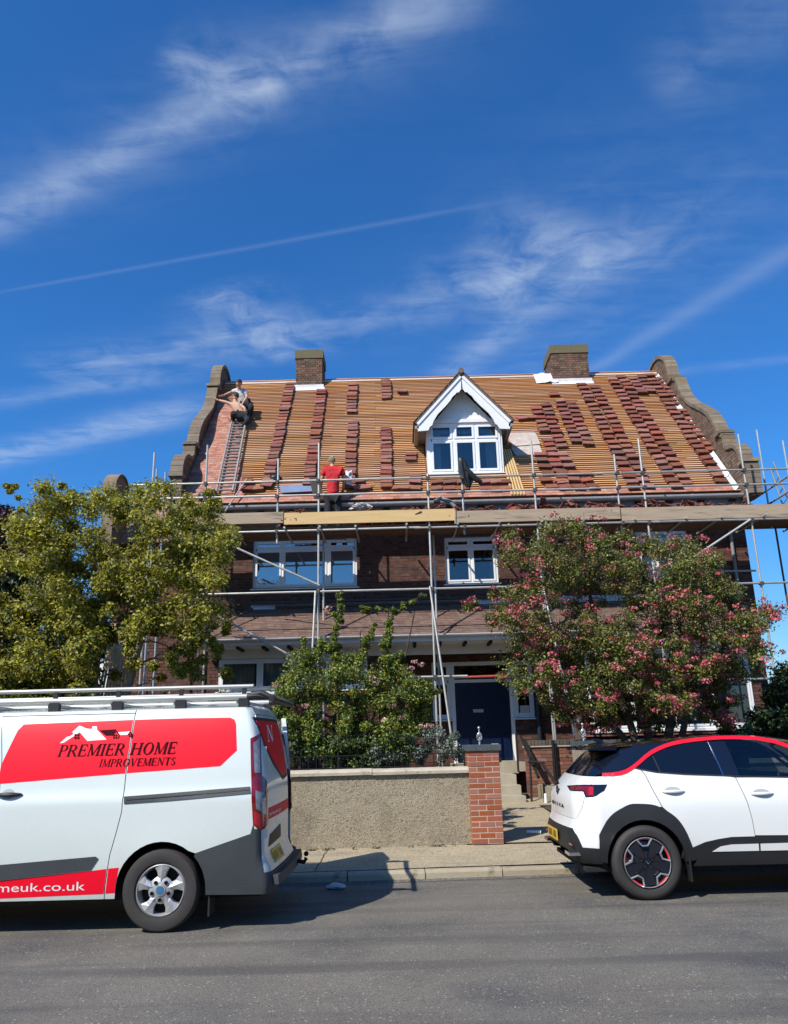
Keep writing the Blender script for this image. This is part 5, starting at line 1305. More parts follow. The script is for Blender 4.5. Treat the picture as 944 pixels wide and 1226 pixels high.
gapr = B.pxs([(767, 921), (773, 928), (782, 946), (793, 966)])
door_f = B.pxs([(881, 931), (889, 947), (896, 963), (901, 981), (904.5, 1000)])
clad_o = B.pxs([(718, 1016), (717.5, 1000), (726, 983.5), (735, 973.5), (746.4, 966.6), (754, 963), (763, 962.2), (779.7, 963), (790, 966), (799.7, 971.4), (809, 978), (816.3, 986.4), (823, 998), (829.6, 1014.6)])
clad_o = clad_o[:1]+sm_poly(clad_o[1:], 2)
clad_s = B.pxs([(829.6, 1014.6), (845, 1008), (859.5, 1004.7), (876, 1002), (904.5, 1001.2), (944, 1001)])
belt = B.pxs([(757, 919), (767, 921.5), (786, 925), (820, 927.5), (866, 929), (881, 929.8), (944, 930.8)])
strip_hi = B.pxs([(721.5, 925.5), (742, 923.5), (759, 915), (779, 898.5), (806, 887.5), (843, 882.2), (873, 880.6), (906, 881.6), (929, 886), (944, 891)])
strip_lo = B.pxs([(721.5, 929.4), (744, 927.8), (761, 919), (781, 902.8), (807, 892), (843, 886.6), (873, 885), (906, 886), (929, 890.5), (944, 895.8)])
ze = hermite([.35, .55, .8, 1.1, 1.4, 1.7, 2.0, 2.3, 2.62, 2.9, 3.15], [1.40, 1.44, 1.465, 1.485, 1.50, 1.515, 1.52, 1.505, 1.455, 1.32, 1.14])
arch_in = lambda cx, r=.385: arc(cx, WR+.01, r, 0, PI)
# rear quarter and bumper skin (painted)
tg = B.pxs([(720.5, 929.5), (709, 938), (700, 955), (696.5, 968.5), (690.5, 980)])
tgz = tg[-1][1]; u_r = tg[-1][0]
bump_w = B.pxs([(718, 1016), (698, 1014.6), (691.5, 1000), (686, 991.5)]); zb_ = bump_w[-1][1]
g = .004
def shift(pts, du, dz=0): return [(u+du, z+dz) for u, z in pts]
quarter = shift(tg, g)+[(u_r-.05, tgz-g), (B.urear(0, tgz-g), tgz-g), (B.urear(0, zb_), zb_)]+bump_w[::-1]+clad_o[1:9]+[(gapr[-1][0]-g, gapr[-1][1])]+shift(gapr[::-1], -g)[1:]+[belt[0]]+strip_lo[1:3][::-1]+[strip_lo[0]]
quarter = shift(tg, g)+[(u_r-.05, tgz-g), ctr(tgz-g), ctr(zb_)]+bump_w[::-1]+[p for p in clad_o[1:] if p[0] < gapr[-1][0]-.02]+shift(gapr[::-1], -g)+[strip_lo[2], strip_lo[1], (tg[0][0]+g, strip_lo[0][1])]
B.skin('rear_quarter', quarter, mCarWhite, S, cell=.055)
gz = 1.165
tail = [tg[0]]+tg[1:]+[(u_r-.05, tgz), ctr(tgz)]+[ctr(z) for z in (.80, .85, .9, .95, 1.0, 1.05, 1.1, gz)]+[(tg[0][0]-.05, tg[0][1]-.004)]
tailgate = B.skin('tailgate', shift(tail, -.001), mCarWhite, S, cell=.055)[0]
# rear door, front door, front wing
top_d = [p for p in belt[1:5]]
rd = shift(gapr, g)+[p for p in clad_o if p[0] > gapr[-1][0]+.02]+clad_s[1:4]+[(door_f[-1][0]-g, clad_s[4][1])]+shift(door_f[::-1], -g)+[(u, z) for u, z in belt[::-1] if gapr[0][0]+g < u < door_f[0][0]-g]
rdo = B.skin('rear_door', rd, mCarWhite, S, cell=.06)
fx = 2.98
fd = [(u+g, z) for u, z in door_f]+[(fx, clad_s[-1][1]-.005), (fx+.02, .9), (fx-.06, 1.09), (belt[-1][0], belt[-1][1])]
fdo = B.skin('front_door', fd, mCarWhite, S, cell=.07)
wing = [(fx+g, clad_s[-1][1]-.005)]+arc(FWX, WR+.02, .46, PI*.86, PI*.12, 12)+[(4.08, .48), (4.4, .50), (4.55, .60), (4.55, .85), (4.3, .90), (3.75, .98), (3.2, 1.06), (fx-.04, 1.09), (fx+.02+g, .9)]
B.skin('front_wing', wing, mCarWhite, S, cell=.07)
# handles over a flat grey oval, coloured as the shade of a recess
for (hx, hy, door_) in ((806, 947, rdo), (912, 949.5, fdo)):
    u0, z0_ = B.uz(hx, hy)
    for o_, sd in zip(door_, (1, -1)):
        def PP(u, z, off): v = B.P(u, z, off); v.y *= sd; return v
        m = MB()
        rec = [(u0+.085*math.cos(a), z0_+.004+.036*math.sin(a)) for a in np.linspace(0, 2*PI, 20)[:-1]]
        m.add([PP(u, z, .0016) for u, z in rec], [tuple(range(19))]); m.build('handle_recess_shade', mat('handle_shade', (.34, .36, .38), (.34, .36, .38), 1, .5) if 'handle_shade' not in bpy.data.materials else bpy.data.materials['handle_shade'], o_)
        m = MB(); n = 10; pts = []; rr = []
        for i in range(n+1): t = i/n; pts.append(PP(u0-.115+.23*t, z0_-.004, .006+.026*math.sin(PI*t))); rr.append(.006+.011*math.sin(PI*t)**.6)
        m.tube(pts, rr, 8); m.build('handle', mCarWhite, o_, smooth=True)
# plastic cladding
ao, ai = clad_o, arch_in(RWX, .392)
rear_arch = clad_o+[(1.235, .33)]+[p for p in ai]+[(.353-.0, .33)]
B.skin('arch_cladding', clad_o+[(RWX+.50, .36)]+[(RWX+.392, .345)]+ai+[(RWX-.392, .345)]+[(clad_o[0][0], .36)], mTrimK, S, off=.006, lip=.03, cell=.06)
B.skin('arch_cladding', arc(FWX, WR+.02, .46, 0, PI)+[(FWX-.46, .34), (FWX-.392, .34)]+arc(FWX, WR+.01, .392, PI, 0)+[(FWX+.392, .34), (FWX+.46, .34)], mTrimK, S, off=.006, lip=.03, cell=.06)
rb = [(clad_o[0][0]-.001, .34)]+bump_w+[ctr(zb_-.002), ctr(.60), ctr(.52), ctr(.46)]+[(B.urear(.55, .44), .44), B.uz(684, 1026), B.uz(700, 1034)]
B.skin('rear_bumper', rb, mTrimK, S, off=.004, lip=.03, cell=.05)
sill = [(RWX+.50, .36)]+clad_s+[(FWX-.46, clad_s[-1][1]), (FWX-.46, .30), (RWX+.47, .30)]
B.skin('side_skirt', sill, mTrimK, S, off=.004, lip=.03, cell=.08)
for pg in ([(853, 1019.6), (863, 1013.3), (876, 1011), (908, 1010), (908.6, 1018.4)], [(910.5, 1010), (944, 1009), (944, 1018), (911, 1018.4)]):
    q = B.pxs(pg)
    if pg[0][0] > 900: q = [q[0], q[1], (2.75, q[1][1]-.01), (2.75, q[2][1]), q[3]]
    B.skin('skirt_insert', q, mCarWhite, S, off=.011, lip=.008, cell=.1)
B.skin('front_bumper', [(4.0, .30), (4.0, .46), (4.4, .50), (4.75, .52), (4.75, .30)], mTrimK, S, off=.004, lip=.03)
# inner dark shell and floor
def shell(B, S, z0, zt, fw, rw, L, ar=.40):
    pl = [(.0, z0), (rw-ar, z0)]+arc(rw, WR+.01, ar, PI, 0)+[(rw+ar, z0), (fw-ar, z0)]+arc(fw, WR+.01, ar, PI, 0)+[(fw+ar, z0), (L, z0), (L, zt), (.0, zt)]
    B.skin('inner_shell', pl, mUnder, S, off=-.03, lip=0, cell=.15)
shell(B, S, .30, 1.05, FWX, RWX, 4.3)
m = MB(); m.box((.15, -.78, .26), (4.0, .78, .30)); m.box((.25, -.6, .9), (.3, .6, 1.1))
for wx in (RWX, FWX):
    for sg in (1, -1): m.add([(wx+.42*math.cos(a), sg*y, WR+.42*math.sin(a)) for a in np.linspace(0, PI, 13) for y in (.86, .5)]+[(wx-.42, sg*.5, .2), (wx+.42, sg*.5, .2)], [(2*i, 2*i+2, 2*i+3, 2*i+1) for i in range(12)]+[tuple([2*i+1 for i in range(13)])+(26, 27)])
m.build('underbody', mUnder, S)
# glass
lo_ = [belt[0]]+belt[1:]+[(2.75, belt[-1][1]-.01), (3.02, belt[-1][1]-.03)]
glass_top = strip_lo[2:]+[(2.86, 1.30)]
bp = B.pxs([(848.5, 888), (867, 930)]); bp2 = B.pxs([(868, 887), (887, 930)])
rear_g = [belt[0]]+belt[1:4]+[(bp[1][0], belt[4][1])]+[bp[0]]+[p for p in strip_lo[3:6][::-1] if p[0] < bp[0][0]]+[strip_lo[2]]
B.skin('rear_side_window', rear_g, mGlassCar, S, off=-.006, lip=.006, cell=.1)
B.skin('door_pillar', [(bp[1][0]+.006, belt[4][1]), (bp2[1][0], bp2[1][1]), bp2[0], (bp[0][0]+.006, bp[0][1])], mGloss, S, off=-.004, lip=.01, cell=.1)
B.skin('front_side_window', [(bp2[1][0]+.004, bp2[1][1]), (belt[-1][0], belt[-1][1]), (2.95, belt[-1][1]-.03), (2.80, 1.33)]+[p for p in strip_lo[::-1] if p[0] > bp2[0][0]]+[(bp2[0][0]+.004, bp2[0][1])], mGlassCarF, S, off=-.006, lip=.006, cell=.1)
B.line('window_bead', [bp[0], bp[1]], .008, mChrome, S, off=.0); q = B.pxs([(782, 905), (791, 925)]); B.line('quarter_light_bar', [q[0], q[1]], .012, mTrimK, S, off=0)
mBelt = mTrimK; B.line('belt_moulding', [(u, z+.004) for u, z in belt]+[(2.95, belt[-1][1]-.025)], .014, mBelt, S, off=.004)
# red strip along the roof
mid = [((a[0]+b[0])/2, (a[1]+b[1])/2) for a, b in zip(strip_hi, strip_lo)]
B.skin('roof_trim', sm_poly(strip_hi)+[(2.9, ze(2.9)-.03), (3.08, 1.17), (3.05, 1.14), (2.86, ze(2.86)-.06)]+sm_poly(strip_lo)[::-1], mRedTrim, S, off=.007, lip=.012, cell=.08)
# black pillar, roof, spoiler
rg = B.pxs([(713, 928.6), (722, 911), (732, 896)])
pil = [rg[0], rg[1], rg[2], (.56, ze(.56)), (.8, ze(.8)), (1.1, ze(1.1)), (1.4, ze(1.4)), (1.7, ze(1.7)), (2.0, ze(2.0)), (2.3, ze(2.3))]+[p for p in strip_hi[::-1] if p[0] < 2.3]
B.skin('roof_pillar', pil, mGloss, S, off=0, lip=.01, cell=.06)
def cap(name, xs, zf, B, m, parent, rise=.03, rise_end=.02, n=10, ends=True):
    vs = []; 
    for x in xs:
        z = zf(x); W = abs(B.P(x, z).y) if True else B.W(z, x)
        for j in range(n+1):
            t = -1+2*j/n; vs.append((x, W*t, z+rise*(1-abs(t)**2.4)))
    mb = MB(); mb.add(vs, [(i*(n+1)+j, (i+1)*(n+1)+j, (i+1)*(n+1)+j+1, i*(n+1)+j+1) for i in range(len(xs)-1) for j in range(n)])
    o = mb.build(name, m, parent, smooth=True); return o
cap('roof', list(np.linspace(.56, 2.75, 24)), ze, B, mGloss, S)
cap('windscreen', list(np.linspace(2.75, 3.15, 8)), ze, B, mGlassCar, S, rise=.05)
cap('bonnet', list(np.linspace(3.12, 4.02, 12)), hermite([3.1, 3.5, 3.8, 4.02], [1.10, 1.02, .97, .88]), B, mCarWhite, S, rise=.04)
gls = [ctr(z) for z in (gz+.01, 1.2, 1.25, 1.3, 1.36, 1.40)]+[(rg[2][0], 1.40), rg[1], rg[0], (rg[0][0]-.06, rg[0][1]-.005)]
B.skin('rear_window', gls, mGlassCar, S, off=-.003, lip=.01, cell=.05)
m = MB(); vs = []
for j in range(13):
    y = -.60+1.2*j/12; xx = .27+.05*(abs(y)/.6)**2; vs += [(xx, y, 1.425), (xx+.01, y, 1.445), (.62, y*1.0, 1.478+.025*(1-(y/.6)**2)), (.62, y, 1.42)]
m.add(vs, [(4*j+a, 4*j+4+a, 4*j+4+(a+1) % 4, 4*j+(a+1) % 4) for j in range(12) for a in range(4)]+[(0, 1, 2, 3), (48, 51, 50, 49)]); m.build('spoiler', mGloss, S, smooth=True)
# tail lights
tl = B.pxs([(679.5, 940.5), (700, 939.2), (727, 939), (723.5, 946.5), (716, 951.5), (710, 954), (701.5, 954.3), (698.8, 947.3), (683, 946.3)])
for l_ in B.skin('tail_light', tl, mGloss, S, off=.006, lip=.01, cell=.05):
    pass
B.skin('tail_light_lens', B.pxs([(682, 942), (700, 941), (711, 941), (711, 952.5), (703, 952.8), (700.5, 946), (684, 945)]), mLens, S, off=.010, lip=.004, cell=.05)
B.skin('tail_light_lens', B.pxs([(706, 942), (711.5, 942), (711, 951.5), (705, 951.8)]), mLensB, S, off=.013, lip=.004, cell=.05)
# badge, name, plate, reflector and exhaust
cB = B.P(B.urear(0, 1.0), 1.0, .012)
MB().lathe([(.055, 0), (.055, -.008), (.045, -.010), (.043, -.004), (.001, -.004)], (0, 0, 0), 28, axis='y').build('badge', mGloss, S).matrix_basis = Matrix.Translation(cB) @ Matrix.Rotation(-PI/2, 4, 'Z')
m = MB(); R1 = Matrix.Translation(cB) @ Matrix.Rotation(-PI/2, 4, 'Z'); m.tube([R1 @ Vector(p) for p in ((.035, -.012, .02), (.004, -.012, .012), (-.004, -.012, -.012), (-.035, -.012, -.02))], .005, 5); m.build('badge', mTrimK, S)
def textmesh(name, txt, h, width, m, parent, Mx, ex=.004):
    cu = bpy.data.curves.new(name, 'FONT'); cu.body = txt; cu.resolution_u = 2; cu.extrude = ex
    to = bpy.data.objects.new(name, cu); COL.objects.link(to); me = bpy.data.meshes.new_from_object(to); bpy.data.objects.remove(to); bpy.data.curves.remove(cu)
    xs = [v.co.x for v in me.vertices]; k = width/(max(xs)-min(xs))
    for v in me.vertices: v.co = Vector(((v.co.x-min(xs)-(max(xs)-min(xs))/2)*k, v.co.y*h/.69, v.co.z))
    me.materials.clear(); me.materials.append(m); o = link(name, me, parent); o.matrix_basis = Mx; return o
Mb = Matrix(((0, 0, -1, 0), (-1, 0, 0, 0), (0, 1, 0, 0), (0, 0, 0, 1)))      # text facing the rear, reading left to right from behind
zt_ = .835; textmesh('lettering', 'M O K K A', .035, .62, mTrimK, S, Matrix.Translation((B.P(B.urear(0, zt_), zt_, .003).x+.012, 0, zt_)) @ Mb, .012)
pz = .555; px_ = B.P(B.urear(0, pz), pz, .012).x
m = MB(); m.box((px_-.004, -.26, pz-.056), (px_+.004, .26, pz+.056)); pl_ = m.build('number_plate', mPlateY, S); pl_.matrix_basis = Matrix.Translation((-.01, 0, 0))
textmesh('plate_characters', 'IIII III', .07, .40, mPlateB, pl_, Matrix.Translation((px_-.005, 0, pz-.034)) @ Mb, .002)
for sg in (1, -1):
    MB().box((.0, sg*.62-.11, .405), (.12, sg*.62+.11, .435)).build('exhaust_trim', mChrome, S)
    MB().box((.03, sg*.66-.08, .50), (.04, sg*.66+.08, .52)).build('reflector', mLens, S)
for wx in (RWX, FWX):
    for sd in (1, -1): wheel(S, wx, sd*.885, WR, .242, sd, 'suv')
MB().box((1.16, -.885, .16), (1.175, -.70, .44)).build('mud_flap', mTrimK, S)
# seats seen through the side window
for sx2 in (2.25,):
    for y in (-.35, .35):
        m = MB(); m.box((sx2-.25, y-.24, .55), (sx2+.25, y+.24, .70)); m.box((sx2-.30, y-.22, .68), (sx2-.16, y+.22, 1.18)); m.box((sx2-.27, y-.12, 1.2), (sx2-.18, y+.12, 1.36)); m.build('seat', mTrimK, S)
MB().lathe([(.18, -.01), (.19, 0), (.18, .01)], (0, 0, 0), 24).build('steering_wheel', mTrimK, S).matrix_basis = Matrix.Translation((2.75, -.35, 1.05)) @ Matrix.Rotation(1.2, 4, 'Y')
MB().tube([(.62, 0, 1.50), (.50, 0, 1.54)], [.03, .008], 6).build('aerial', mGloss, S)

# ---------------------------------------------------------------- white van
V = car_root(van, 'parked_van', 'white panel van with red business lettering, a roof rack and one rear door swung open', 'van')
B = van; RWV, FWV = 1.0, 3.93
gp = B.pxs([(162, 856), (157, 889), (151.6, 920.6), (149, 946), (146, 971.4), (139, 998), (131.4, 1024.4), (126, 1060), (124, 1077.4)])
gp = [(1.376, 1.925)]+gp[1:-1]+[(1.50, .285)]
ZT = 1.925; zsill = .285
archv = arc(RWV, .35, .405, PI*.03, PI*.97, 18)
bmp = B.pxs([(234, 1022), (268, 1010), (300, 998.8), (303.5, 986.6)])
quarter = [(p[0]-g, p[1]) for p in gp]+[(RWV+.41, .285)]+archv+[(RWV-.36, .62)]
quarter = [(p[0]-g, p[1]) for p in gp]+[(RWV+.408, .285)]+[p for p in archv if not (p[0] < RWV and p[1] < bmp[0][1]-.02)]+[(bmp[0][0], bmp[0][1]+.003)]+[(u, z+.003) for u, z in bmp[1:]]+[(.17, .84), (.085, .835)]+[(.085, 1.2), (.11, 1.6), (.16, 1.8), (.22, ZT)]
# order: start at top of the gap, go down, along the arch, up the rear edge
B.skin('rear_quarter', quarter, mVanWhite, V, cell=.04)
bumper = [(RWV-.405, .30)]+[p for p in archv[::-1] if p[0] < RWV and p[1] < bmp[0][1]-.02]+bmp+[(.17, .835), (.085, .83), (.075, .62), (.075, .47)]+[(B.urear(y, .46), .46) for y in (.8, .5, .2, 0)]+[(B.urear(0, .30), .30), (.1, .29)]
B.skin('rear_bumper', bumper, mTrim, V, off=.004, lip=.03, cell=.05)
B.skin('bumper_step', [(B.urear(y, .44), .44) for y in (.86, .5, 0)]+[(B.urear(y, .36), .36) for y in (0, .5, .86)], mTrim, V, off=.06, lip=.07, cell=.1)
sd_l = 2.66
slid = [(p[0]+g, p[1]) for p in gp]+[(2.60, .285), (2.52, .6), (2.50, .95), (2.56, 1.5), (2.66, 1.84), (2.70, ZT-.05), (1.39, ZT-.02)]
slid = [(1.38, ZT-.035)]+[(p[0]+g, p[1]) for p in gp[1:]]+[(2.60, .285), (2.52, .6), (2.50, .95), (2.56, 1.5), (2.64, 1.84), (2.66, ZT-.035)]
sdoor = B.skin('sliding_door', slid, mVanWhite, V, cell=.04, ucell=.12)
B.skin('roof_side', [(1.38, ZT), (1.38, ZT-.028), (2.67, ZT-.028), (2.67, ZT)], mVanWhite, V, cell=.12)
cab = [(2.608, .285), (2.528, .6), (2.508, .95), (2.568, 1.5), (2.648, 1.84), (2.675, ZT), (3.05, ZT), (3.35, 1.80), (3.85, 1.25), (3.75, 1.0), (3.50, .62), (3.50, .285)]
cd_ = B.skin('cab_door', cab, mVanWhite, V, cell=.12)
B.skin('cab_window', [(2.72, 1.22), (2.75, 1.76), (3.10, 1.76), (3.62, 1.30), (3.6, 1.2)], mGlassCar, V, off=.004, cell=.15)
B.skin('front_wing', [(3.505, .285), (3.505, .62), (3.755, 1.0), (3.86, 1.25), (4.4, 1.16), (4.75, 1.05), (5.3, .95), (5.6, .9), (5.6, .35), (4.5, .3), (4.34, .3)]+arc(FWV, .35, .405, 0, PI, 12), mVanWhite, V, cell=.12)
cap('roof', list(np.linspace(.30, 3.05, 20)), lambda x: ZT, B, mVanWhite, V, rise=.045)
# rear edge of the roof: header above the doors
hd = [(.22, ZT)]+[(B.urear(y, ZT), ZT) for y in (.62, .4, .2, 0)]+[(B.urear(y, 1.86), 1.86) for y in (0, .2, .4, .62)]+[(.17, 1.86)]
B.skin('rear_header', hd, mVanWhite, V, cell=.06)
m = MB(); m.add([B.P(B.urear(y, ZT), ZT)*1 for y in np.linspace(-.74, .74, 13)]+[(.31, y, ZT+.045*(1-abs(y/.76)**2.4)) for y in np.linspace(-.74, .74, 13)], [(i, i+1, i+14, i+13) for i in range(12)])
m.build('rear_header', mVanWhite, V, smooth=True)
cap('windscreen', list(np.linspace(3.05, 4.0, 8)), hermite([3.05, 3.3, 4.0], [ZT, 1.83, 1.28]), B, mGlassCar, V, rise=.06)
cap('bonnet', list(np.linspace(4.0, 4.8, 8)), hermite([4.0, 4.4, 4.8], [1.28, 1.15, .98]), B, mVanWhite, V, rise=.05)
shell(B, V, .30, 1.85, FWV, RWV, 4.9, .42)
m = MB(); m.box((.12, -.85, .26), (4.7, .85, .44)); m.box((2.6, -.8, .4), (2.62, .8, 1.85))
for wx in (RWV, FWV):
    for sg in (1, -1): m.add([(wx+.43*math.cos(a), sg*y, .35+.43*math.sin(a)) for a in np.linspace(0, PI, 13) for y in (.93, .55)]+[(wx-.43, sg*.55, .2), (wx+.43, sg*.55, .2)], [(2*i, 2*i+2, 2*i+3, 2*i+1) for i in range(12)]+[tuple([2*i+1 for i in range(13)])+(26, 27)])
m.build('underbody', mUnder, V)
# rear doors
nd = [(.08, .84), (.08, .47)]+[(B.urear(y, .47), .47) for y in (.8, .5, .2, -.2, -.55)]+[(B.urear(-.55, z), z) for z in (.7, 1.0, 1.3, 1.6, 1.85)]+[(B.urear(y, 1.855), 1.855) for y in (-.2, .3, .6)]+[(.165, 1.855), (.105, 1.6), (.08, 1.25)]
ndr = B.skin('rear_door', nd, mVanWhite, V, cell=.05, both=False)[0]
ry = lambda y, z: (B.urear(y, z), z)
B.skin('rear_window', [ry(.76, 1.80), ry(.10, 1.80), ry(-.45, 1.80), ry(-.45, 1.27), ry(-.1, 1.25), ry(.35, 1.40), ry(.66, 1.58)], mVinyl, ndr, off=.004, both=False, cell=.06)
B.skin('rear_window_seal', [ry(.80, 1.83), ry(.06, 1.83), ry(-.50, 1.83), ry(-.50, 1.23), ry(-.1, 1.21), ry(.40, 1.37), ry(.71, 1.57)], mTrimK, ndr, off=.001, both=False, cell=.06)
B.skin('vinyl_band', [ry(.83, 1.0), ry(-.54, 1.0), ry(-.54, .90), ry(.83, .90)], mVinyl, ndr, off=.003, both=False, cell=.06)
text_uz(B, 'lettering', 'www.p', *( (B.urear(.74, .95), B.urear(.10, .95))), .925, .04, mVinylW, ndr, .006)
m = MB(); 
serif_uz(B, 'lettering', 'N', B.urear(.50, 1.66), B.urear(.14, 1.66), 1.60, .16, mVinylW, ndr, .008, shear=.1)
B.skin('handle_panel', [ry(.66, .76), ry(.10, .80), ry(.08, .68), ry(.72, .66)], mTrimK, ndr, off=.006, both=False, cell=.1)
B.skin('number_plate', [ry(.62, .62), ry(.12, .62), ry(.12, .51), ry(.62, .51)], mPlateY, ndr, off=.008, both=False, cell=.2)
text_uz(B, 'plate_characters', 'IIII III', B.urear(.58, .56), B.urear(.16, .56), .53, .065, mPlateB, ndr, .012)
for zz_ in (1.52, .79): 
    m = MB(); c = B.P(.02, zz_, 0); m.box((c.x-.03, c.y-.01, zz_-.035), (c.x+.02, c.y+.018, zz_+.035)); m.build('hinge', mCarWhite, ndr)
# far rear door swung right round: outer skin with thickness, hinged at the far corner
hy = -.90; m = MB(); dpts = [(.0, .48), (0, 1.2), (.02, 1.55), (.08, 1.82), (.14, 1.86), (.74, 1.86), (.80, 1.80), (.80, .52), (.76, .48)]
od = []
m.prism(dpts, 0, .05, lambda u, v, t: (.09+t+.10*max(0, (v-1.1))**1.4+.16*u, hy-.01-u, v)); dopen = m.build('rear_door', mVanWhite, V); dopen['label'] = 'far rear door swung fully open over the pavement'
m = MB(); m.prism([(.10, 1.26), (.12, 1.55), (.17, 1.78), (.70, 1.78), (.70, 1.26)], 0, .004, lambda u, v, t: (.084+t+.10*max(0, (v-1.1))**1.4+.16*u, hy-.01-u, v)); m.build('rear_window', mVinyl, dopen)
m = MB(); m.tube([(.25, hy-.74, .55), (.25, hy-.74, 1.8)], .02, 6); m.build('door_seal', mTrimK, dopen); MB().box((.22, hy-.80, .95), (.27, hy-.70, 1.2)).build('door_latch', mTrimK, dopen)
MB().box((.16, hy-.5, .5), (.17, hy-.1, .8)).build('trim_panel', mTrimK, dopen)
# lamps
lamp = B.pxs([(300.3, 884), (311, 877.7), (312, 905), (313, 928), (319, 937.7), (320, 965), (320, 986.6), (311, 994.5), (303.4, 987), (301.5, 940)])
for l_, sd in zip(B.skin('tail_light', lamp, mLens, V, off=.012, lip=.02, cell=.05), (1, -1)): pass
B.skin('lamp_lens', B.pxs([(303.5, 889), (309.5, 884), (311, 925), (305.5, 925)]), mLensC, V, off=.017, lip=.004, cell=.05)
B.skin('lamp_lens', B.pxs([(306.5, 946), (316, 950), (317.5, 977), (307, 968)]), mLensC, V, off=.017, lip=.004, cell=.05)
B.skin('lamp_lens', B.pxs([(304, 971), (318.5, 980), (318, 986), (311, 992), (304.5, 985.5)]), mLensB, V, off=.016, lip=.004, cell=.05)
# side trims
B.skin('slide_rail', B.pxs([(148.8, 953.6), (200, 949.7), (250, 945.6), (299.6, 941.6), (300.4, 949.8), (250, 954.4), (200, 958.6), (149, 962.3)]), mTrim, V, off=.008, lip=.012, cell=.1)
B.line('slide_channel', B.pxs([(152, 957), (299, 945)]), .012, mTrimK, V, off=.012)
low = B.pxs([(114.5, 1025.5), (117.7, 1027.6), (108.5, 1041.4)]); low = low+[(2.50, low[2][1]-.075), (2.52, low[0][1]-.055)]
B.skin('rubbing_strip', low, mTrim, V, off=.010, lip=.015, cell=.12)
B.skin('rubbing_strip', [(2.56, .47), (2.56, .57), (3.45, .53), (3.45, .43)], mTrim, V, off=.010, lip=.015, cell=.12)
# vinyl areas split at the door gap
rv = B.pxs([(16, 867.6), (60, 865.8), (110, 863.8), (162, 861.8)]); rv2 = B.pxs([(140, 926.6), (80, 931.8), (0, 938.6)])
gx = lambda z: float(np.interp(z, [p[1] for p in gp[::-1]], [p[0] for p in gp[::-1]]))
B.skin('vinyl_panel', [(2.47, 1.76), (2.43, 1.81)]+rv[:-1]+[(gx(1.83)+.008, rv[-1][1])]+[(gx(1.6)+.008, 1.6), (gx(1.38)+.008, rv2[0][1]+.002)]+rv2[1:]+[(2.56, 1.285), (2.56, 1.45)], mVinyl, sdoor[0], off=.0016, lip=.001, both=False, cell=.09)
r3 = B.pxs([(162, 861.8), (220, 860), (276, 859.2), (281, 861.5), (283, 867), (284, 898.5), (264, 917.3), (210, 921.5)]); 
B.skin('vinyl_panel', [(gx(1.83)-.008, r3[0][1])]+r3[1:]+[(gx(1.38)-.008, rv2[0][1]+.004), (gx(1.6)-.008, 1.6)], mVinyl, V, off=.0016, lip=.001, both=False, cell=.09)
r4 = B.pxs([(110, 1042.6), (130, 1040.8)]); r5 = B.pxs([(0, 1077.2), (124, 1071.5)])
zl_ = r4[1][1]; zb2 = .328
B.skin('vinyl_band', [(gx(zl_)+.008, zl_+.004), r4[0], (2.50, low[3][1]-.004), (2.59, zb2-.02), (gx(zb2)+.008, zb2)], mVinyl, sdoor[0], off=.0016, lip=.001, both=False, cell=.12)
B.skin('vinyl_band', [(gx(zl_)-.008, zl_+.006), (RWV+.376, zl_+.012), (RWV+.398, .42), (RWV+.408, .334), (gx(zb2)-.008, zb2+.002)], mVinyl, V, off=.0016, lip=.001, both=False, cell=.12)
# lettering
def letter_uz(name, txt, pl, pr, hpx, m, parent, fn=serif_uz, **k):
    a, b, t = B.uz(*pl), B.uz(*pr), B.uz(pl[0]+3, pl[1]-hpx)
    return fn(B, name, txt, a[0], b[0], a[1], (t[1]-a[1]), m, parent, .0032, slope=(b[1]-a[1])/(b[0]-a[0]), **k)
letter_uz('lettering', 'PREMIER HOME', (69, 906.3), (213, 902.0), 14.2, mVinylDk, V)
letter_uz('lettering', 'IMPROVEMENTS', (118.5, 918.6), (211.5, 915.6), 9.4, mVinylDk, V)
a_, b_, t_ = B.uz(-78, 1072.6), B.uz(102, 1063.6), B.uz(102, 1053.2)
text_uz(B, 'lettering', 'www.premierhomeuk.co.uk', B.uz(-75, 1072.6)[0]+.62, b_[0], b_[1]-.015+(.0), (t_[1]-b_[1])*.98, mVinylW, V, .0034, slope=0.0)
def decal(name, pxpts, m, off=.0032): 
    q = B.pxs(pxpts); mb = MB(); mb.add([B.P(u, z, off) for u, z in q], [tuple(range(len(q)))]); return mb.build(name, m, V)
za = lambda x, y: (x/4.717, 840+y/4.717)
decal('house_logo', [za(*p) for p in ((340, 235), (450, 136), (468, 142), (490, 152), (520, 155), (524, 140), (548, 139), (551, 160), (604, 214), (495, 222), (452, 172), (362, 232))], mVinylW)
decal('house_logo', [za(*p) for p in ((563, 162), (660, 156), (637, 192), (600, 193))], mVinylDk)
decal('house_logo', [za(*p) for p in ((668, 173), (735, 168), (722, 187), (680, 189))], mVinylW)
for (x, y, s) in ((437, 198, 30), (653, 198, 24), (738, 192, 18)):
    for i in (0, 1):
        for j in (0, 1):
            q = s/2; x0_, y0_ = x-q+i*q*1.08, y-q+j*q*1.08; w_ = q*.86; decal('house_logo', [za(x0_, y0_), za(x0_+w_, y0_), za(x0_+w_, y0_+w_), za(x0_, y0_+w_)], mVinylDk)
for ln in (((636, 192), (660, 166), (676, 190), (670, 210)), ((722, 188), (738, 172), (752, 190), (748, 208))):
    q = B.pxs([za(*p) for p in ln]); B.line('house_logo', q, .012, mVinylDk, V, off=.003, both=False)
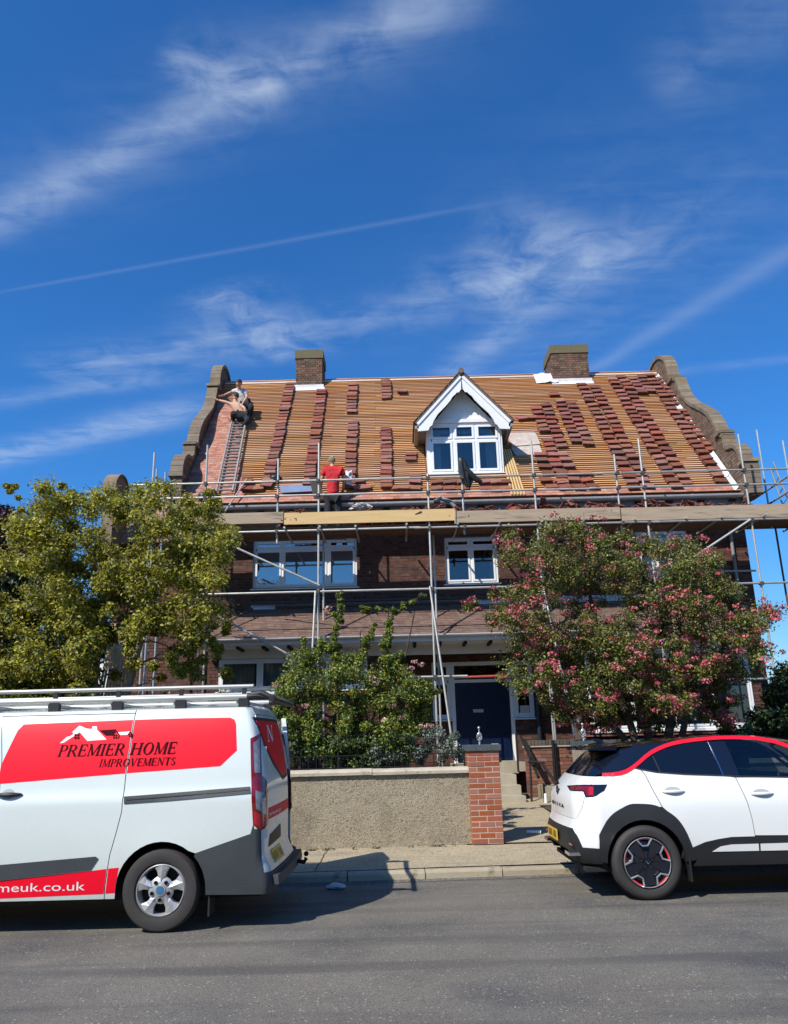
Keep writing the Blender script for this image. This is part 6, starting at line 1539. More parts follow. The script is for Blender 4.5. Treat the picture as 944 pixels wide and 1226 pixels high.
# sliding door handle (part of it is in view)
hu, hz = B.uz(10, 951); m = MB()
rec = [(hu+.06*math.cos(a), hz+.045*math.sin(a)) for a in np.linspace(0, 2*PI, 20)[:-1]]; MB().add([B.P(u, z, .002) for u, z in rec], [tuple(range(19))]).build('handle_recess_shade', bpy.data.materials['handle_shade'], sdoor[0])  # flat oval in the handle's shade colour, no real hollow
MB().tube([B.P(hu-.13+.24*i/8, hz-.003, .01+.022*math.sin(PI*i/8)) for i in range(9)], [.010+.012*math.sin(PI*i/8) for i in range(9)], 8).build('handle', mTrimK, sdoor[0], smooth=True)
# creases and pressed lines on the flank
for wx in (RWV, FWV):
    for sd in (1, -1): wheel(V, wx, sd*.955, .346, .222, sd, 'van')
MB().box((RWV-.44, .72, .12), (RWV-.425, .93, .40)).build('mud_flap', mTrimK, V)
MB().tube([(-.03, -.30, .40), (-.14, -.30, .38), (-.16, -.30, .42)], .022, 8).build('tow_bar', mUnder, V)
pr = [(.0001, -.026)]+[(.026*math.cos(a), .026*math.sin(a)) for a in np.linspace(-1.2, 1.2, 7)]+[(.0001, .026)]; MB().lathe(pr, (-.16, -.30, .46), 12).build('tow_ball', mUnder, V, smooth=True)
# roof rack
rack = MB(); yr = [.68, -.68]
mRack = mat('rack_tube', (.50, .50, .46), (.44, .44, .40), 6, .4, metal=.35)
zr_ = 2.03
for y in yr:
    for (dy, dz, r_) in ((0, 0, .030), (math.copysign(.0, y), .10, .020)):
        tb = MB().tube([(.28 if dz == 0 else .26, y+dy, zr_+dz), (4.2, y+dy, zr_+dz)], r_, 10); tb.build('rack_rail', mRack, V, smooth=True)
    MB().tube([(.32, y, zr_), (.22, y, zr_+.005), (.14, y, zr_-.01)], [.034, .034, .022], 8).build('rack_end_cap', mTrimK, V, smooth=True)
    x = .35
    while x < 4.2:
        MB().box((x-.05, y-.03, zr_-.12), (x+.05, y+.03, zr_-.022)).build('rack_foot', mTrimK, V); MB().box((x-.02, y-.012, zr_+.02), (x+.02, y+.012, zr_+.09)).build('rack_post', mTrimK, V); x += .62
x = .40
while x < 4.2: MB().box((x-.03, -.66, zr_-.06), (x+.03, .66, zr_-.03)).build('rack_crossbar', mRack, V); x += .62
MB().tube([(.08, -.76, zr_-.03), (.07, .76, zr_-.03)], .026, 10).build('rack_roller', mTrimK, V, smooth=True)
for y in yr: MB().tube([(.28, y, zr_+.02), (.18, y, zr_+.03), (.05, y, zr_-.03)], [.028, .034, .026], 8).build('roller_arm', mTrimK, V, smooth=True)
m = MB().tube([(.8, .3, zr_+.0), (4.1, .25, zr_+.0)], .018, 6); m.build('rack_rail', mRack, V)
# ---------------------------------------------------------------- trees and shrubs
def leaf_mesh(name, C, Rr, n_per, size, mats, squash=(1, 1, .8), shell=.55, up=.35, mat_pick=None, fold=.35, aspect=.5, droop=0):
    """leaves scattered round clump centres C (k,3) with radii Rr"""
    C = np.asarray(C, float); Rr = np.asarray(Rr, float); k = len(C); idx = np.repeat(np.arange(k), n_per) if np.isscalar(n_per) else np.repeat(np.arange(k), n_per)
    n = len(idx); d = rng.normal(size=(n, 3)); d /= np.linalg.norm(d, axis=1)[:, None]
    rad = (shell+(1-shell)*rng.random(n))*rng.random(n)**.22
    P = C[idx]+d*rad[:, None]*Rr[idx][:, None]*np.array(squash)
    nrm = d*.6+rng.normal(size=(n, 3))*.55+np.array([0, 0, up]); nrm /= np.linalg.norm(nrm, axis=1)[:, None]
    a = np.cross(nrm, rng.normal(size=(n, 3))); a /= np.linalg.norm(a, axis=1)[:, None]; a[:, 2] -= droop; b = np.cross(nrm, a)
    s = size*(.65+.7*rng.random(n)); s = s[:, None]
    V = np.empty((n, 4, 3)); V[:, 0] = P-a*s*.5; V[:, 2] = P+a*s*.5; V[:, 1] = P+b*s*aspect*.55+nrm*s*fold*.35; V[:, 3] = P-b*s*aspect*.55+nrm*s*fold*.35
    base = np.arange(n)*4; F = np.empty((n, 2, 3), int)
    F[:, 0] = np.stack([base, base+1, base+2], 1); F[:, 1] = np.stack([base, base+2, base+3], 1)
    me = bpy.data.meshes.new(name); me.vertices.add(n*4); me.vertices.foreach_set('co', V.reshape(-1))
    me.loops.add(n*6); me.loops.foreach_set('vertex_index', F.reshape(-1)); me.polygons.add(n*2); me.polygons.foreach_set('loop_start', np.arange(n*2)*3)
    for m in mats: me.materials.append(m)
    if len(mats) > 1:
        mi = rng.choice(len(mats), n, p=mat_pick); me.polygons.foreach_set('material_index', np.repeat(mi, 2))
    me.update(calc_edges=True); me.validate(); return me
def limb(m, a, b, r0, r1, n=7, wob=.06, seed=0, n_side=6):
    a, b = Vector(a), Vector(b); pts = []; rs = []; L = (b-a).length
    for i in range(n+1):
        t = i/n; o = noise.noise_vector(Vector((seed*3.1, t*2.2, seed)))*wob*L*math.sin(PI*t)+Vector((0, 0, .10*L*math.sin(PI*t)))
        pts.append(a+(b-a)*t+o); rs.append(r0+(r1-r0)*t)
    m.tube(pts, rs, n_side); return pts
def in_poly(x, y, poly):
    c = False; n = len(poly)
    for i in range(n):
        (x0, y0), (x1, y1) = poly[i], poly[i-1]
        if (y0 > y) != (y1 > y) and x < (x1-x0)*(y-y0)/(y1-y0)+x0: c = not c
    return c
def crown(poly, Y0, dY, n, r, seed=1, hole=.25, edge=0):
    rd = random.Random(seed); out = []; xs = [p[0] for p in poly]; ys = [p[1] for p in poly]
    cxm = (min(xs)+max(xs))/2
    while len(out) < n:
        x, y = rd.uniform(min(xs), max(xs)), rd.uniform(min(ys), max(ys))
        if not in_poly(x, y, poly): continue
        Y = Y0+rd.uniform(-1, 1)*dY
        p = at(x, y, Y)
        if noise.noise(p*.9+Vector((seed*7, 0, 0))) < -hole: continue
        out.append((p, r*rd.uniform(.6, 1.25)))
    return out
def make_tree(name, label, cat, base, clumps, trunks, mats, pick, n_leaf, lsize, bark, blooms=None, twig=True, group=None, **k):
    t = thing(name, label, cat, base, group)
    ends = []
    for i, tr in enumerate(trunks):
        m = MB(); pts = [Vector(p) for p in tr[0]]; rs = tr[1]; m.tube(pts, rs, 9); m.build('trunk', bark, t, smooth=True)
        for j, p in enumerate(pts):
            if j >= max(1, len(pts)//3): ends.append((p, rs[j]))
    ends2 = list(ends)
    cl = sorted(clumps, key=lambda c: min((c[0]-e[0]).length for e in ends))
    tw = MB(); big = 0
    for i, (c, r) in enumerate(cl):
        e = min(ends2, key=lambda q: (c-q[0]).length+max(0, q[0].z-c.z)*1.3+(.25 if q[1] < .012 else 0)); L = (c-e[0]).length; r0 = min(e[1]*.7, .012+.016*L)
        mm = MB() if L > .7 and big < 40 else tw
        pts = limb(mm, e[0], c, r0, .005, n=6, seed=i+.5, wob=.10, n_side=5)
        if mm is not tw: mm.build('branch', bark, t, smooth=True); big += 1
        for q, f in ((pts[3], .6), (pts[5], .35)): ends2.append((q, max(.007, r0*f)))
        for j in range(4):
            d = Vector((random.gauss(0, 1), random.gauss(0, 1), random.gauss(.3, 1))).normalized()*r*.95; limb(tw, pts[4], c+d, .006, .003, n=3, seed=i+j*.37, n_side=4)
    o = tw.build('twigs', bark, t); o['kind'] = 'stuff'
    me = leaf_mesh('foliage', [tuple(c) for c, _ in clumps], [r for _, r in clumps], n_leaf, lsize, mats, mat_pick=pick, **k)
    o = link('foliage', me, t); o['kind'] = 'stuff'
    if blooms:
        cs, nb_, bs, bm_s, bp_ = blooms
        me = leaf_mesh('blossom', [tuple(c) for c, _ in cs], [r for _, r in cs], nb_, bs, bm_s, mat_pick=bp_, shell=.6, aspect=.9, fold=.8, up=.1, squash=(1.2, 1, .6)); o = link('blossom', me, t); o['kind'] = 'stuff'
    return t
# --- big lime-green tree on the left
P1 = [(-40, 690), (0, 672), (14, 650), (22, 625), (38, 606), (44, 588), (60, 580), (82, 590), (96, 604), (100, 620), (112, 598), (128, 590), (150, 590), (175, 582), (205, 584), (222, 594), (238, 606), (252, 586), (262, 594), (264, 624), (284, 640), (280, 660), (262, 680), (270, 702), (268, 730), (252, 756), (240, 778), (222, 770), (205, 748), (188, 760), (165, 765), (150, 745), (130, 755), (105, 790), (110, 830), (90, 850), (50, 855), (-40, 860)]
cl = crown(P1, 14.3, 1.2, 430, .33, 3, .75)
for q, r in (((12, 588), .08), ((18, 582), .08), ((8, 582), .07), ((22, 596), .07), ((26, 610), .08), ((98, 600), .14), ((92, 596), .12), ((86, 590), .12), ((250, 590), .12), ((254, 600), .12), ((248, 608), .12), ((276, 642), .15), ((282, 650), .12), ((236, 770), .16), ((246, 760), .14), ((228, 780), .12), ((75, 582), .12), ((50, 584), .12), ((132, 600), .14), ((142, 598), .14)): cl.append((at(*q, 14.2), r))
for _ in range(46): cl.append((at(random.uniform(98, 272), random.uniform(742, 812), 14.2+random.uniform(-.5, .5)), random.uniform(.08, .2)))
g0 = Vector((at(150, 800, 14.2).x, 14.2, .3))
def up(p, q, n=4):
    return [Vector(p)+(Vector(q)-Vector(p))*i/n+noise.noise_vector(Vector((i, p[0], q[0])))*.08 for i in range(n+1)]
tl1 = [at(142, 858, 14.0), at(152, 830, 14.0), at(160, 800, 14.0), at(168, 770, 14.1), at(180, 730, 14.2), at(190, 680, 14.3), at(178, 640, 14.4)]
tl2 = [at(118, 850, 14.4), at(113, 815, 14.4), at(118, 780, 14.4), at(126, 740, 14.4), at(120, 700, 14.3), at(105, 655, 14.2), at(75, 620, 14.2)]
tl3 = [at(60, 860, 14.9), at(68, 800, 14.9), at(62, 740, 14.8), at(50, 690, 14.7), at(30, 640, 14.6)]
tl1.insert(0, Vector((tl1[0].x+.02, 14.0, .28))); tl2.insert(0, Vector((tl2[0].x+.02, 14.4, .28))); tl3.insert(0, Vector((tl3[0].x, 14.9, .28)))
make_tree('broadleaf_tree', 'broad lime-green tree on the left, taller than the white van in front of it', 'tree', g0, cl,
          [(tl1, [.085, .08, .07, .065, .055, .045, .035, .02]), (tl2, [.085, .08, .07, .06, .05, .04, .03, .016]), (tl3, [.07, .06, .05, .035, .025, .015])],
          [mLeafL, mLeafD], (.92, .08), 250, .068, mBarkPale, squash=(1.1, 1, .8), up=.5, shell=.15)
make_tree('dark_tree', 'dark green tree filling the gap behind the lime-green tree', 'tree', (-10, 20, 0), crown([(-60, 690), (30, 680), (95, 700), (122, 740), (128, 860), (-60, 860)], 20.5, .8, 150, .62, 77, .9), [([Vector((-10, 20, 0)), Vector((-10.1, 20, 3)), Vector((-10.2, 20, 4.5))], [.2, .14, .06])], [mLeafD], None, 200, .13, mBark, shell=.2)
# darker understorey hedge behind the van
P2 = [(-40, 740), (60, 720), (100, 760), (110, 800), (118, 850), (118, 885), (-40, 885)]
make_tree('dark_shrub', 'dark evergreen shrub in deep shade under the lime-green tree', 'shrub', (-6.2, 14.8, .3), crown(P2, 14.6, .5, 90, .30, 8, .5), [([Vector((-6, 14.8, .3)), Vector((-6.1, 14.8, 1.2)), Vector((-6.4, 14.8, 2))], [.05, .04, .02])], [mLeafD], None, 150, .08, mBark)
P2 = [(112, 838), (150, 842), (200, 836), (270, 836), (330, 830), (340, 870), (345, 905), (110, 905)]
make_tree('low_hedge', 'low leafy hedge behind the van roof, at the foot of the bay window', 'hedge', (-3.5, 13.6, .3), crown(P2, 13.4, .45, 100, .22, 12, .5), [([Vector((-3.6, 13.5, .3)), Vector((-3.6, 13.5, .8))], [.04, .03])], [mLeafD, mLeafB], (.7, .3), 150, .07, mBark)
# purple-leaved tree at the far left edge
make_tree('purple_tree', 'dark purple-leaved tree at the far left edge behind the lime-green tree', 'tree', (-10, 21, 0), crown([(-60, 612), (0, 612), (16, 622), (30, 640), (40, 700), (-60, 720)], 21, .8, 90, .5, 5, 9), [([Vector((-10, 21, 0)), Vector((-10.1, 21, 3)), Vector((-10.4, 21, 6.5))], [.15, .11, .05])], [mLeafP], None, 220, .13, mBark)
for i_, (x_, y_, z_) in enumerate(((-13, 24, 4.5), (-19, 26, 5.5))):
    cc = [(Vector((x_+random.gauss(0, 1.7), y_+random.gauss(0, 1), z_*.55+random.gauss(0, 1.3))), .7) for _ in range(60)]
    make_tree('dark_tree', ('dark green tree beyond the side wing', 'dark green tree outside the left edge of the view')[i_], 'tree', (x_, y_, 0), cc, [([Vector((x_, y_, 0)), Vector((x_, y_, z_*.6))], [.18, .1])], [mLeafD], None, 160, .16, mBark)
for i_, (x_, y_) in enumerate(((13.5, 24), (19, 26), (25.5, 28))):
    cc = [(Vector((x_+random.uniform(-2.9, 2.9), y_+random.gauss(0, .7), random.uniform(.5, 2.6+.5*i_))), .65) for _ in range(70)]
    make_tree('garden_hedge', ('tall dark hedge beyond the right corner of the house', 'second hedge further right beyond the garden', 'farthest hedge at the right beyond the gardens')[i_], 'hedge', (x_, y_, 0), cc, [([Vector((x_, y_, 0)), Vector((x_, y_, 1.6))], [.12, .06])], [mLeafD, mLeafB], (.8, .2), 150, .13, mBark, shell=.2)
# --- hawthorn in pink blossom on the right
P3 = [(598, 664), (612, 640), (628, 646), (650, 632), (672, 622), (700, 618), (722, 624), (742, 634), (756, 642), (778, 648), (800, 640), (822, 650), (842, 655), (858, 668), (876, 690), (884, 712), (904, 724), (930, 728), (928, 744), (902, 756), (914, 772), (918, 792), (896, 806), (880, 822), (850, 836), (830, 850), (800, 858), (770, 852), (748, 846), (722, 850), (694, 846), (668, 834), (652, 820), (622, 826), (604, 822), (610, 800), (600, 786), (622, 768), (604, 752), (586, 748), (580, 738), (606, 728), (594, 712), (604, 706), (624, 702), (612, 682)]
cl = crown(P3, 14.2, 1.25, 470, .30, 21, 9)
for q in ((590, 712), (588, 741), (600, 728), (560, 728), (568, 723), (600, 812), (590, 745), (622, 706), (926, 736), (918, 733)): cl.append((at(*q, 13.6), .13))
for _ in range(70): cl.append((at(random.uniform(650, 880), random.uniform(832, 872), 14.4+random.uniform(-.3, .6)), random.uniform(.12, .22)))
hb = []
for i in range(760):
    c, r = random.choice(cl); v = Rm.transposed() @ (c-CAM); py = 613-FPX*v.y/-v.z; pxx = 472+FPX*v.x/-v.z
    if random.random() > (.97 if py > 715 or pxx < 660 else .35): continue
    d = Vector((random.gauss(0, .5), -abs(random.gauss(.8, .4)), random.gauss(.3, .5))).normalized()*r*1.0
    hb.append((c+d, .085*random.uniform(.5, 1.5)))
bx = at(735, 870, 14.2).x; gz_ = .3
def tk(pts, Y): 
    a = [at(x, y, Y) for x, y in pts]; return [Vector((a[0].x+(a[0].x-a[1].x)*.4, Y, gz_))]+a
trk = [(tk([(748, 884), (728, 860), (700, 840), (680, 800), (650, 760), (628, 730)], 14.1), [.07, .06, .055, .05, .04, .03, .015]),
       (tk([(760, 884), (752, 855), (738, 820), (720, 770), (706, 710), (700, 660)], 14.2), [.08, .07, .06, .055, .045, .03, .015]),
       (tk([(776, 884), (776, 840), (772, 800), (775, 740), (770, 690)], 14.3), [.08, .07, .06, .05, .035, .02]),
       (tk([(800, 884), (806, 850), (800, 800), (815, 750), (830, 700)], 14.3), [.09, .08, .07, .055, .035, .02]),
       (tk([(816, 884), (824, 850), (850, 810), (868, 770), (880, 740)], 14.1), [.07, .06, .05, .04, .03, .02])]
make_tree('hawthorn_tree', 'spreading hawthorn tree with pink blossom on the right behind the white car', 'tree', (bx, 14.2, .3), cl, trk, [mLeafH, mLeafD, mLeafB], (.66, .14, .20), 210, .050, mBark,
          blooms=(hb, 22, .040, [mBloom, mBloomP], (.62, .38)), up=.3, shell=.15)
make_tree('dark_shrub', 'dark shrub at the right edge beyond the bay window and behind the car', 'shrub', (6.7, 14.6, .3), crown([(862, 882), (905, 866), (915, 840), (944, 800), (990, 780), (990, 890), (862, 890)], 14.6, .6, 95, .28, 31, .5), [([Vector((6.9, 14.6, .3)), Vector((6.9, 14.6, 1.4))], [.05, .03])], [mLeafD], None, 170, .085, mBark)
# --- rose bush and mixed shrubs behind the wall
P4 = [(352, 790), (366, 778), (390, 786), (405, 790), (430, 782), (450, 790), (480, 800), (500, 812), (520, 822), (520, 838), (505, 848), (520, 856), (506, 872), (500, 900), (430, 906), (350, 906), (334, 860), (330, 826)]
cl = crown(P4, 13.1, .50, 230, .19, 41, .9)
def shoot(pts, r0, r1):
    L = sum(math.dist(a, b) for a, b in zip(pts, pts[1:])); acc = 0
    for a, b in zip(pts, pts[1:]):
        d = math.dist(a, b); k = max(1, int(d/4))
        for i in range(k):
            t = i/k; f = (acc+d*t)/L
            if random.random() < .86: cl.append((at(a[0]+(b[0]-a[0])*t+random.uniform(-3, 3), a[1]+(b[1]-a[1])*t+random.uniform(-2, 2), 13.0+random.uniform(-.06, .06)), (r0+(r1-r0)*f)*random.uniform(.6, 1.2)))
        acc += d
for pts, r0, r1 in ((((405, 800), (402, 765), (406, 730), (408, 706)), .13, .05), (((372, 800), (364, 780), (360, 758)), .12, .04), (((432, 795), (440, 765), (450, 745)), .13, .06), (((466, 800), (462, 770), (468, 740), (474, 724)), .13, .05),
                    (((470, 735), (490, 722), (514, 710)), .06, .035), (((408, 745), (396, 732), (388, 728)), .06, .04), (((440, 735), (432, 728), (452, 728), (464, 733)), .04, .04), (((480, 815), (505, 826), (530, 829)), .11, .045), (((400, 780), (385, 770), (378, 790)), .11, .09), (((350, 815), (338, 826), (332, 845)), .11, .08),
                    (((500, 860), (505, 845), (512, 835)), .10, .06), (((455, 790), (480, 785), (470, 805)), .10, .09)): shoot(pts, r0, r1)
hb = [(at(x, y, 12.7), .06) for x, y in ((497, 792), (505, 796), (492, 800), (446, 812), (450, 818), (392, 732), (393, 728), (330, 820), (505, 870), (515, 868), (460, 862), (470, 845), (365, 845), (480, 860))]
rt = [(([Vector((at(x0, 900, 13.1).x, 13.1, .3)), at(x0, 880, 13.1), at((x0+x1)/2, 840, 13.1), at(x1, y1, 13.05)]), [.03, .025, .018, .008]) for x0, x1, y1 in ((380, 362, 775), (400, 404, 720), (420, 432, 755), (440, 466, 730), (450, 500, 716), (470, 515, 826), (360, 345, 820))]
make_tree('rose_bush', 'large leafy rose bush with long shoots rising above the pebbledashed wall', 'bush', (-.7, 13.1, .3), cl, rt, [mLeafB, mLeafL, mLeafD], (.56, .28, .16), 160, .043, mBark, blooms=(hb, 26, .04, [mBloomP, mBloomW], (.6, .4)), up=.3)
P5 = [(500, 880), (520, 870), (540, 876), (555, 888), (562, 912), (440, 912), (440, 896), (480, 890)]
make_tree('grey_shrub', 'grey-green rounded shrub tucked against the brick gate pier', 'shrub', (.5, 12.9, .3), crown(P5, 12.75, .25, 60, .12, 55, .6), [([Vector((.5, 12.9, .3)), Vector((.5, 12.9, .9))], [.03, .02])], [mLeafG], None, 130, .035, mBark)
make_tree('low_bush', 'dark low bush along the top of the wall behind the railing', 'bush', (-.8, 12.8, .3), crown([(340, 880), (500, 880), (500, 915), (340, 920)], 12.75, .22, 70, .15, 61, .6), [([Vector((-.8, 12.9, .3)), Vector((-.8, 12.9, .8))], [.03, .02])], [mLeafD, mLeafB], (.75, .25), 120, .05, mBark)
# weeds along the foot of the wall
wd = [(Vector((x, 11.98+.055*x-.05*0-(.06 if x < 1 else 0), .135)), .045*random.uniform(.5, 1.1)) for x in [random.uniform(-6, 1.0) if random.random() < .7 else random.uniform(2.7, 6) for _ in range(70)]]
me = leaf_mesh('weeds', [tuple(c) for c, _ in wd], [r for _, r in wd], 14, .03, [mLeafD, mGrassG], mat_pick=(.5, .5), squash=(2.2, .5, .7)); o = link('weeds', me); tag(o, 'small weeds growing along the foot of the garden wall', 'weeds', kind='stuff')
# ---------------------------------------------------------------- steps, handrails, yard wall
st = thing('entrance_steps', 'three pale concrete steps up to the blue front door', 'steps', at(630, 963, 16.3))
mStep = mat('step_concrete', (.40, .36, .27), (.31, .27, .20), 3, .9, .5, 40)
sx0, sx1 = at(596, 955, 16.3).x-.5, at(652, 960, 16.3).x-.35
for i, (yb_, yt) in enumerate(((963, 953), (950, 940), (937.5, 927))):
    Yr_ = 16.3+i*.30; z0 = at(630, yb_, Yr_).z; z1 = at(630, yt, Yr_).z
    MB().box((sx0, Yr_, .2), (sx1-.04*i, Yr_+(.31 if i < 2 else 2.1), z1)).build('step', mStep, st)
ztop = z1
MB().box((DR[0]-.1, 18.55, ztop-.01), (DR[2]+.25, 18.99, 1.02)).build('threshold', mStep, st)
MB().box((at(603, 915, 17.6).x, 17.5, ztop), (at(620, 915, 17.6).x, 17.9, at(610, 911, 17.6).z)).build('block', mStep, st)
def rail_set(pts, label, posts):
    t = thing('handrail', label, 'handrail', pts[0]); MB().tube(pts, .03, 8).build('rail', mBlackIron, t, smooth=True)
    for p in posts: 
        m = MB().tube([p[0], p[1]], .022, 8); m.build('post', mBlackIron, t)
    return t
hr1 = [at(625, 888, 17.3), at(640, 918, 16.7), at(652, 922, 16.3)]
rail_set([at(624, 882, 17.6), at(634, 905, 16.9), at(645, 931, 16.4)], 'black iron handrail sloping down beside the front steps, nearer the door', [(at(634, 893, 16.9), at(637, 963, 16.35)), (at(618, 878, 17.6), at(621, 924, 17.4))])
rail_set([at(628, 886, 17.2), at(640, 912, 16.6), at(649, 914, 16.4), at(666, 938, 16.1)], 'second black iron handrail bending down to the path right of the steps', [(at(651, 938, 16.2), at(653, 964, 16.2)), (at(633, 912, 16.6), at(652, 913, 16.4))])
MB().tube([at(653.5, 950, 16.15), at(654, 964, 16.15)], .03, 8).build('post_sleeve', mWhiteWood, st)
yw = thing('yard_wall', 'low brown brick wall with an upright brick capping beside the front steps', 'wall', at(660, 930, 17.4))
ya, yb_2 = at(629, 900, 17.3).x, at(697, 900, 17.3).x; zt2 = at(660, 886, 17.3).z
MB().box((ya+.02, 17.31, .3), (yb_2+3, 17.5, zt2-.02)).build('wall_core', mMortar, yw)
mYB = mat('yard_brick', (.23, .095, .06), (.15, .075, .055), 8, .85, .4, 50, rand=.4); bmY = {}
r = 0; z = zt2-.17
while z > .35:
    x = ya+(0 if r % 2 else -.11)
    while x < yb_2+.4:
        a, b = max(x, ya), x+.215; x += .225
        if b-a < .05: continue
        L = round(b-a, 3)
        if L not in bmY: bmY[L] = MB().box((-L/2, 0, -.0325), (L/2, .09, .0325)).mesh('brick', mYB)
        link('brick', bmY[L], yw).matrix_basis = Matrix.Translation(((a+b)/2, 17.30+random.uniform(-.003, .003), z))
    z -= .075; r += 1
MB().box((ya-.02, 17.27, zt2-.135), (yb_2+.5, 17.52, zt2-.112)).build('creasing_course', mCoping, yw)
sm_ = MB().box((-.0325, 0, -.055), (.0325, .215, .055)).mesh('brick', mat('cap_brick', (.10, .09, .075), (.07, .062, .055), 8, .8, .4, 50, rand=.3))
x = ya+.02
while x < yb_2+.4: link('brick', sm_, yw).matrix_basis = Matrix.Translation((x, 17.28, zt2-.056)); x += .075
for xp in (662, 690): a, b = at(xp, 886, 17.2), at(xp+4, 940, 17.2); MB().tube([a, (a.x, 17.2, .4)], .035, 8).build('post', mBlackIron, yw)
MB().box((at(652, 945, 16.5).x, 16.4, .35), (at(680, 945, 16.5).x, 17.29, at(660, 942, 16.4).z)).build('planter_wall', mDash, yw)
# white pipe on the path and the timber bundle leaning behind the tree
a, b = at(631, 994.5, 12.8), at(648, 997.5, 12.75); a.z = b.z = pathZ(0, 12.8)+.03
tag(MB().tube([a, b], .025, 10).build('pipe', mWhiteWood, smooth=True), 'short white pipe lying on the path beside the gate pier', 'pipe')
mTimberP = mat('pale_sawn_timber', (.78, .62, .38), (.70, .52, .28), 3, .8)
for i in range(9):
    a = at(117+i*4.2, 838, 15.6+.03*i); b = at(136+i*2.6+random.uniform(-1, 1), 748-i*1.6+random.uniform(-6, 6), 16.6)
    tag(MB().tube([a-(b-a)*.28, b], .028, 4).build('timber_length', mTimberP), '%s pale timber length from the left in the leaning bundle' % ordn(i+1), 'timber', 'timber bundle behind the left tree')
tag(MB().box((at(30, 800, 20).x, 20, 0), (at(205, 800, 20).x, 24, at(100, 790, 20).z)).build('garage', mWhiteWood), 'pale rendered garage glimpsed behind the left tree and the timber bundle', 'garage')
# street drain shadow debris: crushed can under the van rear
tag(lump('crushed_can', (-.75, 9.6, .03), (.10, .05, .035), mFin, 'crushed pale carton lying in the road behind the van', 'litter', 4), 'crushed pale carton lying in the road behind the van', 'litter')
# ---------------------------------------------------------------- people
mSkin = mat('skin', (.56, .33, .23), (.50, .28, .19), 6, .6, spec=.3)
mHair = mat('dark_hair', (.03, .02, .014), (.02, .014, .01), 20, .8)
mCap = mat('camouflage_cap', (.33, .29, .14), (.08, .07, .035), 22, .9)
mRedShirt = mat('red_tshirt', (.62, .025, .03), (.42, .014, .018), 5, .9, 1.0, 7, bdist=.05)
mWhiteShirt = mat('white_tshirt', (.74, .71, .68), (.56, .52, .49), 7, .9, 1.0, 8, bdist=.04)
mTrouser = mat('dark_work_trousers', (.013, .014, .017), (.024, .024, .028), 8, .9, .8, 10, bdist=.03)
mBoot = mat('brown_boot', (.06, .045, .03), (.04, .03, .02), 8, .7)
def skin_obj(name, verts, edges, radii, m, parent, sub=2):
    me = bpy.data.meshes.new(name); me.from_pydata([tuple(v) for v in verts], edges, []); me.materials.append(m)
    o = link(name, me, parent); md = o.modifiers.new('skin', 'SKIN'); md.use_smooth_shade = True
    for i, r_ in enumerate(radii):
        me.skin_vertices[0].data[i].radius = (r_, r_) if isinstance(r_, (int, float)) else r_
    me.skin_vertices[0].data[0].use_root = True
    s = o.modifiers.new('sub', 'SUBSURF'); s.levels = sub; s.render_levels = sub; return o
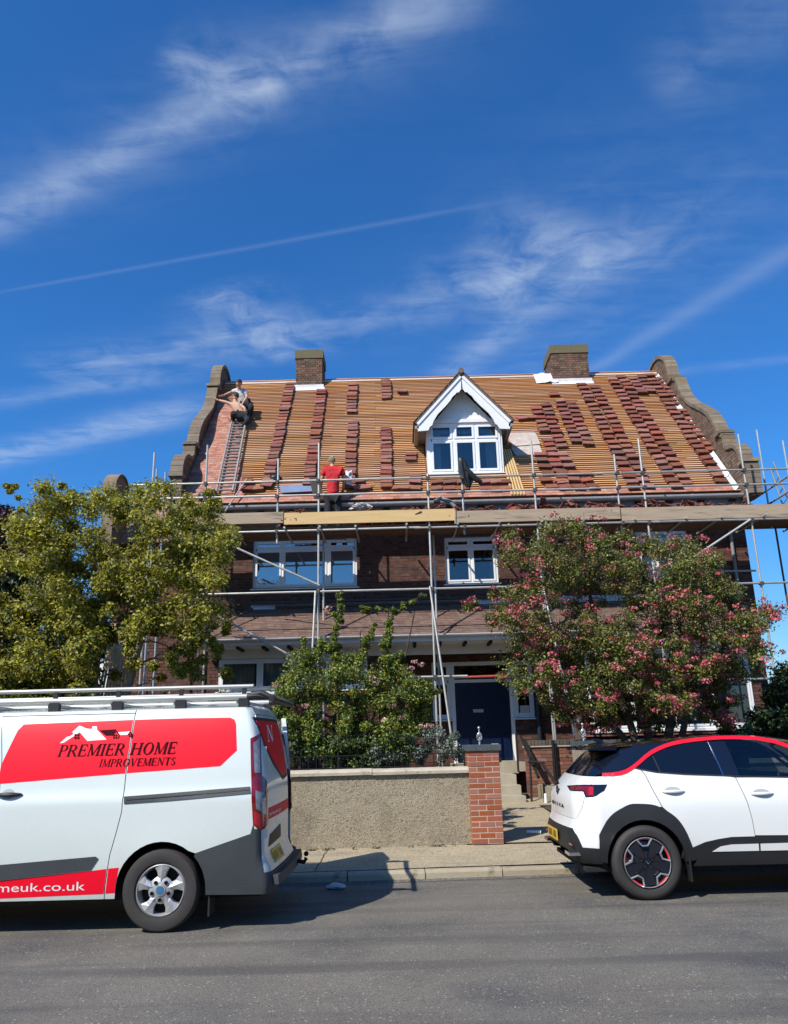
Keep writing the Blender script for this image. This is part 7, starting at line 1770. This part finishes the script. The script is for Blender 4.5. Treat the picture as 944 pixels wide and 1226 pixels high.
def person(label, J, shirt, group=None, cap=False, trousers=mTrouser, hair=mHair):
    """J: world joints pel, chest, neck, head, shL/R, elL/R, haL/R, hipL/R, knL/R, anL/R, toeL/R and face direction"""
    t = thing('person', label, 'person', J['pel'], group)
    names = ['pel', 'mid', 'chest', 'neck', 'chin', 'shL', 'elL', 'wrL', 'shR', 'elR', 'wrR', 'hipL', 'knL', 'anL', 'toeL', 'hipR', 'knR', 'anR', 'toeR']
    J = {k: Vector(v) for k, v in J.items()}
    J['mid'] = (J['pel']+J['chest'])/2; J['chin'] = J['neck']+(J['head']-J['neck'])*.45
    for s in 'LR':
        J['wr'+s] = J['ha'+s]
    V = [J[n] for n in names]; E = [(0, 1), (1, 2), (2, 3), (3, 4), (2, 5), (5, 6), (6, 7), (2, 8), (8, 9), (9, 10), (0, 11), (11, 12), (12, 13), (13, 14), (0, 15), (15, 16), (16, 17), (17, 18)]
    Rd = [.125, .125, .135, .055, .055, .062, .043, .028, .062, .043, .028, .095, .06, .042, .03, .095, .06, .042, .03]
    b = skin_obj('body', V, E, Rd, mSkin, t)
    f = J['face'].normalized(); upv = (J['head']-J['neck']).normalized(); rt_ = f.cross(upv).normalized(); f = upv.cross(rt_).normalized()
    bm = bmesh.new(); bmesh.ops.create_uvsphere(bm, u_segments=20, v_segments=14, radius=1)
    for v in bm.verts:
        x, y, z = v.co; w_ = .076*(1-.18*max(0, -z)); fy = .095*(1-.10*max(0, -z)); p = rt_*(x*w_)+f*(y*fy)+upv*(z*.118)
        if y > .85 and abs(z+.1) < .25: p += f*.018
        if y > .7 and abs(z-.08) < .12 and .2 < abs(x) < .5: p -= f*.008
        v.co = J['head']+p
    me = bpy.data.meshes.new('head'); bm.to_mesh(me); bm.free(); me.materials.append(mSkin); h = link('head', me, t); sm(h, 80)
    def blob(name, c, r, m): 
        bm = bmesh.new(); bmesh.ops.create_uvsphere(bm, u_segments=10, v_segments=8, radius=1)
        for v in bm.verts: v.co = c+rt_*v.co.x*r[0]+f*v.co.y*r[1]+upv*v.co.z*r[2]
        me = bpy.data.meshes.new(name); bm.to_mesh(me); bm.free(); me.materials.append(m); o = link(name, me, h); sm(o, 80); return o
    for s in (1, -1): blob('ear', J['head']+rt_*.078*s-f*.005, (.012, .022, .032), mSkin); blob('eye', J['head']+rt_*.03*s+f*.086+upv*.012, (.012, .008, .007), mHair)
    blob('nose', J['head']+f*.100-upv*.015, (.013, .018, .024), mSkin); blob('mouth', J['head']+f*.086-upv*.055, (.024, .008, .006), mat('lips', (.35, .14, .11), None, 3, .6) if 'lips' not in bpy.data.materials else bpy.data.materials['lips'])
    bm = bmesh.new(); bmesh.ops.create_uvsphere(bm, u_segments=20, v_segments=14, radius=1)
    kill = [v for v in bm.verts if (v.co.z < (.25 if v.co.y > .1 else -.35)) and not v.co.y < -.5 or v.co.z < -.6]
    bmesh.ops.delete(bm, geom=kill, context='VERTS')
    for v in bm.verts: x, y, z = v.co; k = 1.0; v.co = J['head']+rt_*x*.088+f*y*.106+upv*(z*.128+.004)
    me = bpy.data.meshes.new('hair'); bm.to_mesh(me); bm.free(); me.materials.append(mCap if cap else hair); o = link('cap' if cap else 'hair', me, h); sm(o, 80)
    if cap:
        m = MB(); n = 10; vs = [J['head']+upv*.045+f*(.09+.07*math.sin(PI*i/n))+rt_*.075*math.cos(PI*i/n) for i in range(n+1)]+[J['head']+upv*.06+f*.07+rt_*.075*math.cos(PI*i/n) for i in range(n+1)]
        m.add(vs, [(i, i+1, i+n+2, i+n+1) for i in range(n)]); m.build('cap_peak', mCap, h)
    # clothing
    if shirt:
        V = [J['pel']-(J['mid']-J['pel'])*.12, J['mid'], J['chest'], J['neck']+(J['chest']-J['neck'])*.25, J['shL'], J['shL']+(J['elL']-J['shL'])*.72, J['shR'], J['shR']+(J['elR']-J['shR'])*.72]
        skin_obj('tshirt', V, [(0, 1), (1, 2), (2, 3), (2, 4), (4, 5), (2, 6), (6, 7)], [.165, .155, .165, .085, .088, .078, .088, .078], shirt, t)
    V = [J['pel']]; E = []; Rr = [.15]
    for s in 'LR':
        i = len(V); V += [J['hip'+s], J['kn'+s], J['an'+s]]; E += [(0, i), (i, i+1), (i+1, i+2)]; Rr += [.118, .088, .07]
    skin_obj('trousers', V, E, Rr, trousers, t)
    for s in 'LR':
        m = MB(); d = (J['toe'+s]-J['an'+s]); m.tube([J['an'+s]-d*.25, J['an'+s]+d*.5, J['toe'+s]], [.05, .052, .038], 8); m.build('boot', mBoot, t, smooth=True)
        # hands: palm, four fingers and thumb
        h_ = J['ha'+s]; d = (h_-J['el'+s]).normalized(); sd = d.cross(Vector((0, .3, 1))).normalized(); nn = d.cross(sd)
        V = [h_-d*.02, h_+d*.05, ]; E = [(0, 1)]; Rr = [.026, .036]
        for q, (o_, L) in enumerate(((-.030, .070), (-.010, .080), (.010, .076), (.028, .060))):
            i = len(V); V += [h_+d*.085+sd*o_, h_+d*(.085+L*.55)+sd*o_*1.15-nn*.012, h_+d*(.085+L*.9)+sd*o_*1.15-nn*.035]; E += [(1, i), (i, i+1), (i+1, i+2)]; Rr += [.012, .010, .008]
        i = len(V); V += [h_+d*.03+sd*.038, h_+d*.065+sd*.062-nn*.01]; E += [(0, i), (i, i+1)]; Rr += [.013, .010]
        skin_obj('hand', V, E, Rr, mSkin, b, 1)
    return t
def A(x, y, Y): return at(x, y, Y)
# man in red seen from behind, standing on the platform and working at the tiles
Ym = SI-.15; zf_ = DZ
pel = A(399, 594, Ym); 
J = dict(pel=pel, chest=A(399, 567, Ym+.02), neck=A(398, 558, Ym+.05), head=A(397.5, 551.8, Ym+.08), face=(-.2, 1, -.35),
         shL=A(389.5, 561.5, Ym), elL=A(385.5, 574, Ym+.05), haL=A(384, 586, Ym+.25), shR=A(408.5, 561.5, Ym), elR=A(412.5, 574, Ym+.08), haR=A(411, 585, Ym+.3),
         hipL=pel+Vector((-.10, 0, -.05)), knL=pel+Vector((-.13, -.02, -.45)), hipR=pel+Vector((.10, 0, -.05)), knR=pel+Vector((.13, .02, -.45)))
for s, dx in (('L', -.15), ('R', .15)): J['an'+s] = Vector((pel.x+dx, Ym, zf_+.09)); J['toe'+s] = Vector((pel.x+dx*1.2, Ym+.17, zf_+.04))
person('man in a red t-shirt and camouflage cap standing on the platform with his back turned', J, mRedShirt, cap=True)
# roofers on the ladder
Y1 = atroof(292, 492).y-.35
def R(x, y, d=0.): return at(x, y, Y1+d)
pel = R(294, 485)
J = dict(pel=pel, chest=R(288, 472, -.12), neck=R(286.5, 465.5, -.22), head=R(286.5, 459, -.32), face=(-.35, -.8, -.6),
         shL=R(282, 468, -.15), elL=R(275, 470.5, -.25), haL=R(268.5, 473, -.3), shR=R(293.5, 467.5, -.12), elR=R(296, 475, -.25), haR=R(291.5, 482, -.4),
         hipL=pel+Vector((-.10, -.02, 0)), hipR=pel+Vector((.12, 0, 0)), knL=R(287, 489, -.35), knR=R(301, 487, -.3), anL=R(289, 499, -.15), anR=R(300, 499, -.12), toeL=R(287, 502, -.3), toeR=R(300, 503, -.3))
person('roofer in a white t-shirt sitting at the top of the ladder', J, mWhiteShirt)
Y1 = atroof(290, 506).y-.35
pel = R(291, 498)
J = dict(pel=pel, chest=R(283, 487, .05), neck=R(281, 480.5, .08), head=R(282.5, 474.5, .10), face=(-.6, .6, -.2),
         shL=R(277.5, 484, 0), elL=R(269.5, 481, 0), haL=R(262, 479, .05), shR=R(288, 485, 0), elR=R(293.5, 489, -.1), haR=R(294.5, 497, -.1),
         hipL=pel+Vector((-.10, 0, 0)), hipR=pel+Vector((.10, 0, 0)), knL=R(278, 494, -.15), knR=R(297, 505, -.15), anL=R(280, 503, .1), anR=R(290, 511, .05), toeL=R(276, 505, .1), toeR=R(287, 514, -.05))
person('bare-chested roofer in dark trousers crouching on the ladder reaching to the gable', J, None)
# ---------------------------------------------------------------- unseen terrace behind the photographer, added to block low sky light
def far_house(i, x, tone):
    t = thing('unseen_terraced_house', label_t[i], 'house', (x, -17, 0), 'unseen terraced houses across the street'); w_ = 7.4
    MB().box((x, -25, 0), (x+w_, -17, 6.2)).build('wall', tone, t)
    m = MB(); m.prism([(-25.3, 6.1), (-16.7, 6.1), (-21, 9.4)], x, x+w_, lambda u, v, q: (q, u, v)); rf = m.build('roof', mTileBr, t)
    MB().box((x+.4, -21.6, 8.4), (x+1.2, -20.4, 10.4)).build('chimney', mBrick, rf)
    for wx, z0 in ((1.2, 1), (4.4, 3.8), (1.2, 3.8)):
        f = MB().box((x+wx, -17.05, z0), (x+wx+1.7, -16.94, z0+1.5)).build('window', mWhite, t)
        for k in (0, 1): MB().box((x+wx+.1+k*.78, -16.935, z0+.1), (x+wx+.82+k*.78, -16.925, z0+1.4)).build('pane', mGlassCar, f)
    MB().box((x+5, -17.05, .1), (x+6, -16.93, 2.2)).build('door', mBlueDoor, t)
label_t = ['unseen terraced house across the street, %s' % s for s in ('far left with pale walls', 'second from the left, red brick', 'third from the left, cream walls', 'fourth, red brick, opposite the gate', 'fifth, cream walls', 'far right, red brick')]
mRender = mat('cream_render', (.42, .38, .30), (.36, .33, .26), 2, .9); mBrickPl = mat('plain_brick', (.20, .09, .06), (.15, .07, .05), 6, .9)
for i in range(6): far_house(i, -23+i*7.45, mRender if i % 2 == 0 else mBrickPl)
struct(MB().add([(-60, -16.9, .12), (60, -16.9, .12), (60, -9, .12), (-60, -9, .12), (-60, -9, 0), (60, -9, 0)], [(0, 1, 2, 3), (3, 2, 5, 4)]).build('pavement', mPave))
bpy.context.view_layer.update()
print('objects', len(bpy.data.objects), 'stacks', globals().get('nst'))
